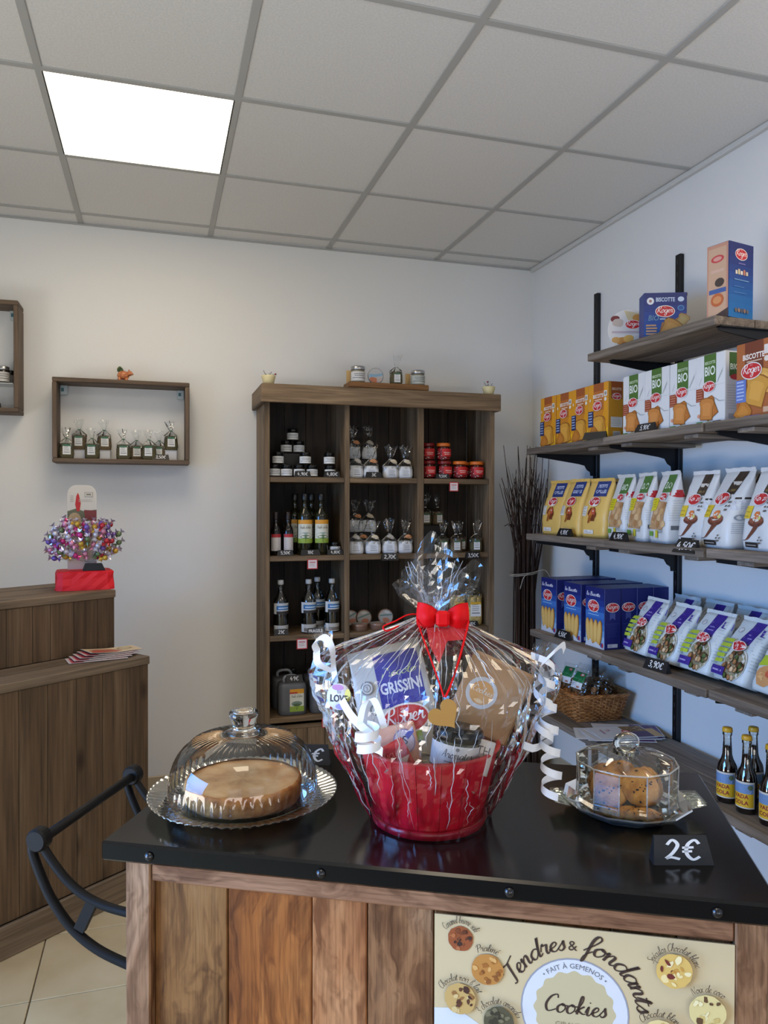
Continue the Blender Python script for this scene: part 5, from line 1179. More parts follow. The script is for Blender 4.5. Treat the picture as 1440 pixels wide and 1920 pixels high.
def f_toy(D, w, h):
    D.rect(.001, .001, w-.001, h-.001, (190, 138, 116)); D.rect(w*.08, h*.03, w*.9, h*.95, (196, 160, 132)); D.ell(w*.5, h*.80, w*.30, h*.05, (190, 60, 62), 14); D.ell(w*.5, h*.80, w*.2, h*.03, (210, 150, 140), 12)
    D.rect(w*.2, h*.62, w*.8, h*.66, (206, 170, 150)); D.ell(w*.6, h*.48, w*.22, h*.06, (60, 48, 44), 12); D.rect(w*.12, h*.34, w*.9, h*.40, (60, 90, 150)); D.ell(w*.5, h*.25, w*.30, h*.09, (186, 96, 50), 14); D.ell(w*.5, h*.25, w*.2, h*.05, (206, 140, 90), 12); D.poly([(0, 0), (w, h*.12), (w, 0)], (60, 44, 44))
def s_toy(D, w, h):
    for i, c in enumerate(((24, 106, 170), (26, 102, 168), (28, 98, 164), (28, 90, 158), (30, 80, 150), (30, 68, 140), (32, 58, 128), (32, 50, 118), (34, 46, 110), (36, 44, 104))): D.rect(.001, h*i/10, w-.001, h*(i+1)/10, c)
    D.logo(w*.5, h*.85, w*.5); D.rect(w*.38, h*.72, w*.66, h*.735, (120, 110, 170))
    for k in range(5): D.rect(w*(.26+.105*k), h*.58, w*(.34+.105*k), h*(.63+.02*(k % 2)), [(226, 214, 196), (206, 190, 150), (230, 222, 210), (190, 120, 96), (214, 200, 170)][k])
    D.rect(w*.2, h*.50, w*.8, h*.512, (120, 160, 200)); D.rect(w*.2, h*.33, w*.7, h*.337, (90, 140, 190)); D.rect(w*.2, h*.41, w*.6, h*.417, (90, 140, 190))
    for k in range(5): D.ell(w*(.28+.115*k), h*.10, w*.05, h*.03, [(110, 100, 96), (150, 120, 100), (90, 84, 90), (140, 110, 90), (100, 96, 100)][k], 10)
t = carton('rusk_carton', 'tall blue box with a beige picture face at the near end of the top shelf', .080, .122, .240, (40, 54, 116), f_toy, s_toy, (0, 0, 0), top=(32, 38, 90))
t.location = (1.792, 2.030, 2.0172); t.rotation_euler = (0, 0, RW+R(12))
t = thing('round_card', 'round white food card leaning on the wall shelf upright beside the blue carton', 'card', (1.782, 2.555, 2.0172), R(-20))
cb = MB().lathe([(0, -.002), (.0855, -.002), (.086, 0), (.0855, .002), (0, .002)], pm((206, 206, 206), .5), 40, M=T(0, 0, .0862) @ RX(R(90))).build('disc', t)
D = Decal(); zc = .0862; D.ell(0, zc, .084, .084, (212, 210, 208), 40); D.poly([(-.02, zc+.08), (.05, zc+.066), (.075, zc+.03), (.0, zc+.03), (-.01, zc+.05)], (206, 190, 150))
for x, y, r_, c in ((-.055, .045, .018, (110, 36, 44)), (-.045, .03, .022, (190, 176, 166)), (.03, .05, .018, (196, 140, 70)), (.055, .04, .02, (206, 160, 90)), (-.03, -.045, .022, (186, 130, 60)), (-.005, -.035, .02, (214, 170, 90)), (-.02, -.062, .018, (160, 96, 40)), (.015, -.055, .018, (206, 156, 80)), (.045, -.06, .018, (176, 150, 190)), (.06, -.02, .012, (190, 70, 60)), (-.055, -.04, .016, (196, 150, 84))): D.ell(x, zc+y, r_, r_*.8, c, 12, 0, .2)
D.rect(-.07, zc-.012, .05, zc-.004, (186, 170, 180)); D.logo(.012, zc+.022, .062); D.flat('print', t, (0, -.0021, 0), (1, 0, 0), (0, 0, 1)); t.rotation_euler = (R(-6), 0, R(-20))

# blue biscuit cartons, three files of four
def f_boud(D, w, h):
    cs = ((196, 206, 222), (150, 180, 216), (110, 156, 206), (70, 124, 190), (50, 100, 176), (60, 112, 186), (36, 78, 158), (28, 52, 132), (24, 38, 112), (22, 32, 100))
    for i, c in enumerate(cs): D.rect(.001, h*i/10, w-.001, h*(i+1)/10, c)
    D.script('la Biscotte', w*.42, h*.855, h*.034, (232, 232, 240), .24, width=w*.72); D.lines(w*.15, h*.60, w*.8, 2, h*.05, (150, 190, 226), h*.012)
    for k, (x, a) in enumerate(((.16, .18), (.34, .06), (.54, -.04), (.74, -.14))):
        D.ell(w*x+.004, h*.25, w*.135, h*.225, (166, 108, 44), 20, a); D.ell(w*x, h*.25, w*.12, h*.21, (214, 166, 84), 20, a); D.ell(w*x, h*.26, w*.08, h*.16, (226, 186, 110), 16, a)
    D.poly([(0, 0), (w*.3, h*.13), (w*.42, h*.05), (w*.6, h*.10), (w, 0)], (208, 210, 216)); D.rect(w*.84, h*.03, w*.90, h*.10, (40, 60, 140)); D.rect(w*.90, h*.03, w*.96, h*.10, (190, 50, 60)); D.logo(w*.46, h*.69, w*.60)
def s_boud(D, w, h):
    D.rect(.001, .001, w-.001, h-.001, (26, 34, 104)); D.logo(w*.5, h*.69, w*.84); D.poly([(w*.32, h*.60), (w*.66, h*.60), (w*.66, h*.48), (w*.49, h*.52), (w*.32, h*.48)], (74, 86, 150)); D.rect(w*.1, h*.42, w*.9, h*.425, (70, 84, 150)); D.lines(w*.15, h*.40, w*.85, 8, h*.026, (62, 76, 140), .0012); D.rect(w*.18, h*.03, w*.80, h*.09, (206, 206, 214)); D.lines(w*.22, h*.078, w*.5, 3, h*.015, (90, 90, 100), .001)
gB = 'dark blue biscuit cartons on the wall shelf'
bo = None; WB, DB_, HB = .139, .0755, .247
for r_, yc in enumerate((3.098, 2.896, 2.722)):
    for c in range(4):
        lb = ['file of blue cartons nearest the twig bundle', 'middle file of blue cartons', 'file of blue cartons beside the purple bags'][r_]
        lb2 = ['front carton in the %s', 'second carton back in the %s', 'third carton back in the %s', 'rearmost carton in the %s'][c] % lb
        loc = (1.7355+DB_/2+(DB_+.0016)*c, yc+rnd.uniform(-.004, .004), LV['s2'])
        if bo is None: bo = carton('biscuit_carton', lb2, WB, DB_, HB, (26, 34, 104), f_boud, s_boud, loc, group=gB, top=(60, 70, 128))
        else: dup(bo, loc, RW, lb2)
price_tag('4,50\u20ac', .115, 'chalk price tag reading 4,50 before the blue biscuit cartons', (1.6995, 2.930, LV['s2']), RW, .038)

# ---------------------------------------------------------------- paper and film biscuit bags
from mathutils import noise as mnoise
def bag(name, label, w_, d_, h_, col, art, loc, rz, lean=0.0, group=None, side=None, seed=1, top_seam=.014, crum=.003, rough=.38, pinch=1.6, sidecol=None, tuck=.0, M_over=None):
    """standing block-bottom bag: flat front, gussets, and a crimped flat top"""
    t = thing(name, label, 'bag', loc, rz, group); so = Vector((seed*3.7, seed*1.3, seed*2.1)); n = 40; rows = 18
    def sect(tt):
        k = 1.0-.05*tt; hw = w_/2*(k+.03*math.sin(tt*PI)); hd = max(.0022, d_/2*(1-max(0, (tt-.32)/.68)**pinch)); 
        if tt < .08: hw *= .94+.06*tt/.08; hd *= .92+.08*tt/.08
        return hw, hd
    def crump(x, y, z): 
        v = Vector((x, y, z)); return crum*(mnoise.noise(v*26+so)+.6*mnoise.noise(v*60+so*2))
    def shape(x, y, tt):
        z = tt*h_; c = crump(x, y, z)*min(1, tt*6+.1); off = lean*tt*tt+.0*tt
        return Vector((x, y+off, z)), c
    V = []; F = []
    for j in range(rows+1):
        tt = j/rows; hw, hd = sect(tt)
        for x, y in sq_section(hw, hd, n, 7-3*tt):
            p, c = shape(x, y, tt); nn = Vector((x/hw*.5, y/hd, 0)); nn.normalize(); V.append(p+nn*c)
    for j in range(rows):
        for i in range(n): F.append((j*n+i, j*n+(i+1) % n, (j+1)*n+(i+1) % n, (j+1)*n+i))
    F += [tuple(range(n-1, -1, -1)), tuple(range(rows*n, rows*n+n))]
    mat = M_over or pm(col, rough); b = MB(); b.add(V, F, mat, True)
    b.build('bag_body', t)
    # crimped top seam
    hw, hd = sect(1.0); b = MB(); k = 24
    def seam(u, v, s): x = (u-.5)*2*hw*1.02; return Vector((x, lean+s*.0011+.0012*math.sin(u*40)*v-.006*v*(seed % 2), h_-.001+top_seam*v+.003*mnoise.noise(Vector((x*30, seed, v)))*v))
    b.grid(lambda u, v: seam(u, v, -1), k, 2, mat, True); b.grid(lambda u, v: seam(1-u, v, 1), k, 2, mat, True); b.build('crimped_seam', t)
    P_ = 5.5
    def front(x, y, d):
        tt = min(1, max(0, y/h_)); hw, hd = sect(tt); p_ = 7-3*tt; q = min(.985, abs(x)/hw); yy = -hd*(1-q**p_)**(1/p_)
        pt, c = shape(x, yy, tt); nn = Vector((x/hw*.5, yy/hd, 0)); nn.normalize(); return pt+nn*(c+d)
    D = Decal(); art(D, w_, h_); pb = MB(); D2 = Decal()
    # refine: long shapes are cut into short pieces so that the print follows the bag
    D2.it = [refine(*it) for it in D.it]; D2.put(pb, front, .00016, .0013, rough); pb.build('front_print', t)
    if side:
        D = Decal(); side(D, d_, h_); pb = MB(); D2 = Decal(); D2.it = [refine(*it) for it in D.it]
        def sidef(x, y, d):
            tt = min(1, max(0, y/h_)); hw, hd = sect(tt); p_ = 7-3*tt; yy = max(-hd*.97, min(hd*.97, x)); q = abs(yy)/hd; xx = hw*(1-q**p_)**(1/p_)
            pt, c = shape(xx, yy, tt); nn = Vector((xx/hw*.5, yy/hd, 0)); nn.normalize(); return pt+nn*(c+d)
        D2.put(pb, sidef, .00016, .0013, rough); pb.build('side_print', t)
    return t
def refine(pts, faces, col, mx=.022):
    """triangulate a flat shape and split long edges"""
    tris = []
    for f in faces:
        if len(f) == 3: tris.append(tuple(pts[i] for i in f))
        elif len(f) == 4: a, b, c, d = (pts[i] for i in f); tris += [(a, b, c), (a, c, d)]
        else:
            pl = [Vector((pts[i][0], pts[i][1], 0)) for i in f]
            for tr in tessellate_polygon([pl]): tris.append(tuple((pl[i].x, pl[i].y) for i in tr))
    out = []; st = list(tris)
    while st:
        a, b, c = st.pop(); L_ = [math.dist(a, b), math.dist(b, c), math.dist(c, a)]; k = max(range(3), key=lambda i: L_[i])
        if L_[k] <= mx: out.append((a, b, c)); continue
        p = (a, b, c); u, v, w_ = p[k], p[(k+1) % 3], p[(k+2) % 3]; m_ = ((u[0]+v[0])/2, (u[1]+v[1])/2); st += [(u, m_, w_), (m_, v, w_)]
    P = []; F = []; ix = {}
    for tr in out:
        f = []
        for q in tr:
            key = (round(q[0], 6), round(q[1], 6))
            if key not in ix: ix[key] = len(P); P.append(q)
            f.append(ix[key])
        F.append(tuple(f))
    return P, F, col
def a_yel(D, w, h):
    D.rect(-w*.16, h*.73, w*.36, h*1.0, (44, 62, 122)); D.text('PETITS', w*.10, h*.885, h*.055, (206, 214, 234), .03, wmax=w*.40); D.text('GRILLES', w*.10, h*.79, h*.055, (206, 214, 234), .03, wmax=w*.42)
    D.rect(-w*.45, h*.38, -w*.24, h*.56, (222, 218, 210)); D.lines(-w*.43, h*.55, -w*.26, 5, h*.03, (150, 140, 130), .002)
    D.ell(.0, h*.42, w*.15, h*.13, (120, 60, 34), 16, .5, .3); D.ell(-w*.06, h*.40, w*.06, h*.15, (196, 120, 50), 14, -.35, .2); D.ell(w*.03, h*.46, w*.08, h*.06, (190, 84, 60), 12, .2, .3); D.ell(w*.02, h*.47, w*.03, h*.02, (230, 200, 180), 8); D.ell(-w*.10, h*.33, w*.03, h*.09, (150, 84, 40), 10, -.5)
    D.rect(-w*.30, h*.07, w*.08, h*.14, (226, 222, 214)); D.lines(-w*.27, h*.125, w*.05, 2, h*.025, (150, 150, 170), .002); D.logo(0, h*.64, w*.42)
BY = (226, 186, 100)
yg = bag('toast_bag', 'yellow toast bag nearest the twig bundle, first of three',   .160, .100, .238, BY, a_yel, (1.795, 3.115, LV['s3']), RW+.08, .010, 'yellow toast bags on the wall shelf', seed=1)
y2 = bag('toast_bag', 'yellow toast bag in the middle of three above the 4,90 tag', .160, .100, .240, BY, a_yel, (1.790, 2.944, LV['s3']), RW+.02, .012, 'yellow toast bags on the wall shelf', seed=2)
dup(yg, (1.800, 2.776, LV['s3']), RW+.10, 'yellow toast bag touching the white and green bags')
for y, lb in ((3.12, 'yellow toast bag in the second row behind the first'), (2.93, 'yellow toast bag in the second row behind the middle one')): dup(y2, (1.935, y, LV['s3']), RW, lb)
def a_grn(D, w, h):
    D.rect(-w*.08, h*.74, w*.34, h*1.0, (80, 120, 58)); D.text('BIO', w*.13, h*.80, h*.09, (220, 228, 210), .02, wmax=w*.3)
    D.poly([(-w*.36, h*.20), (w*.30, h*.20), (w*.34, h*.60), (-w*.22, h*.62)], (186, 148, 108)); 
    for k in range(9): D.ell(-w*.22+w*.065*k, h*(.28+.09*(k % 4)), w*.10, h*.05, [(206, 166, 116), (176, 130, 84), (214, 180, 134)][k % 3], 10, .6, .3, k)
    D.poly([(-w*.42, h*.46), (-w*.12, h*.48), (-w*.04, h*.66), (-w*.38, h*.66)], (220, 204, 40)); D.lines(-w*.36, h*.64, -w*.12, 4, h*.035, (170, 160, 40), .003)
    D.rect(-w*.36, h*.10, -w*.16, h*.17, (110, 160, 70)); D.rect(-w*.02, h*.08, w*.10, h*.19, (206, 196, 60)); D.lines(w*.14, h*.2, w*.36, 3, h*.02, (60, 60, 60), .0014); D.ell(-w*.30, h*.24, w*.04, h*.02, (216, 200, 110), 8); D.logo(w*.10, h*.68, w*.34)
def a_grn_s(D, w, h):
    D.ell(0, h*.72, w*.36, h*.055, (186, 40, 46), 16); D.lines(-w*.4, h*.62, w*.4, 9, h*.035, (176, 176, 178), .0012); D.rect(-w*.30, h*.20, w*.1, h*.26, (96, 96, 98)); D.ell(w*.2, h*.28, w*.12, h*.02, (186, 60, 70), 10)
BW = (214, 214, 212)
g1 = bag('toast_bag', 'white and green toast bag next to the yellow bags, partly hidden', .136, .086, .248, BW, a_grn, (1.800, 2.612, LV['s3']), RW-.08, .012, 'white and green toast bags', a_grn_s, 3)
g2 = bag('toast_bag', 'white and green toast bag in the middle above the second 4,90 tag', .136, .086, .250, BW, a_grn, (1.797, 2.475, LV['s3']), RW-.12, .012, 'white and green toast bags', a_grn_s, 4)
g3 = bag('toast_bag', 'white and green toast bag showing its printed side, last of three', .140, .092, .250, BW, a_grn, (1.793, 2.330, LV['s3']), RW-.17, .012, 'white and green toast bags', a_grn_s, 5)
def a_wht(D, w, h):
    D.poly([(-w*.06, h*.70), (w*.24, h*.70), (w*.30, h*1.0), (w*.0, h*1.0)], (64, 52, 42)); D.rect(-w*.02, h*.82, w*.26, h*.87, (206, 200, 190)); D.rect(.0, h*.74, w*.20, h*.77, (120, 100, 60))
    D.poly([(-w*.44, h*.12), (-w*.30, h*.12), (w*.02, h*.36), (w*.20, h*.40), (w*.10, h*.30), (-w*.2, h*.14)], (112, 66, 48)); D.ell(w*.02, h*.36, w*.25, h*.065, (104, 58, 44), 18, .05); D.ell(w*.02, h*.385, w*.23, h*.05, (140, 82, 62), 18, .05); D.ell(w*.0, h*.41, w*.16, h*.05, (226, 222, 210), 14, 0, .2); D.ell(w*.0, h*.44, w*.10, h*.055, (220, 124, 60), 12, 0, .3); D.ell(w*.12, h*.41, w*.05, h*.025, (206, 206, 120), 8)
    D.rect(-w*.44, h*.40, -w*.20, h*.56, (220, 190, 44)); D.lines(-w*.42, h*.545, -w*.22, 3, h*.055, (176, 146, 30), .003); D.rect(-w*.28, h*.04, w*.12, h*.105, (40, 38, 36)); D.rect(-w*.24, h*.062, w*.08, h*.074, (170, 160, 150)); 
    for k in range(7): D.ell(w*(.20+.04*(k % 3)), h*(.50+.05*(k//2)), w*.03, h*.012, (96, 92, 88), 6, .7)
    for k in range(5): D.ell(w*(.14+.05*(k % 3)), h*(.10+.035*(k//2)), w*.03, h*.010, (96, 92, 88), 6, .7)
    D.logo(-w*.02, h*.645, w*.46)
def a_wht_s(D, w, h):
    D.rect(-w*.46, h*.635, w*.46, h*.66, (50, 46, 44)); D.rect(-w*.42, h*.50, w*.42, h*.62, (206, 208, 214)); D.lines(-w*.38, h*.61, w*.38, 5, h*.022, (160, 164, 172), .0012); D.ell(-w*.2, h*.40, w*.16, h*.04, (150, 160, 174), 14); D.ell(-w*.2, h*.40, w*.10, h*.025, (214, 214, 216), 12); D.rect(w*.05, h*.42, w*.42, h*.435, (90, 92, 98)); D.rect(w*.1, h*.37, w*.4, h*.385, (90, 92, 98)); D.lines(-w*.4, h*.33, w*.4, 6, h*.025, (160, 164, 172), .0014)
gW = 'white toast bags with dark top stripe'
w1 = bag('toast_bag', 'white toast bag with dark stripe, half hidden beside the green ones', .140, .095, .246, BW, a_wht, (1.812, 2.182, LV['s3']), RW-.02, .022, gW, a_wht_s, 6, pinch=1.3)
w2 = bag('toast_bag', 'white toast bag with egg toast picture behind the 4,50 tag', .150, .120, .250, BW, a_wht, (1.795, 2.030, LV['s3']), RW-.08, .046, gW, a_wht_s, 7, pinch=1.2)
w3 = dup(w1, (1.800, 1.868, LV['s3']), RW-.14, 'white toast bag with egg toast picture next to the picture edge')
dup(w1, (1.935, 2.07, LV['s3']), RW-.06, 'white toast bag in the back row between the two front ones'); dup(w1, (1.935, 1.90, LV['s3']), RW-.08, 'white toast bag in the back row near the picture edge'); dup(w1, (1.80, 1.71, LV['s3']), RW-.1, 'white toast bag beyond the picture edge')
price_tag('4,90\u20ac', .112, 'chalk price tag reading 4,90 before the yellow toast bags', (1.7035, 2.925, LV['s3']), RW, .036)
price_tag('4,90\u20ac', .105, 'chalk price tag reading 4,90 before the white and green bags', (1.698, 2.512, LV['s3']), RW, .036)
price_tag('4,50\u20ac', .110, 'chalk price tag reading 4,50 hung on the shelf edge before the white bags', (1.680, 2.112, LV['s3']-.020), RW, .050, lean=28)
# purple cracker bags, lying back in two rows
def a_pur(D, w, h):
    D.poly([(-w*.10, h*.60), (w*.22, h*.60), (w*.26, h*1.0), (-w*.06, h*1.0)], (62, 44, 138)); D.lines(-w*.04, h*.78, w*.20, 2, h*.06, (150, 140, 200), .004); D.ell(-w*.28, h*.82, w*.07, h*.05, (170, 172, 176), 12); D.ell(-w*.28, h*.82, w*.05, h*.036, (212, 214, 216), 12); D.lines(w*.28, h*.9, w*.44, 4, h*.05, (176, 180, 186), .002)
    D.ell(w*.10, h*.28, w*.33, h*.26, (214, 212, 204), 22); D.ell(w*.10, h*.27, w*.31, h*.24, (150, 142, 112), 22)
    q = random.Random(5)
    for k in range(26): 
        a, rr = q.uniform(0, 6.3), math.sqrt(q.random())*.26; x, y = w*.10+w*rr*1.05*math.cos(a), h*.27+h*rr*.82*math.sin(a); c = [(196, 156, 110), (214, 184, 146), (170, 120, 76), (110, 70, 46), (86, 104, 56)][k % 5]; D.ell(x, y, w*.055, h*.05, tuple(int(v*.6) for v in c), 9, 0, .2, k); D.ell(x, y+.001, w*.042, h*.038, c, 9, 0, .2, k)
    for k in range(5): D.poly([(-w*.44, h*(.24+.085*k)), (-w*.20+w*.02*k, h*(.25+.085*k)), (-w*.20+w*.02*k, h*(.31+.085*k)), (-w*.43, h*(.30+.085*k))], (176, 196, 60))
    D.rect(-w*.40, h*.06, -w*.02, h*.19, (62, 44, 138)); D.rect(-w*.36, h*.11, -w*.08, h*.135, (170, 160, 210)); D.logo(w*.06, h*.56, w*.38)
def a_pur_s(D, w, h): D.lines(-w*.4, h*.7, w*.4, 10, h*.05, (176, 184, 190), .0018); D.rect(-w*.4, h*.78, w*.4, h*.9, (62, 44, 138))
BP = (206, 214, 216); gP = 'purple and white cracker bags lying back on the wall shelf'
def lay(pr, x, y, z, rz, tilt, lb):
    o = pr if pr['label'] == 'x' else dup(pr); o['label'] = lb; o.location = (x, y, z); o.rotation_euler = (R(-tilt), 0, rz); return o
p1_ = bag('cracker_bag', 'x', .157, .074, .215, BP, a_pur, (0, 0, 0), 0, .012, gP, a_pur_s, 8, crum=.0045)
p2_ = bag('cracker_bag', 'x', .157, .078, .215, BP, a_pur, (0, 0, 0), 0, .018, gP, a_pur_s, 9, crum=.0045)
Z2 = LV['s2']+.012
lay(p1_, 1.792, 2.490, Z2, RW-.10, 17, 'purple-striped cracker bag leaning against the blue cartons, first in front')
lay(p2_, 1.786, 2.318, Z2, RW-.08, 18, 'purple-striped cracker bag second in the front row, above the 3,90 tag')
lay(p1_, 1.783, 2.150, Z2, RW-.06, 20, 'purple-striped cracker bag third in the front row')
lay(p2_, 1.783, 1.984, Z2, RW-.10, 20, 'purple-striped cracker bag fourth in the front row beside the breadstick bag')
for i, y in enumerate((2.47, 2.30, 2.13, 1.96, 1.79)): lay(p1_ if i % 2 else p2_, 1.930+.006*(i % 2), y, Z2+.002, RW+rnd.uniform(-.05, .04), 12, ['purple-striped cracker bag in the back row beside the blue cartons', 'purple-striped cracker bag second in the back row', 'purple-striped cracker bag middle of the back row', 'purple-striped cracker bag fourth in the back row', 'purple-striped cracker bag in the back row near the picture edge'][i])
def a_gri(D, w, h):
    D.rect(-w*.14, h*.55, w*.34, h*1.0, (52, 60, 150)); D.script('Piccolo', w*.10, h*.83, h*.035, (200, 214, 120), .2, width=w*.40); D.text('GRISSINI', w*.10, h*.70, h*.07, (222, 226, 240), .03, wmax=w*.42); D.ell(-w*.30, h*.80, w*.08, h*.06, (180, 182, 186), 14); D.ell(-w*.30, h*.80, w*.055, h*.042, (214, 216, 218), 14)
    D.poly([(-w*.44, h*.34), (w*.04, h*.40), (w*.0, h*.54), (-w*.40, h*.50)], (176, 196, 50)); D.ell(-w*.16, h*.22, w*.26, h*.15, (206, 150, 96), 16, .2, .15); D.ell(-w*.06, h*.26, w*.10, h*.07, (196, 90, 60), 12, 0, .3); D.ell(-w*.26, h*.20, w*.09, h*.06, (226, 180, 120), 12, 0, .3); D.ell(w*.24, h*.30, w*.17, h*.09, (120, 96, 84), 16); D.ell(w*.24, h*.32, w*.14, h*.06, (84, 60, 52), 16); D.logo(w*.10, h*.56, w*.52)
gr = bag('breadstick_bag', 'x', .158, .074, .225, BP, a_gri, (0, 0, 0), 0, .014, 'breadstick bags at the picture edge', a_pur_s, 10, crum=.004)
lay(gr, 1.780, 1.812, Z2, RW-.06, 22, 'blue-topped breadstick bag with red logo lying at the picture edge'); lay(gr, 1.783, 1.635, Z2, RW-.1, 22, 'blue-topped breadstick bag beyond the picture edge')
price_tag('3,90\u20ac', .118, 'chalk price tag reading 3,90 before the purple cracker bags', (1.692, 2.272, LV['s2']), RW+.10, .042)

# ---------------------------------------------------------------- lowest shelf: wicker basket with cookie bags, leaflets, cola bottles
M_wick = speckle('wicker_cane', [(120, 72, 34), (160, 104, 54), (184, 130, 76)], 40, .5, .2)
kb = thing('wicker_basket', 'brown wicker basket full of clear cookie bags on the lowest wall shelf', 'basket', (1.880, 3.010, LV['s1']), R(-96))
W2, D2_, HB_ = .142, .118, .116
def rim_pt(s, k, z):
    P = sq_section(W2*k, D2_*k, 96, 8); x, y = P[int(s*96) % 96]; return Vector((x, y, z))
b = MB()
for i in range(52):
    s = (i+.5)/52; b.tube([rim_pt(s, .90, .004), rim_pt(s, 1.02, HB_*.5), rim_pt(s, 1.14, HB_)], .0022, M_wick, 6)
so = b.build('stakes', kb); so['kind'] = 'stuff'
b = MB()
for j in range(14):
    z = .007+j*.0082; k = .905+.24*(z/HB_); pts = []
    for i in range(104):
        s = i/104; P = rim_pt(s, k, z); nrm = Vector((P.x, P.y, 0)).normalized(); pts.append(P+nrm*(.0026 if (i+2*j) % 4 < 2 else -.0026))
    b.tube(pts, .0032, M_wick, 5, closed=True)
so = b.build('woven_cane', kb); so['kind'] = 'stuff'
b = MB()
for k_ in range(3):
    b.tube([rim_pt(i/96, 1.155+.02*math.cos(i*.8+k_*2.1), HB_+.003+.005*math.sin(i*.8+k_*2.1)) for i in range(96)], .0042, M_wick, 6, closed=True)
b.build('braided_rim', kb)
b = MB(); b.box((-W2*.9, -D2_*.9, .001), (W2*.9, D2_*.9, .006), M_wick); b.build('base', kb)
M_cook = speckle('cookie_brown', [(110, 66, 34), (160, 104, 58), (186, 134, 84)], 70, .7, .7)
q = random.Random(8)
def cookie_bag(lb, x, y, z, rz, tilt, green=True, white=True):
    t = thing('cookie_bag', lb, 'bag', (0, 0, 0), 0, 'clear cookie bags in the wicker basket')
    b = MB()
    for k in range(8): b.ell((q.uniform(-.026, .026), q.uniform(-.012, .012), .014+.008*k*.7), (.021, .009, .016), M_cook, 9, 6, rot=Matrix.Rotation(q.uniform(-.5, .5), 3, 'Y'))
    b.build('cookies', t)
    b = MB(); sgn = q.randrange(99)
    def sheet(u, v, s): x_ = (u-.5)*.096; return Vector((x_+.003*mnoise.noise(Vector((x_*40, v*5, sgn))), s*(.020*max(0, math.sin(PI*min(1, v*1.15)))*(1-abs(2*u-1)**3)+.0012)+.004*mnoise.noise(Vector((u*6, v*6, sgn+s))), .15*v))
    b.grid(lambda u, v: sheet(u, v, -1), 8, 10, M_film, False); b.grid(lambda u, v: sheet(u, v, 1), 8, 10, M_film, False); b.build('film', t)
    if green:
        D = Decal(); D.rect(-.034, .085, .034, .132, (24, 110, 62)); D.rect(-.034, .056, .034, .085, (214, 216, 218)); D.ell(.012, .122, .013, .008, (206, 60, 60), 14); D.ell(.012, .122, .008, .005, (226, 206, 200), 10); D.rect(-.026, .098, .02, .102, (70, 140, 100)); D.lines(-.028, .078, .0, 2, .008, (130, 140, 170), .002); D.rect(.01, .060, .026, .068, (170, 110, 90))
        pb = MB(); D2 = Decal(); D2.it = [refine(*it, .012) for it in D.it]; D2.put(pb, lambda x, y, d: sheet(x/.096+.5, y/.15, -1)+Vector((0, -.0012-d, 0)), .0001, .0003); pb.build('header_label', t)
    t.location = kb.matrix_basis @ Vector((x, y, z)); t.rotation_euler = (R(-tilt), q.uniform(-.2, .2), rz); return t
b = MB(); qf = random.Random(31); M_fill = pm((150, 112, 70), .8, noise=80)
b.grid(lambda u, v: Vector(((u-.5)*2*W2*.86, (v-.5)*2*D2_*.84, .066+.006*mnoise.noise(Vector((u*9, v*9, 4))))), 16, 14, M_fill, False); b.box((-W2*.84, -D2_*.82, .008), (W2*.84, D2_*.82, .058), M_fill, .004); b.build('paper_filler', kb)
CLB = ['clear cookie bag with green and white label beside the tag in the wicker basket', 'clear cookie bag with green and white label second in the wicker basket', 'clear cookie bag in the second row nearest the twigs', 'clear cookie bag in the second row at the near end', 'clear cookie bag against the wall nearest the twigs', 'clear cookie bag against the wall at the near end']
for i, (x, y, g, tl) in enumerate(((-.058, -.082, 1, 18), (.048, -.082, 1, 20), (-.056, -.024, 0, 24), (.050, -.024, 0, 26), (-.054, .034, 0, 30), (.050, .034, 0, 32))):
    o = cookie_bag(CLB[i], x, y, .0735, R(-80), tl, bool(g)); o.rotation_euler[1] = R((i % 2)*8-4)*.4
pt = price_tag('1,90\u20ac', .078, 'chalk price tag reading 1,90 clipped on the wicker basket rim', (1.745, 3.105, LV['s1']+.118), R(-75), .05, lean=35)
M_pap = pm((206, 206, 208), .45)
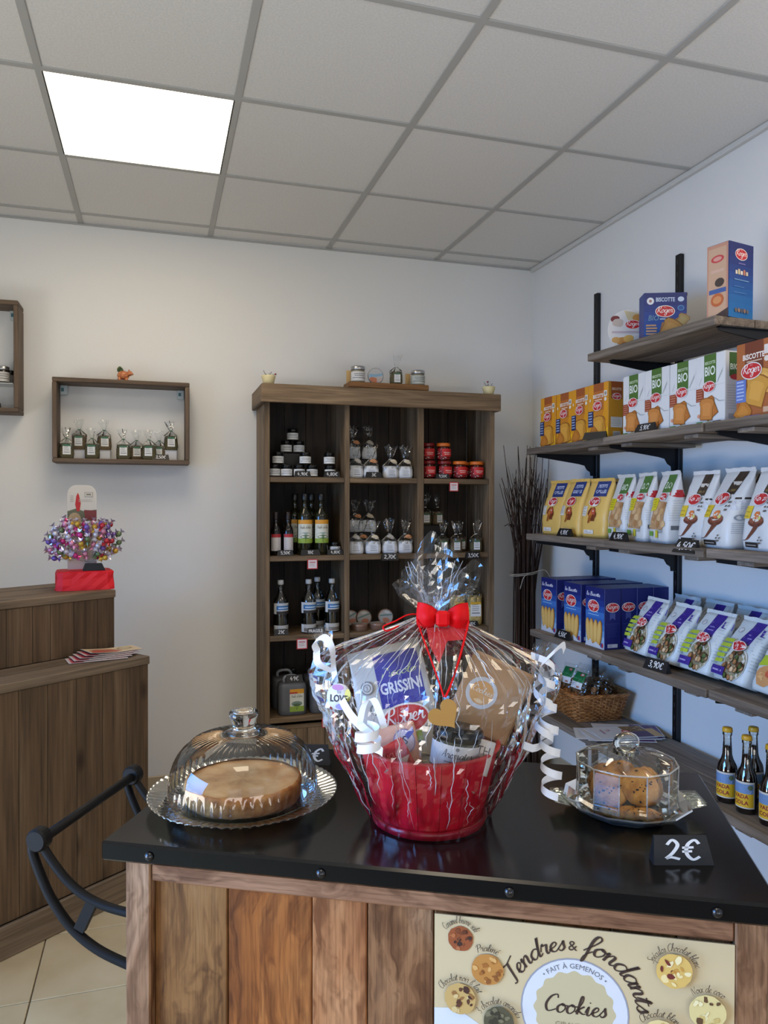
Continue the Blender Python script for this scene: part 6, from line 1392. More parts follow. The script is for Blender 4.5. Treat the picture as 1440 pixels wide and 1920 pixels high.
for i in range(9):
    t = thing('leaflet', ['lowest white leaflet of the pile under the wicker basket corner', 'second leaflet of the shelf pile', 'third leaflet of the shelf pile', 'fourth leaflet of the shelf pile', 'fifth leaflet of the shelf pile, plain white', 'sixth leaflet of the shelf pile, yellow corner showing', 'seventh leaflet of the shelf pile', 'eighth leaflet of the shelf pile with purple band', 'top leaflet of the shelf pile with red round seal'][i], 'leaflet', (0, 0, 0), 0, 'leaflets piled beside the wicker basket')
    MB().box((-.135, -.075, 0), (.135, .075, .0016), M_pap, 0).build('sheet', t); D = Decal()
    D.rect(-.133, -.073, .133, .073, (210, 210, 212) if i < 5 or i == 8 else (206, 200, 196))
    if i < 8: D.rect(.02, -.07, .13, .07, (216, 170, 60) if i in (3, 5) else (96, 60, 110)); D.ell(.07, .02, .04, .03, (206, 150, 90), 14); D.rect(-.12, -.05, -.04, .05, (196, 196, 200))
    else:
        D.rect(.0, -.072, .095, .0, (70, 40, 84)); D.rect(.0, .0, .095, .072, (130, 104, 66)); D.rect(.095, -.072, .133, .03, (206, 168, 110)); D.rect(.10, .03, .133, .072, (90, 50, 100))
        qq = random.Random(4)
        for k in range(16): D.ell(qq.uniform(.01, .085), qq.uniform(.01, .065), .008, .005, [(170, 140, 90), (96, 72, 44), (196, 170, 120)][k % 3], 8, qq.uniform(0, 3))
        D.ell(.002, .0, .017, .017, (196, 50, 54), 18); D.ell(.002, .0, .012, .009, (222, 190, 180), 12); D.script('les', -.06, .02, .010, (190, 70, 90), .2, rot=R(90)); D.lines(-.10, .03, -.09, 3, .02, (190, 120, 130), .01)
    D.flat('print', t, (0, 0, .0016), (1, 0, 0), (0, 1, 0))
    t.location = (1.815+.012*((i*7) % 5-2)+.006*i, 2.685-.006*((i*5) % 7-3), LV['s1']+.0005+.0018*i); t.rotation_euler = (0, 0, R(-14+((i*29) % 25)-12+(10 if i == 8 else 0)))
M_cola = pm((28, 12, 14), .1, coat=.5)
t = thing('cola_bottle', 'x', 'bottle', (0, 0, 0), 0, 'small cola bottles on the lowest shelf')
MB().lathe([(0, .001), (.029, .001), (.0305, .004), (.0305, .098), (.028, .116), (.018, .136), (.0145, .150), (.0132, .178), (0, .179)], M_cola, 22).build('cola', t)
MB().lathe([(.0295, 0), (.0312, .003), (.0312, .099), (.0285, .118), (.0186, .138), (.0150, .152), (.0125, .196), (.0122, .212), (.0145, .214), (.0145, .222), (.0128, .224), (.0128, .231)], M_jarglass, 22, cap0=False, cap1=False).build('glass', t)
MB().lathe([(.0152, .224), (.0158, .226), (.0150, .236), (.0135, .238), (0, .2385)], pm((206, 160, 40), .35), 20, rfun=lambda a, z: 1+.03*math.cos(18*a)*(z < .23)).build('crown_cap', t)
b = MB(); wrap(b, .0316, .018, .100, -1.2, 1.2, pm((206, 204, 196), .5)); D = Decal(); ww = .034
D.rect(-ww, .022, ww, .064, (220, 176, 36), 10); D.rect(-ww, .064, ww, .094, (110, 144, 190), 10); D.poly([(.0, .066), (.012, .090), (.026, .072), (.022, .066)], (222, 222, 222)); D.poly([(-.02, .066), (-.008, .074), (.006, .066)], (70, 100, 160)); D.ell(.024, .084, .008, .008, (96, 110, 80), 10)
D.text('VADA', -.004, .049, .0115, (150, 50, 40), .03, wmax=.046); D.text('COLA', -.004, .030, .0115, (150, 50, 40), .03, wmax=.046); D.put(b, cyl(.0316), .0001, .0003); b.build('label', t)
for x, y, rz, lb in ((1.765, 1.995, -62, 'cola bottle with yellow label closest to the counter corner'), (1.762, 1.908, -66, 'cola bottle with yellow label in front of the pair, fully in view'), (1.850, 1.975, -20, 'cola bottle standing behind the front pair'), (1.852, 1.885, 30, 'cola bottle in the back row beside the picture edge, half hidden'), (1.762, 1.812, -58, 'cola bottle with yellow label cut by the picture edge'), (1.852, 1.80, 0, 'cola bottle beyond the picture edge')):
    if t['label'] == 'x': put(t, (x, y, LV['s1']), R(rz), lb)
    else: dup(t, (x, y, LV['s1']), R(rz), lb)

# ---------------------------------------------------------------- bundle of willow twigs in the corner
tw = thing('twig_bundle', 'tall bundle of dark willow twigs tied with string in the room corner', 'branches', (1.845, 3.56, 0))
M_tw = wood('willow_bark', (40, 26, 20), (62, 42, 32), (84, 58, 42), 'z', 60, 6, .7, 0, .3); q = random.Random(21)
for i in range(74):
    a = q.uniform(0, 2*PI); r_ = (.074)*math.sqrt(q.random()); x0, y0 = r_*math.cos(a), r_*math.sin(a)*.8; hh = q.choice([1.30, 1.4, 1.5, 1.55, 1.6, 1.66, 1.72, 1.5]); k = q.uniform(.7, 1.5)
    pts = [(x0*1.2, y0*1.2, .001), (x0*.9, y0*.9, .55), (x0*.85, y0*.85, .95), (x0*1.1*k+q.uniform(-.01, .01), y0*k, 1.28), (x0*1.75*k+q.uniform(-.04, .03), y0*1.1*k, hh)]
    if i < 5: pts[-1] = (x0-.10-.02*i, y0-.02, hh*.82+.04*i); pts[-2] = (x0-.05, y0, 1.1)
    pts = [(max(-.2, min(.13, p[0])), max(-.2, min(.2, p[1])), p[2]) for p in pts]
    cv = catmull(pts, 4); b = MB(); r0 = q.uniform(.0045, .0075); b.tube(cv, [r0*(1-.72*j/(len(cv)-1)) for j in range(len(cv))], M_tw, 5)
    if i % 4 == 0:
        p = Vector(cv[int(len(cv)*.8)]); b.tube([p, p+Vector((q.uniform(-.05, .03), q.uniform(-.02, .02), .12)), p+Vector((q.uniform(-.07, .04), 0, .22))], [.0022, .0018, .0008], M_tw, 4)
    b.build('twig', tw)
M_str = pm((176, 166, 150), .7); b = MB()
for z in (1.052, 1.060): b.tube([((.079)*math.cos(2*PI*k/28), .068*math.sin(2*PI*k/28), z+.01*math.cos(2*PI*k/28)) for k in range(28)], .0022, M_str, 6, closed=True)
b.tube(catmull([(.02, -.06, 1.06), (.075, -.085, 1.075), (.115, -.075, 1.03)], 5), .002, M_str, 6); b.tube(catmull([(.0, -.062, 1.06), (-.045, -.085, 1.04), (-.06, -.075, .98)], 5), .002, M_str, 6); b.build('string_tie', tw)

# ================================================================== on the island counter
ZK = .9402
M_glass = thin_glass('dome_glass', (.96, .975, .965), 1.5, .015, .95, 0, .004)
M_glass2 = thin_glass('pressed_glass', (.93, .955, .92), 1.5, .04, .42, 0, .012)
M_rib3 = thin_glass('pressed_glass_ridge', (.97, .98, .97), 1.4, .08, .8, 0, .06, .22)
M_glass3 = thin_glass('fluted_glass', (.95, .965, .94), 1.5, .035, 1.15, 0, .03)
M_knob = bpy.data.materials.new('solid_glass'); M_knob.use_nodes = True
_b = M_knob.node_tree.nodes['Principled BSDF']; _b.inputs['Transmission Weight'].default_value = 1; _b.inputs['Roughness'].default_value = .02; _b.inputs['IOR'].default_value = 1.48; _b.inputs['Base Color'].default_value = (.96, .98, .97, 1)
def radial(mb, prof, mat, n, fr=None, fz=None, smooth=True):
    def fn(u, v):
        k = v*(len(prof)-1); i = min(int(k), len(prof)-2); f = k-i; r = prof[i][0]*(1-f)+prof[i+1][0]*f; z = prof[i][1]*(1-f)+prof[i+1][1]*f; a = 2*PI*u
        if fr: r *= fr(a, r, z)
        if fz: z += fz(a, r, z)
        return Vector((r*math.cos(a), r*math.sin(a), z))
    mb.grid(fn, n, (len(prof)-1)*2, mat, smooth, wrap=True)
CK = (.134, 1.224)
pl = thing('cake_plate', 'round clear glass cake plate with ribbed rim holding the big cake', 'plate', (CK[0], CK[1], ZK))
b = MB()
rimz = lambda a, r, z: (.0022*abs(math.cos(34*a))-.0011)*max(0, min(1, (r-.112)/.012))
radial(b, [(0, .0025), (.06, .0025), (.098, .003), (.108, .006), (.118, .011), (.134, .0145), (.147, .018), (.1505, .0185), (.1495, .0165)], M_glass2, 272, None, rimz)
radial(b, [(.1495, .0165), (.134, .011), (.112, .002), (.104, 0), (0, 0)], M_glass2, 136)
b.build('dish', pl)
M_crust = speckle('cake_crust', [(150, 90, 46), (192, 126, 66), (214, 154, 90)], 60, .8, .6, 5)
M_cake = speckle('cake_top', [(176, 124, 72), (206, 156, 100), (220, 176, 122)], 26, .75, .35, 6)
ck = thing('cake', 'big round light brown cake under the smooth ribbed glass dome', 'cake', (CK[0], CK[1], ZK+.0048))
q = random.Random(4); wobc = [1+q.uniform(-.012, .012) for _ in range(60)]
b = MB(); n = 60; V = []; F = []; pr = [(.090, 0), (.092, .004), (.091, .012), (.0925, .020), (.0935, .027), (.0925, .0305), (.0885, .0315)]
for r, z in pr:
    for j in range(n): a = 2*PI*j/n; k = wobc[j]*(1+q.uniform(-.008, .008)); V.append((r*k*math.cos(a), r*k*math.sin(a), z+q.uniform(-.0008, .0008)))
for i in range(len(pr)-1):
    for j in range(n): F.append((i*n+j, i*n+(j+1) % n, (i+1)*n+(j+1) % n, (i+1)*n+j))
F.append(tuple(range(n-1, -1, -1))); b.add(V, F, M_crust, True); b.build('crust', ck)
b = MB(); b.grid(lambda u, v: Vector((.0905*v*math.cos(2*PI*u), .0905*v*math.sin(2*PI*u), .0300-.0012*v*v+.0012*mnoise.noise(Vector((60*v*math.cos(2*PI*u), 60*v*math.sin(2*PI*u), 2))))), 60, 14, M_cake, True, wrap=True); b.build('top', ck)
dm = thing('glass_dome', 'large clear glass cake dome with ribbed crown and round knob', 'dome', (CK[0], CK[1], ZK+.0125))
b = MB(); fl1 = lambda a, r, z: 1+.010*math.cos(52*a)*max(0, min(1, (.030-z)/.008))
radial(b, [(.1175, .0), (.1185, .006), (.1175, .020), (.1165, .030), (.115, .040), (.111, .052), (.105, .063), (.097, .073), (.088, .080)], M_glass, 312, fl1); b.build('wall', dm)
b = MB(); fz1 = lambda a, r, z: .0016*math.cos(52*a)*max(0, min(1, (r-.036)/.006))*max(0, min(1, (.0885-r)/.006))
radial(b, [(.088, .080), (.082, .0845), (.072, .0885), (.060, .0915), (.048, .0935), (.036, .0945), (.030, .0955), (.026, .098)], M_glass, 312, None, fz1); b.build('ribbed_crown', dm)
b = MB(); b.lathe([(0, .0945), (.028, .0950), (.0285, .0985), (.020, .1005), (.0165, .104), (.0185, .112), (.0225, .122), (.0235, .1285), (.0215, .1315), (.012, .1300), (0, .1290)], M_knob, 36); b.build('knob', dm)

C2 = (.702, 1.010)
M_plate2 = thin_glass('greenish_pressed_glass', (.88, .92, .83), 1.5, .05, .7, 0, .03, .07)
p2 = thing('cookie_plate', 'angular pressed glass plate with two tab handles under the cookies', 'plate', (C2[0], C2[1], ZK), R(-20))
oct_ = lambda a, r, z: (math.cos(PI/12)/math.cos(((a) % (PI/6))-PI/12))
b = MB(); radial(b, [(0, .004), (.055, .004), (.066, .006), (.078, .013), (.092, .0195), (.0975, .0225), (.0985, .0205), (.092, .0150), (.078, .0075), (.068, .001), (.060, 0), (0, 0)], M_plate2, 96, oct_, None, False); b.build('dish', p2)
for s_ in (1, -1):
    b = MB()
    def tab(u, v, o=0): x = .091+.024*u; y = (v-.5)*(.066-.016*u); return Vector((s_*x, y*s_, .0195+.003*u+.0025*math.sin(v*PI*5)**2*u*(1-u)*4+o))
    b.grid(lambda u, v: tab(u, v, .0015), 5, 24, M_plate2, False); b.grid(lambda u, v: tab(1-u, v, -.0022), 5, 24, M_plate2, False)
    b.grid(lambda u, v: tab(1, u, .0015-.0037*v), 12, 1, M_plate2, False); b.build('tab_handle', p2)
M_ck = speckle('golden_cookie', [(150, 92, 40), (196, 136, 66), (214, 158, 88)], 55, .75, .9, 5, .006); M_chip = pm((46, 28, 24), .5)
q = random.Random(9)
ckt = None
for i, (x, y, z, rx, rz, lb) in enumerate(((-.026, -.012, .034, 62, -8, 'golden cookie leaning upright at the front of the small dome'), (.020, -.010, .040, 58, 18, 'large golden cookie leaning beside the front one under the small dome'), (.034, .014, .034, 66, 40, 'cookie leaning behind at the outer edge of the small dome'), (-.030, .022, .032, 70, -30, 'cookie leaning behind at the inner edge of the small dome'), (-.005, .030, .036, 64, 0, 'cookie at the back under the small dome'))):
    if ckt is None:
        ckt = thing('cookie', lb, 'cookie', group='cookies under the small glass dome')
        b = MB(); n = 36; w_ = [1+q.uniform(-.03, .03) for _ in range(n)]
        b.lathe([(0, -.006), (.028, -.006), (.0315, -.003), (.032, .001), (.029, .0045), (.021, .0065), (.010, .0068), (0, .0074)], M_ck, n, rfun=lambda a, z: w_[int(round(a/(2*PI)*n)) % n]); b.build('biscuit', ckt)
        b = MB()
        for k in range(14): a, r_ = q.uniform(0, 6.28), .026*math.sqrt(q.random()); b.ell((r_*math.cos(a), r_*math.sin(a), .0058), (q.uniform(.0015, .003), q.uniform(.0012, .0025), .0018), M_chip, 7, 5)
        so = b.build('chocolate_chips', ckt); so['kind'] = 'stuff'; o = ckt
    else: o = dup(ckt, label=lb)
    p = Matrix.Rotation(R(-30), 3, 'Z') @ Vector((x, y, 0)); o.location = (C2[0]+p.x, C2[1]+p.y, ZK+.0045+z*.93); o.rotation_euler = (R(rx), 0, R(rz-30)); o.scale = (.92, .92, .92)
for i, (x, y) in enumerate(((.004, -.036), (.030, -.040), (-.022, -.042))):
    o = dup(ckt, label=['dark berry cookie lying flat at the front under the small dome', 'flat cookie at the front edge under the small dome', 'flat cookie at the front inner edge under the small dome'][i]); p = Matrix.Rotation(R(-30), 3, 'Z') @ Vector((x, y, 0)); o.location = (C2[0]+p.x, C2[1]+p.y, ZK+.0112+.0001*i+.013*(i > 0)*0); o.scale = (.62, .62, .9); o.rotation_euler = (R(8*i), 0, i)
d2 = thing('glass_dome', 'small pressed glass dome with fluted walls and fan knob over cookies', 'dome', (C2[0], C2[1], ZK+.0155), R(-12))
pan = lambda a, r, z: (math.cos(PI/12)/math.cos((a % (PI/6))-PI/12))
b = MB(); radial(b, [(.0765, 0), (.0772, .003), (.0762, .012), (.0755, .044), (.0755, .060), (.0765, .064)], M_glass3, 96, pan, None, False)
for k in range(12): a = 2*PI*k/12-PI/12*0; b.tube([(.0768*math.cos(a), .0768*math.sin(a), .003), (.0757*math.cos(a), .0757*math.sin(a), .030), (.0764*math.cos(a), .0764*math.sin(a), .063)], .0011, M_rib3, 6)
b.tube([(.0768*math.cos(2*PI*k/48)*pan(2*PI*k/48, 0, 0), .0768*math.sin(2*PI*k/48)*pan(2*PI*k/48, 0, 0), .064) for k in range(48)], .0014, M_rib3, 6, closed=True); b.build('fluted_wall', d2)
b = MB(); fz2 = lambda a, r, z: .0022*math.cos(12*a)*max(0, min(1, (r-.022)/.02))*max(0, min(1, (.077-r)/.01))
radial(b, [(.0765, .064), (.072, .066), (.062, .069), (.050, .0725), (.038, .0755), (.026, .0770), (.021, .0785)], M_glass3, 144, pan, fz2, True); b.build('roof', d2)
b = MB(); b.ell((0, 0, .0915), (.0205, .0080, .0160), M_glass3, 48, 14, fn=lambda a, t: 1+.045*math.cos(24*a)*math.cos(t)); b.lathe([(0, .0755), (.021, .0755), (.018, .0805), (.0135, .0825), (0, .0835)], M_glass3, 24); b.build('fan_knob', d2)
def big_tag(lb, words, loc, rz, w_, h_, k=1.0):
    t = price_tag('', w_, lb, loc, rz, h_, lean=24); D = Decal(); D.script(words, w_*(.10 if k < 1 else 0), h_*.20, h_*.33*k, M_chalk, .26, slant=.08, thin=.85, width=w_*(.50 if k < 1 else .60), k=7)
    D.flat('chalk_writing', t, (0, 0, 0), (1, 0, 0), (0, math.sin(R(24)), math.cos(R(24)))); return t
big_tag('large black chalk tag reading 2 euros at the front corner of the counter', '2\u20ac', (.669, .833, ZK), R(-17), .080, .036)
big_tag('black chalk tag reading 2 euros behind the large cake dome', '2\u20ac', (.262, 1.352, ZK), R(-20), .085, .036, .9)

# ---------------------------------------------------------------- gift basket in clear wrap
GC = (.397, 1.074, ZK); GR = R(-20.3)
M_red = pm((208, 14, 42), .35, name='red_lacquered_basket', coat=.2); M_red2 = pm((206, 60, 60), .45); M_kraft = pm((176, 134, 92), .7, noise=120)
bk = thing('gift_bucket', 'red panelled gift bucket wrapped in clear film on the counter', 'bucket', GC, GR)
n = 18; b = MB()
for i in range(n):
    a0, a1 = 2*PI*i/n, 2*PI*(i+1)/n; g_ = .004
    V = []
    for a in (a0+g_, a1-g_):
        for r, z in ((.0835, .010), (.1065, .1165), (.1035, .1165), (.0805, .010)): V.append((r*math.cos(a), r*math.sin(a), z))
    sl = MB(); sl.add(V, [(0, 4, 5, 1), (1, 5, 6, 2), (2, 6, 7, 3), (3, 7, 4, 0), (0, 1, 2, 3), (7, 6, 5, 4)], M_red, False); sl.build('stave', bk)
b = MB(); b.lathe([(0, .001), (.0835, .0), (.0862, .002), (.0885, .0135), (.0855, .0145), (.0, .0105)], M_red, 48); b.build('foot_hoop', bk)
b = MB(); b.lathe([(.1035, .1150), (.1085, .1150), (.1088, .1175), (.1060, .1190), (.1032, .1180)], M_red2, 54, cap0=False, cap1=False); b.build('rim', bk)
q = random.Random(6); b = MB(); M_shr = pm((206, 190, 160), .7)
for i in range(150):
    a, r_ = q.uniform(0, 6.28), .092*math.sqrt(q.random()); p = Vector((r_*math.cos(a), r_*math.sin(a), q.uniform(.070, .105))); d = Vector((q.uniform(-1, 1), q.uniform(-1, 1), q.uniform(-.3, .5)))*.02
    o = d.cross(Vector((0, 0, 1))).normalized()*.0016; V = [p-d-o, p-d+o, p+o+Vector((0, 0, .004)), p-o+Vector((0, 0, .004)), p+d+o, p+d-o]; b.add(V, [(0, 1, 2, 3), (3, 2, 4, 5)], M_shr, False)
so = b.build('paper_shreds', bk); so['kind'] = 'stuff'
GM = Matrix.Translation(GC) @ RZ(GR)
def gput(o, x, y, z, rx=0, ry=0, rz=0):
    mt = GM @ T(x, y, z-ZK) @ RZ(rz) @ RY(ry) @ RX(rx); o.location = mt.to_translation(); o.rotation_euler = mt.to_euler(); return o
def a_gift(D, w, h):
    D.rect(-w*.16, h*.57, w*.42, h*1.0, (58, 60, 160)); D.rect(w*.42, h*.4, w*.47, h*1.0, (190, 192, 196)); D.script('Piccolo', w*.13, h*.815, h*.034, (190, 206, 150), .2, width=w*.46); D.text('GRISSINI', w*.13, h*.68, h*.085, (226, 228, 240), .03, wmax=w*.54)
    D.ell(-w*.30, h*.76, w*.085, h*.055, (120, 122, 126), 18); D.ell(-w*.30, h*.76, w*.072, h*.046, (206, 206, 206), 18); D.ell(-w*.30, h*.76, w*.05, h*.032, (120, 122, 126), 14); D.ell(-w*.30, h*.76, w*.04, h*.025, (206, 206, 206), 14); D.text('3', -w*.30, h*.745, h*.03, (90, 92, 96))
    D.ell(-w*.26, h*.58, w*.06, h*.045, (110, 112, 112), 12); D.ell(-w*.26, h*.58, w*.035, h*.025, (190, 190, 186), 10); D.rect(-w*.36, h*.27, w*.26, h*.35, (160, 192, 40)); D.text("l'huile d'olive", -w*.04, h*.29, h*.035, (60, 70, 30), 0, wmax=w*.4); D.rect(-w*.46, h*.18, -w*.30, h*.26, (60, 64, 150)); D.logo(w*.10, h*.46, w*.62)
gg = bag('breadstick_bag', 'blue and grey breadstick bag with red logo in the gift bucket', .120, .036, .186, (206, 205, 202), a_gift, (0, 0, 0), 0, .006, None, None, 12, crum=.002)
gput(gg, -.026, .006, 1.004, R(-6), R(-14), 0)
def flat_pack(name, lb, cat, w_, d_, h_, col, art, bev=.003):
    t = thing(name, lb, cat); MB().box((-w_/2, -d_/2, 0), (w_/2, d_/2, h_), pm(col, .45), bev).build('pack', t); D = Decal(); art(D, w_, h_); D.flat('front_print', t, (0, -d_/2, 0), (1, 0, 0), (0, 0, 1)); return t
def a_pink(D, w, h):
    for k in range(7): D.ell(-w*.36+w*.11*k, h*(.35+.2*(k % 2)), w*.02, h*.06, (150, 90, 70), 8, .6*k)
    D.ell(w*.26, h*.66, w*.21, h*.25, (150, 140, 180), 22); D.ell(w*.26, h*.66, w*.19, h*.225, (206, 200, 216), 22); D.text('IS', w*.26, h*.60, h*.16, (70, 60, 80), .01); D.poly([(w*.30, h*.78), (w*.48, h*.92), (w*.48, h*.80), (w*.34, h*.68)], (80, 90, 170)); D.script('biscuit', -w*.12, h*.22, h*.08, (190, 120, 110), .2, width=w*.5)
gput(flat_pack('biscuit_box', 'pink biscuit box with oval lavender label in the gift bucket', 'box', .078, .022, .072, (226, 178, 156), a_pink), -.044, -.036, 1.016, R(-10), R(-14))
def a_redp(D, w, h): D.rect(-w*.5, h*.60, w*.5, h, (200, 30, 34)); D.script('biscuit', 0, h*.70, h*.10, (236, 120, 100), .2, width=w*.7); D.poly([(-w*.5, h*.60), (w*.5, h*.60), (w*.1, h*.3)], (232, 196, 160)); D.text('TO', 0, h*.2, h*.2, (226, 180, 150), .02)
gput(flat_pack('candy_packet', 'red and orange candy packet at the front rim of the gift bucket', 'packet', .052, .012, .066, (206, 64, 40), a_redp), -.030, -.064, 1.010, R(-10), R(-30))
jr = thing('glass_jar', 'jar with black lid and white label tilted in the gift bucket', 'jar')
MB().lathe([(0, 0), (.038, 0), (.0405, .004), (.0405, .056), (.038, .062), (.036, .064)], pm((74, 72, 56), .15, coat=.4), 32).build('body', jr)
MB().lathe([(.040, .060), (.0415, .062), (.0415, .076), (.039, .079), (0, .079)], M_lidblk, 32).build('lid', jr)
b = MB(); wrap(b, .0409, .020, .056, -1.5, 1.5, pm((216, 214, 212), .5), 22); D = Decal(); D.script('Aromates', 0, .037, .0062, (60, 60, 64), .18, width=.052); D.rect(-.02, .030, .022, .0315, (120, 120, 124), 6); D.ell(0, .051, .003, .003, (120, 120, 124), 8); D.put(b, cyl(.0409), .0001, .0003); b.build('label', jr)
gput(jr, .034, -.050, 1.022, R(-4), R(8)); jr.scale = (.88, .88, .92)
def a_kraft(D, w, h):
    D.ell(-w*.16, h*.52, .0245, .0245, (206, 206, 208), 32); D.ell(-w*.16, h*.52, .0185, .0185, (216, 160, 92), 28); D.script('Cookies', -w*.16, h*.515, .0052, (236, 226, 210), .2, width=.032); D.ell(-w*.16, h*.52-.013, .008, .003, (236, 200, 150), 10)
gput(flat_pack('kraft_bag', 'brown kraft paper bag with round white seal in the gift bucket', 'bag', .100, .018, .118, (182, 138, 92), a_kraft, .004), .070, .014, 1.066, R(-6), R(24))
def heart(cx, cz, s, n=40):
    P = []
    for i in range(n): t = 2*PI*i/n; P.append((cx+s*.94*math.sin(t)**3, cz+s*(.8125*math.cos(t)-.3125*math.cos(2*t)-.125*math.cos(3*t)-.0625*math.cos(4*t))))
    return P
def a_card(D, w, h):
    D.text('ISTH', 0, h*.58, h*.24, (90, 84, 80), 0, wmax=w*.7); D.poly(heart(w*.08, h*.26, w*.2), (196, 30, 44))
gput(flat_pack('gift_card', 'small white card with letters and red heart in the gift bucket', 'card', .040, .004, .050, (214, 206, 198), a_card, .001), .064, -.062, 1.032, R(-4), R(16))
# --- the wrap
M_cello = thin_glass('cellophane', (.99, .99, .995), 1.5, .06, 1.0, 0, .015)
M_crease_glint = thin_glass('cellophane_glints', (.98, .98, .99), 1.5, .18, 1.5, 0, .20, .38)  # whitened film: highlights along the creases put into the colour
gw_ = thing('cellophane_wrap', 'clear cellophane gift wrap gathered and tied over the red bucket', 'gift wrap', GC, GR)
prof = [(.000, .0905), (.012, .0915), (.040, .108), (.075, .125), (.110, .141), (.150, .153), (.190, .159), (.222, .157), (.244, .140), (.266, .110), (.284, .075), (.298, .044), (.308, .024), (.3128, .0165)]
def rp(z):
    for (z0, r0), (z1, r1) in zip(prof, prof[1:]):
        if z <= z1: f = (z-z0)/(z1-z0); return r0+(r1-r0)*f
    return prof[-1][1]
q = random.Random(77); NF = 30; fold = [q.uniform(.4, 1.2) for _ in range(NF)]; fph = [q.uniform(-.3, .3) for _ in range(NF)]
def wrap_pt(a, z):
    r = rp(z); k = a/(2*PI)*NF; i = int(k) % NF; f = k-int(k); tri = 1-2*abs(f-.5-.25*fph[i]); tri = max(-.2, tri)
    up_k = max(0, (z-.05)/.26); r *= 1+(.030+.10*up_k)*fold[i]*(tri-.45)
    r += .006*mnoise.noise(Vector((math.cos(a)*5, math.sin(a)*5, z*22)))+.0035*mnoise.noise(Vector((math.cos(a)*16, math.sin(a)*16, z*60)))
    for a0, zz, am in ((0.0, .235, .040), (PI, .252, .034)):
        da = (a-a0+PI) % (2*PI)-PI; r += am*math.exp(-(da/.22)**2)*math.exp(-((z-zz)/.075)**2 if z < zz else -((z-zz)/.022)**2)
    sq = 1-.16*abs(math.sin(a))**2*min(1, z/.15)
    # keep outside the bucket
    if z < .122: r = max(r, .0895+(.1095-.0895)*z/.118+.0015)
    return Vector((r*math.cos(a)+.010*max(0, z-.15)/.16, r*math.sin(a)*sq, z))
NA, NZ = 150, 44
b = MB(); b.grid(lambda u, v: wrap_pt(2*PI*u, .0005+.3123*v**.92), NA, NZ, M_cello, False, wrap=True); b.build('film_body', gw_)
# plume above the tie: several pointed leaves of film
b = MB(); tops = []
for (ax_, hx, hh, wd_, yy) in ((-.04, -.030, .076, .030, -.008), (.00, -.006, .126, .030, -.004), (.03, .012, .108, .026, .004), (.07, .050, .082, .022, .0), (-.02, -.022, .095, .024, .012), (.045, .030, .066, .030, -.010), (-.06, -.045, .052, .020, .0)):
    sd = q.uniform(0, 50)
    def leaf(u, v):
        s_ = (u-.5)*2; w_ = .010+wd_*math.sin(min(1, v*1.25)*PI*.72)*(1.0-.55*v**3); x = .010+ax_*.12+hx*v**1.3+s_*w_*(1-.35*max(0, v-.6)); y = yy+.010*math.cos(s_*2.4)*(1-.4*v)-.004+.012*mnoise.noise(Vector((s_*2.2, v*3.2, sd)))*v; z = .3128+hh*v*(1-.16*abs(s_)**1.5*v)
        return Vector((x, y, z))
    b.grid(leaf, 9, 12, M_cello, False)
b.build('film_plume', gw_)
# milky tubes along creases paint the white highlight streaks of the film
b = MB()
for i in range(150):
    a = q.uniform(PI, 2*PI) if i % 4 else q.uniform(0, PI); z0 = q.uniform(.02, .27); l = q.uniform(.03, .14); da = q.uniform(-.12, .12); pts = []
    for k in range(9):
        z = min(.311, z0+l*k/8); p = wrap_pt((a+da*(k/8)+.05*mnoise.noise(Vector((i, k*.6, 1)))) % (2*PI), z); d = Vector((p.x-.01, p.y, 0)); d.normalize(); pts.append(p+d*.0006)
    r_ = q.choice([.0003, .0004, .0005, .0007, .0009]); b.tube(pts, [r_*(.3+.7*math.sin(PI*(k+.5)/9)) for k in range(9)], M_crease_glint, 4)
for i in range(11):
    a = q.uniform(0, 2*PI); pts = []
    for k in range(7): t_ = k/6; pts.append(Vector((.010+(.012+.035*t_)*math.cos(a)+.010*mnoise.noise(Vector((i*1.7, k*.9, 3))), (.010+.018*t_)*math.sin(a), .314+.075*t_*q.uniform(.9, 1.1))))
    b.tube(pts, q.choice([.0003, .0004, .0005]), M_crease_glint, 4)
so = b.build('crease_glints', gw_); so['kind'] = 'stuff'
# red bow, cord and gold heart
M_bow = pm((214, 6, 14), .6, name='red_satin', spec=.2); M_gold = pm((176, 132, 66), .38, .25, name='gold_card')
b = MB()
for s_ in (1, -1):
    def lobe(u, v, o): 
        w_ = .011+.014*u**.8; zz = (v-.5)*2*w_*(1-.10*u)+.002*math.sin(u*3); x = s_*(.008+.031*u-.002*(2*v-1)**2*u); y = -.012*math.sin(PI*min(1, u*1.1))*(1-(2*v-1)**2*.6)*o+.0015*math.sin(v*9)
        return Vector((x, y, zz))
    b.grid(lambda u, v: lobe(u, v, 1), 10, 10, M_bow); b.grid(lambda u, v: lobe(u, v, -.6), 10, 10, M_bow)
bw = b.build('bow', gw_); bw.location = (.020, -.034, .3105)
b = MB(); b.box((-.010, -.014, -.0115), (.010, -.002, .0115), M_bow, .004); kn = b.build('knot', bw)
b = MB(); M_org, _n, _p = newmat('red_organza'); _p.inputs['Base Color'].default_value = srgb((226, 50, 58))+(1,); _p.inputs['Alpha'].default_value = .55
ORG = [(-.004, .297), (.050, .298), (.054, .284), (.026, .283), (.014, .258), (.001, .278)]
b_org = b

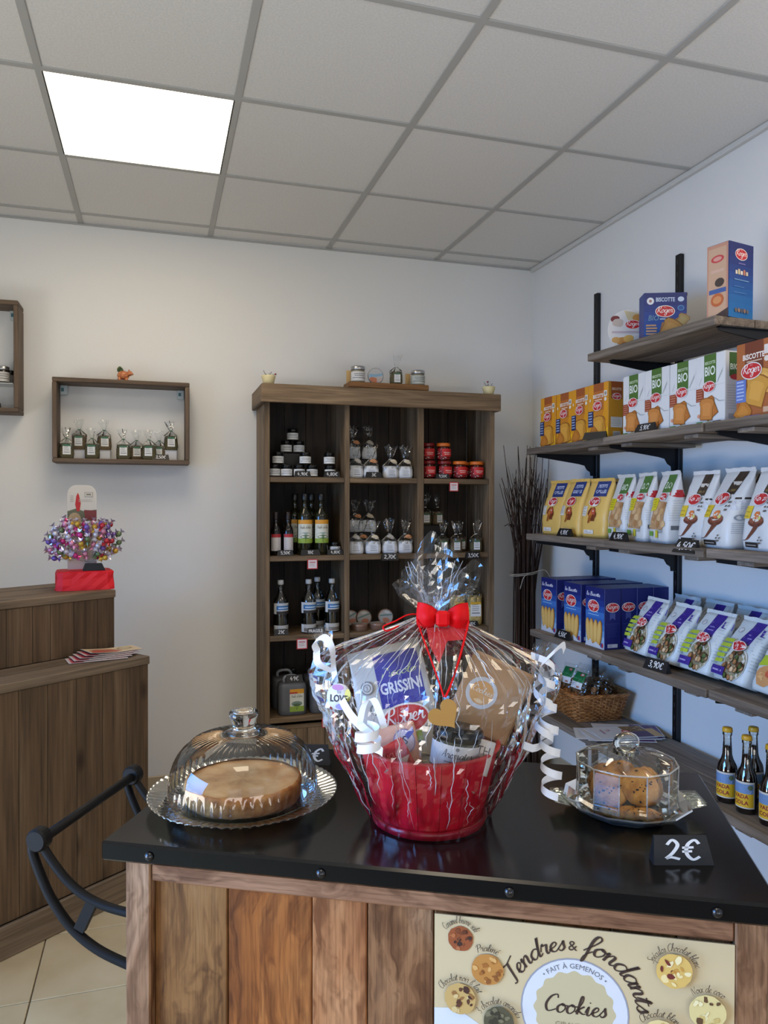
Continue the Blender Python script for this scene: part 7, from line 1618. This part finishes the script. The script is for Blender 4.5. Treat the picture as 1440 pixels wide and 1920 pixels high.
b = MB(); b.lathe([(.0185, .3095), (.020, .3120), (.0185, .3150)], M_bow, 24, cap0=False, cap1=False, M=T(.010, 0, 0)); b.tube(catmull([(-.006, -.016, .312), (-.030, -.022, .313), (-.050, -.028, .304), (-.068, -.030, .296), (-.062, -.034, .290), (-.045, -.030, .297)], 5), .0013, M_bow, 6); b.build('neck_cord', gw_)
ht = (.021, -.146, .192)
def over(x, z, k=1.0):
    # a point just outside the film at the given height
    a = -PI/2+math.atan2(x, .13); p = wrap_pt(a % (2*PI), z); return Vector((x, p.y-.004, z))
pL = [(-.018, -.034, .309), over(-.012, .292), over(-.003, .275), over(.006, .255), over(.014, .236), over(.020, .220)]
pR = [(.058, -.036, .306), over(.053, .290), over(.046, .272), over(.038, .252), over(.029, .233), over(.022, .220)]
b = MB(); b.tube(catmull(pL, 5), .0012, M_bow, 6); b.tube(catmull(pR, 5), .0016, M_bow, 6); b.build('heart_cord', gw_)
yH = over(.021, .205).y-.004
hp = MB(); P = heart(0, 0, .0225); hp.prism([(x, z) for x, z in P], -.0008, .0008, M_gold); ho = hp.build('heart_tag', gw_); ho.location = (.021, yH, .197); ho.rotation_euler = (R(4), R(-38), R(4))
# white curling ribbons
M_rib = pm((240, 240, 243), .45, name='white_gift_ribbon')
def ribbon(mb, pts, wvec, mat=M_rib, k=6):
    q_ = catmull([tuple(p) for p in pts], k); V = []; F = []
    for i, p in enumerate(q_):
        wv = wvec(i/(len(q_)-1)) if callable(wvec) else Vector(wvec); V += [Vector(p)-wv/2, Vector(p)+wv/2]
        if i: n = len(V); F.append((n-4, n-3, n-1, n-2))
    mb.add(V, F, mat, True)
b = MB(); e0 = Vector((.168, -.030, .230))
hel = []
for i in range(76):
    t_ = i/75; ph_ = 2*PI*5.4*t_; hel.append(e0+Vector((.004+.010*t_+.0145*math.cos(ph_+2.6)*(.8+.3*t_), .0145*math.sin(ph_+2.6), -.178*t_)))
ribbon(b, hel, (.001, 0, .0115), k=2)
hel2 = []
for i in range(36):
    t_ = i/35; ph_ = 2*PI*2.3*t_; hel2.append(e0+Vector((-.002+.004*t_+.013*math.cos(ph_), .013*math.sin(ph_)-.004, -.110*t_)))
hel2 += [e0+Vector((-.018, -.02, -.105)), e0+Vector((-.036, -.02, -.098))]
ribbon(b, hel2, (.001, 0, .0115), k=2)
ribbon(b, [e0, e0+Vector((-.006, -.01, .012)), e0+Vector((.012, -.016, .034)), e0+Vector((.026, -.01, .044)), e0+Vector((.030, -.004, .034))], (.004, 0, .010))
ribbon(b, [e0+Vector((-.018, 0, .026)), e0+Vector((.004, -.014, .020)), e0+Vector((.016, -.004, .006)), e0+Vector((.0, .006, -.004)), e0+Vector((-.012, -.006, .008))], (.0, .002, .010))
b.build('curled_ribbon', gw_)
def front(x, z, off=.005):
    best = None
    for i in range(240):
        a = PI+PI*i/240; p = wrap_pt(a, z)
        if abs(p.x-x) < .006 and (best is None or p.y < best): best = p.y
    return Vector((x, (best if best is not None else -.06)-off, z))
b_org.add([tuple(front(x, z, .0045)) for x, z in ORG], [(0, 1, 2, 3), (0, 3, 5), (5, 3, 4)], M_org, False); b_org.build('organza_tail', gw_)
b = MB(); e1 = Vector((-.156, -.060, .246))
ribbon(b, [e1+Vector((-.004, -.01, .018)), e1+Vector((-.008, -.02, .034)), e1+Vector((.006, -.022, .042)), e1+Vector((.018, -.022, .026)), front(-.138, .238, .010), front(-.128, .212, .006), front(-.110, .190, .010), front(-.092, .176, .010), front(-.078, .166, .012)], (.007, 0, .009))
ribbon(b, [e1+Vector((-.006, -.01, .020)), e1+Vector((-.002, -.02, .004)), front(-.138, .236, .012)], (.010, 0, .004))
c1 = front(-.084, .172, .026); hel = []
for i in range(40): t_ = i/39; ph_ = 2*PI*2.2*t_; hel.append(c1+Vector((.017*math.sin(ph_)+.006*t_, .016*math.cos(ph_), .006-.034*t_)))
ribbon(b, hel, (.001, 0, .012), k=2)
ribbon(b, [front(-.094, .180, .010), front(-.088, .205, .010), front(-.076, .214, .012), front(-.066, .198, .012), front(-.060, .176, .010)], (.009, 0, .003))
b.build('curled_ribbon', gw_)
pt_ = front(-.126, .207, .009)
tg = MB().lathe([(0, -.0008), (.0185, -.0008), (.0185, .0008), (0, .0008)], pm((216, 214, 216), .5), 30, M=RX(R(90))).build('love_tag', gw_); tg.location = pt_; tg.rotation_euler = (R(-4), 0, R(-14))
D = Decal(); D.ell(-.002, .013, .009, .0042, (186, 130, 176), 12); D.ell(.013, .003, .0045, .009, (220, 206, 110), 12); D.ell(.004, -.0135, .009, .0042, (150, 140, 200), 12); D.text('LOVE', 0, -.007, .0095, (44, 42, 46), .02, wmax=.026); D.text('to', .0, .005, .005, (120, 110, 130)); D.flat('print', tg, (0, -.0009, 0), (1, 0, 0), (0, 0, 1), eps=.0001, base=.0002)
# ears of film sticking out at both sides
for ex, ez, am in ((.160, .232, 1), (-.150, .250, -1)):
    b = MB()
    for k in range(4):
        sd = k*3.1+am
        def ear(u, v): s_ = u-.5; return Vector((ex+am*.010*v+s_*(.012+.020*v)+.004*mnoise.noise(Vector((s_*3, v*3, sd))), -.030+.004*(k-1.5)+.010*mnoise.noise(Vector((s_*4, v*2, sd+9))), ez+.046*v*(1-.12*(k % 3))*(1-.5*s_*s_)))
        b.grid(ear, 5, 6, M_cello, False)
    so = b.build('film_ear', gw_); so['kind'] = 'stuff'
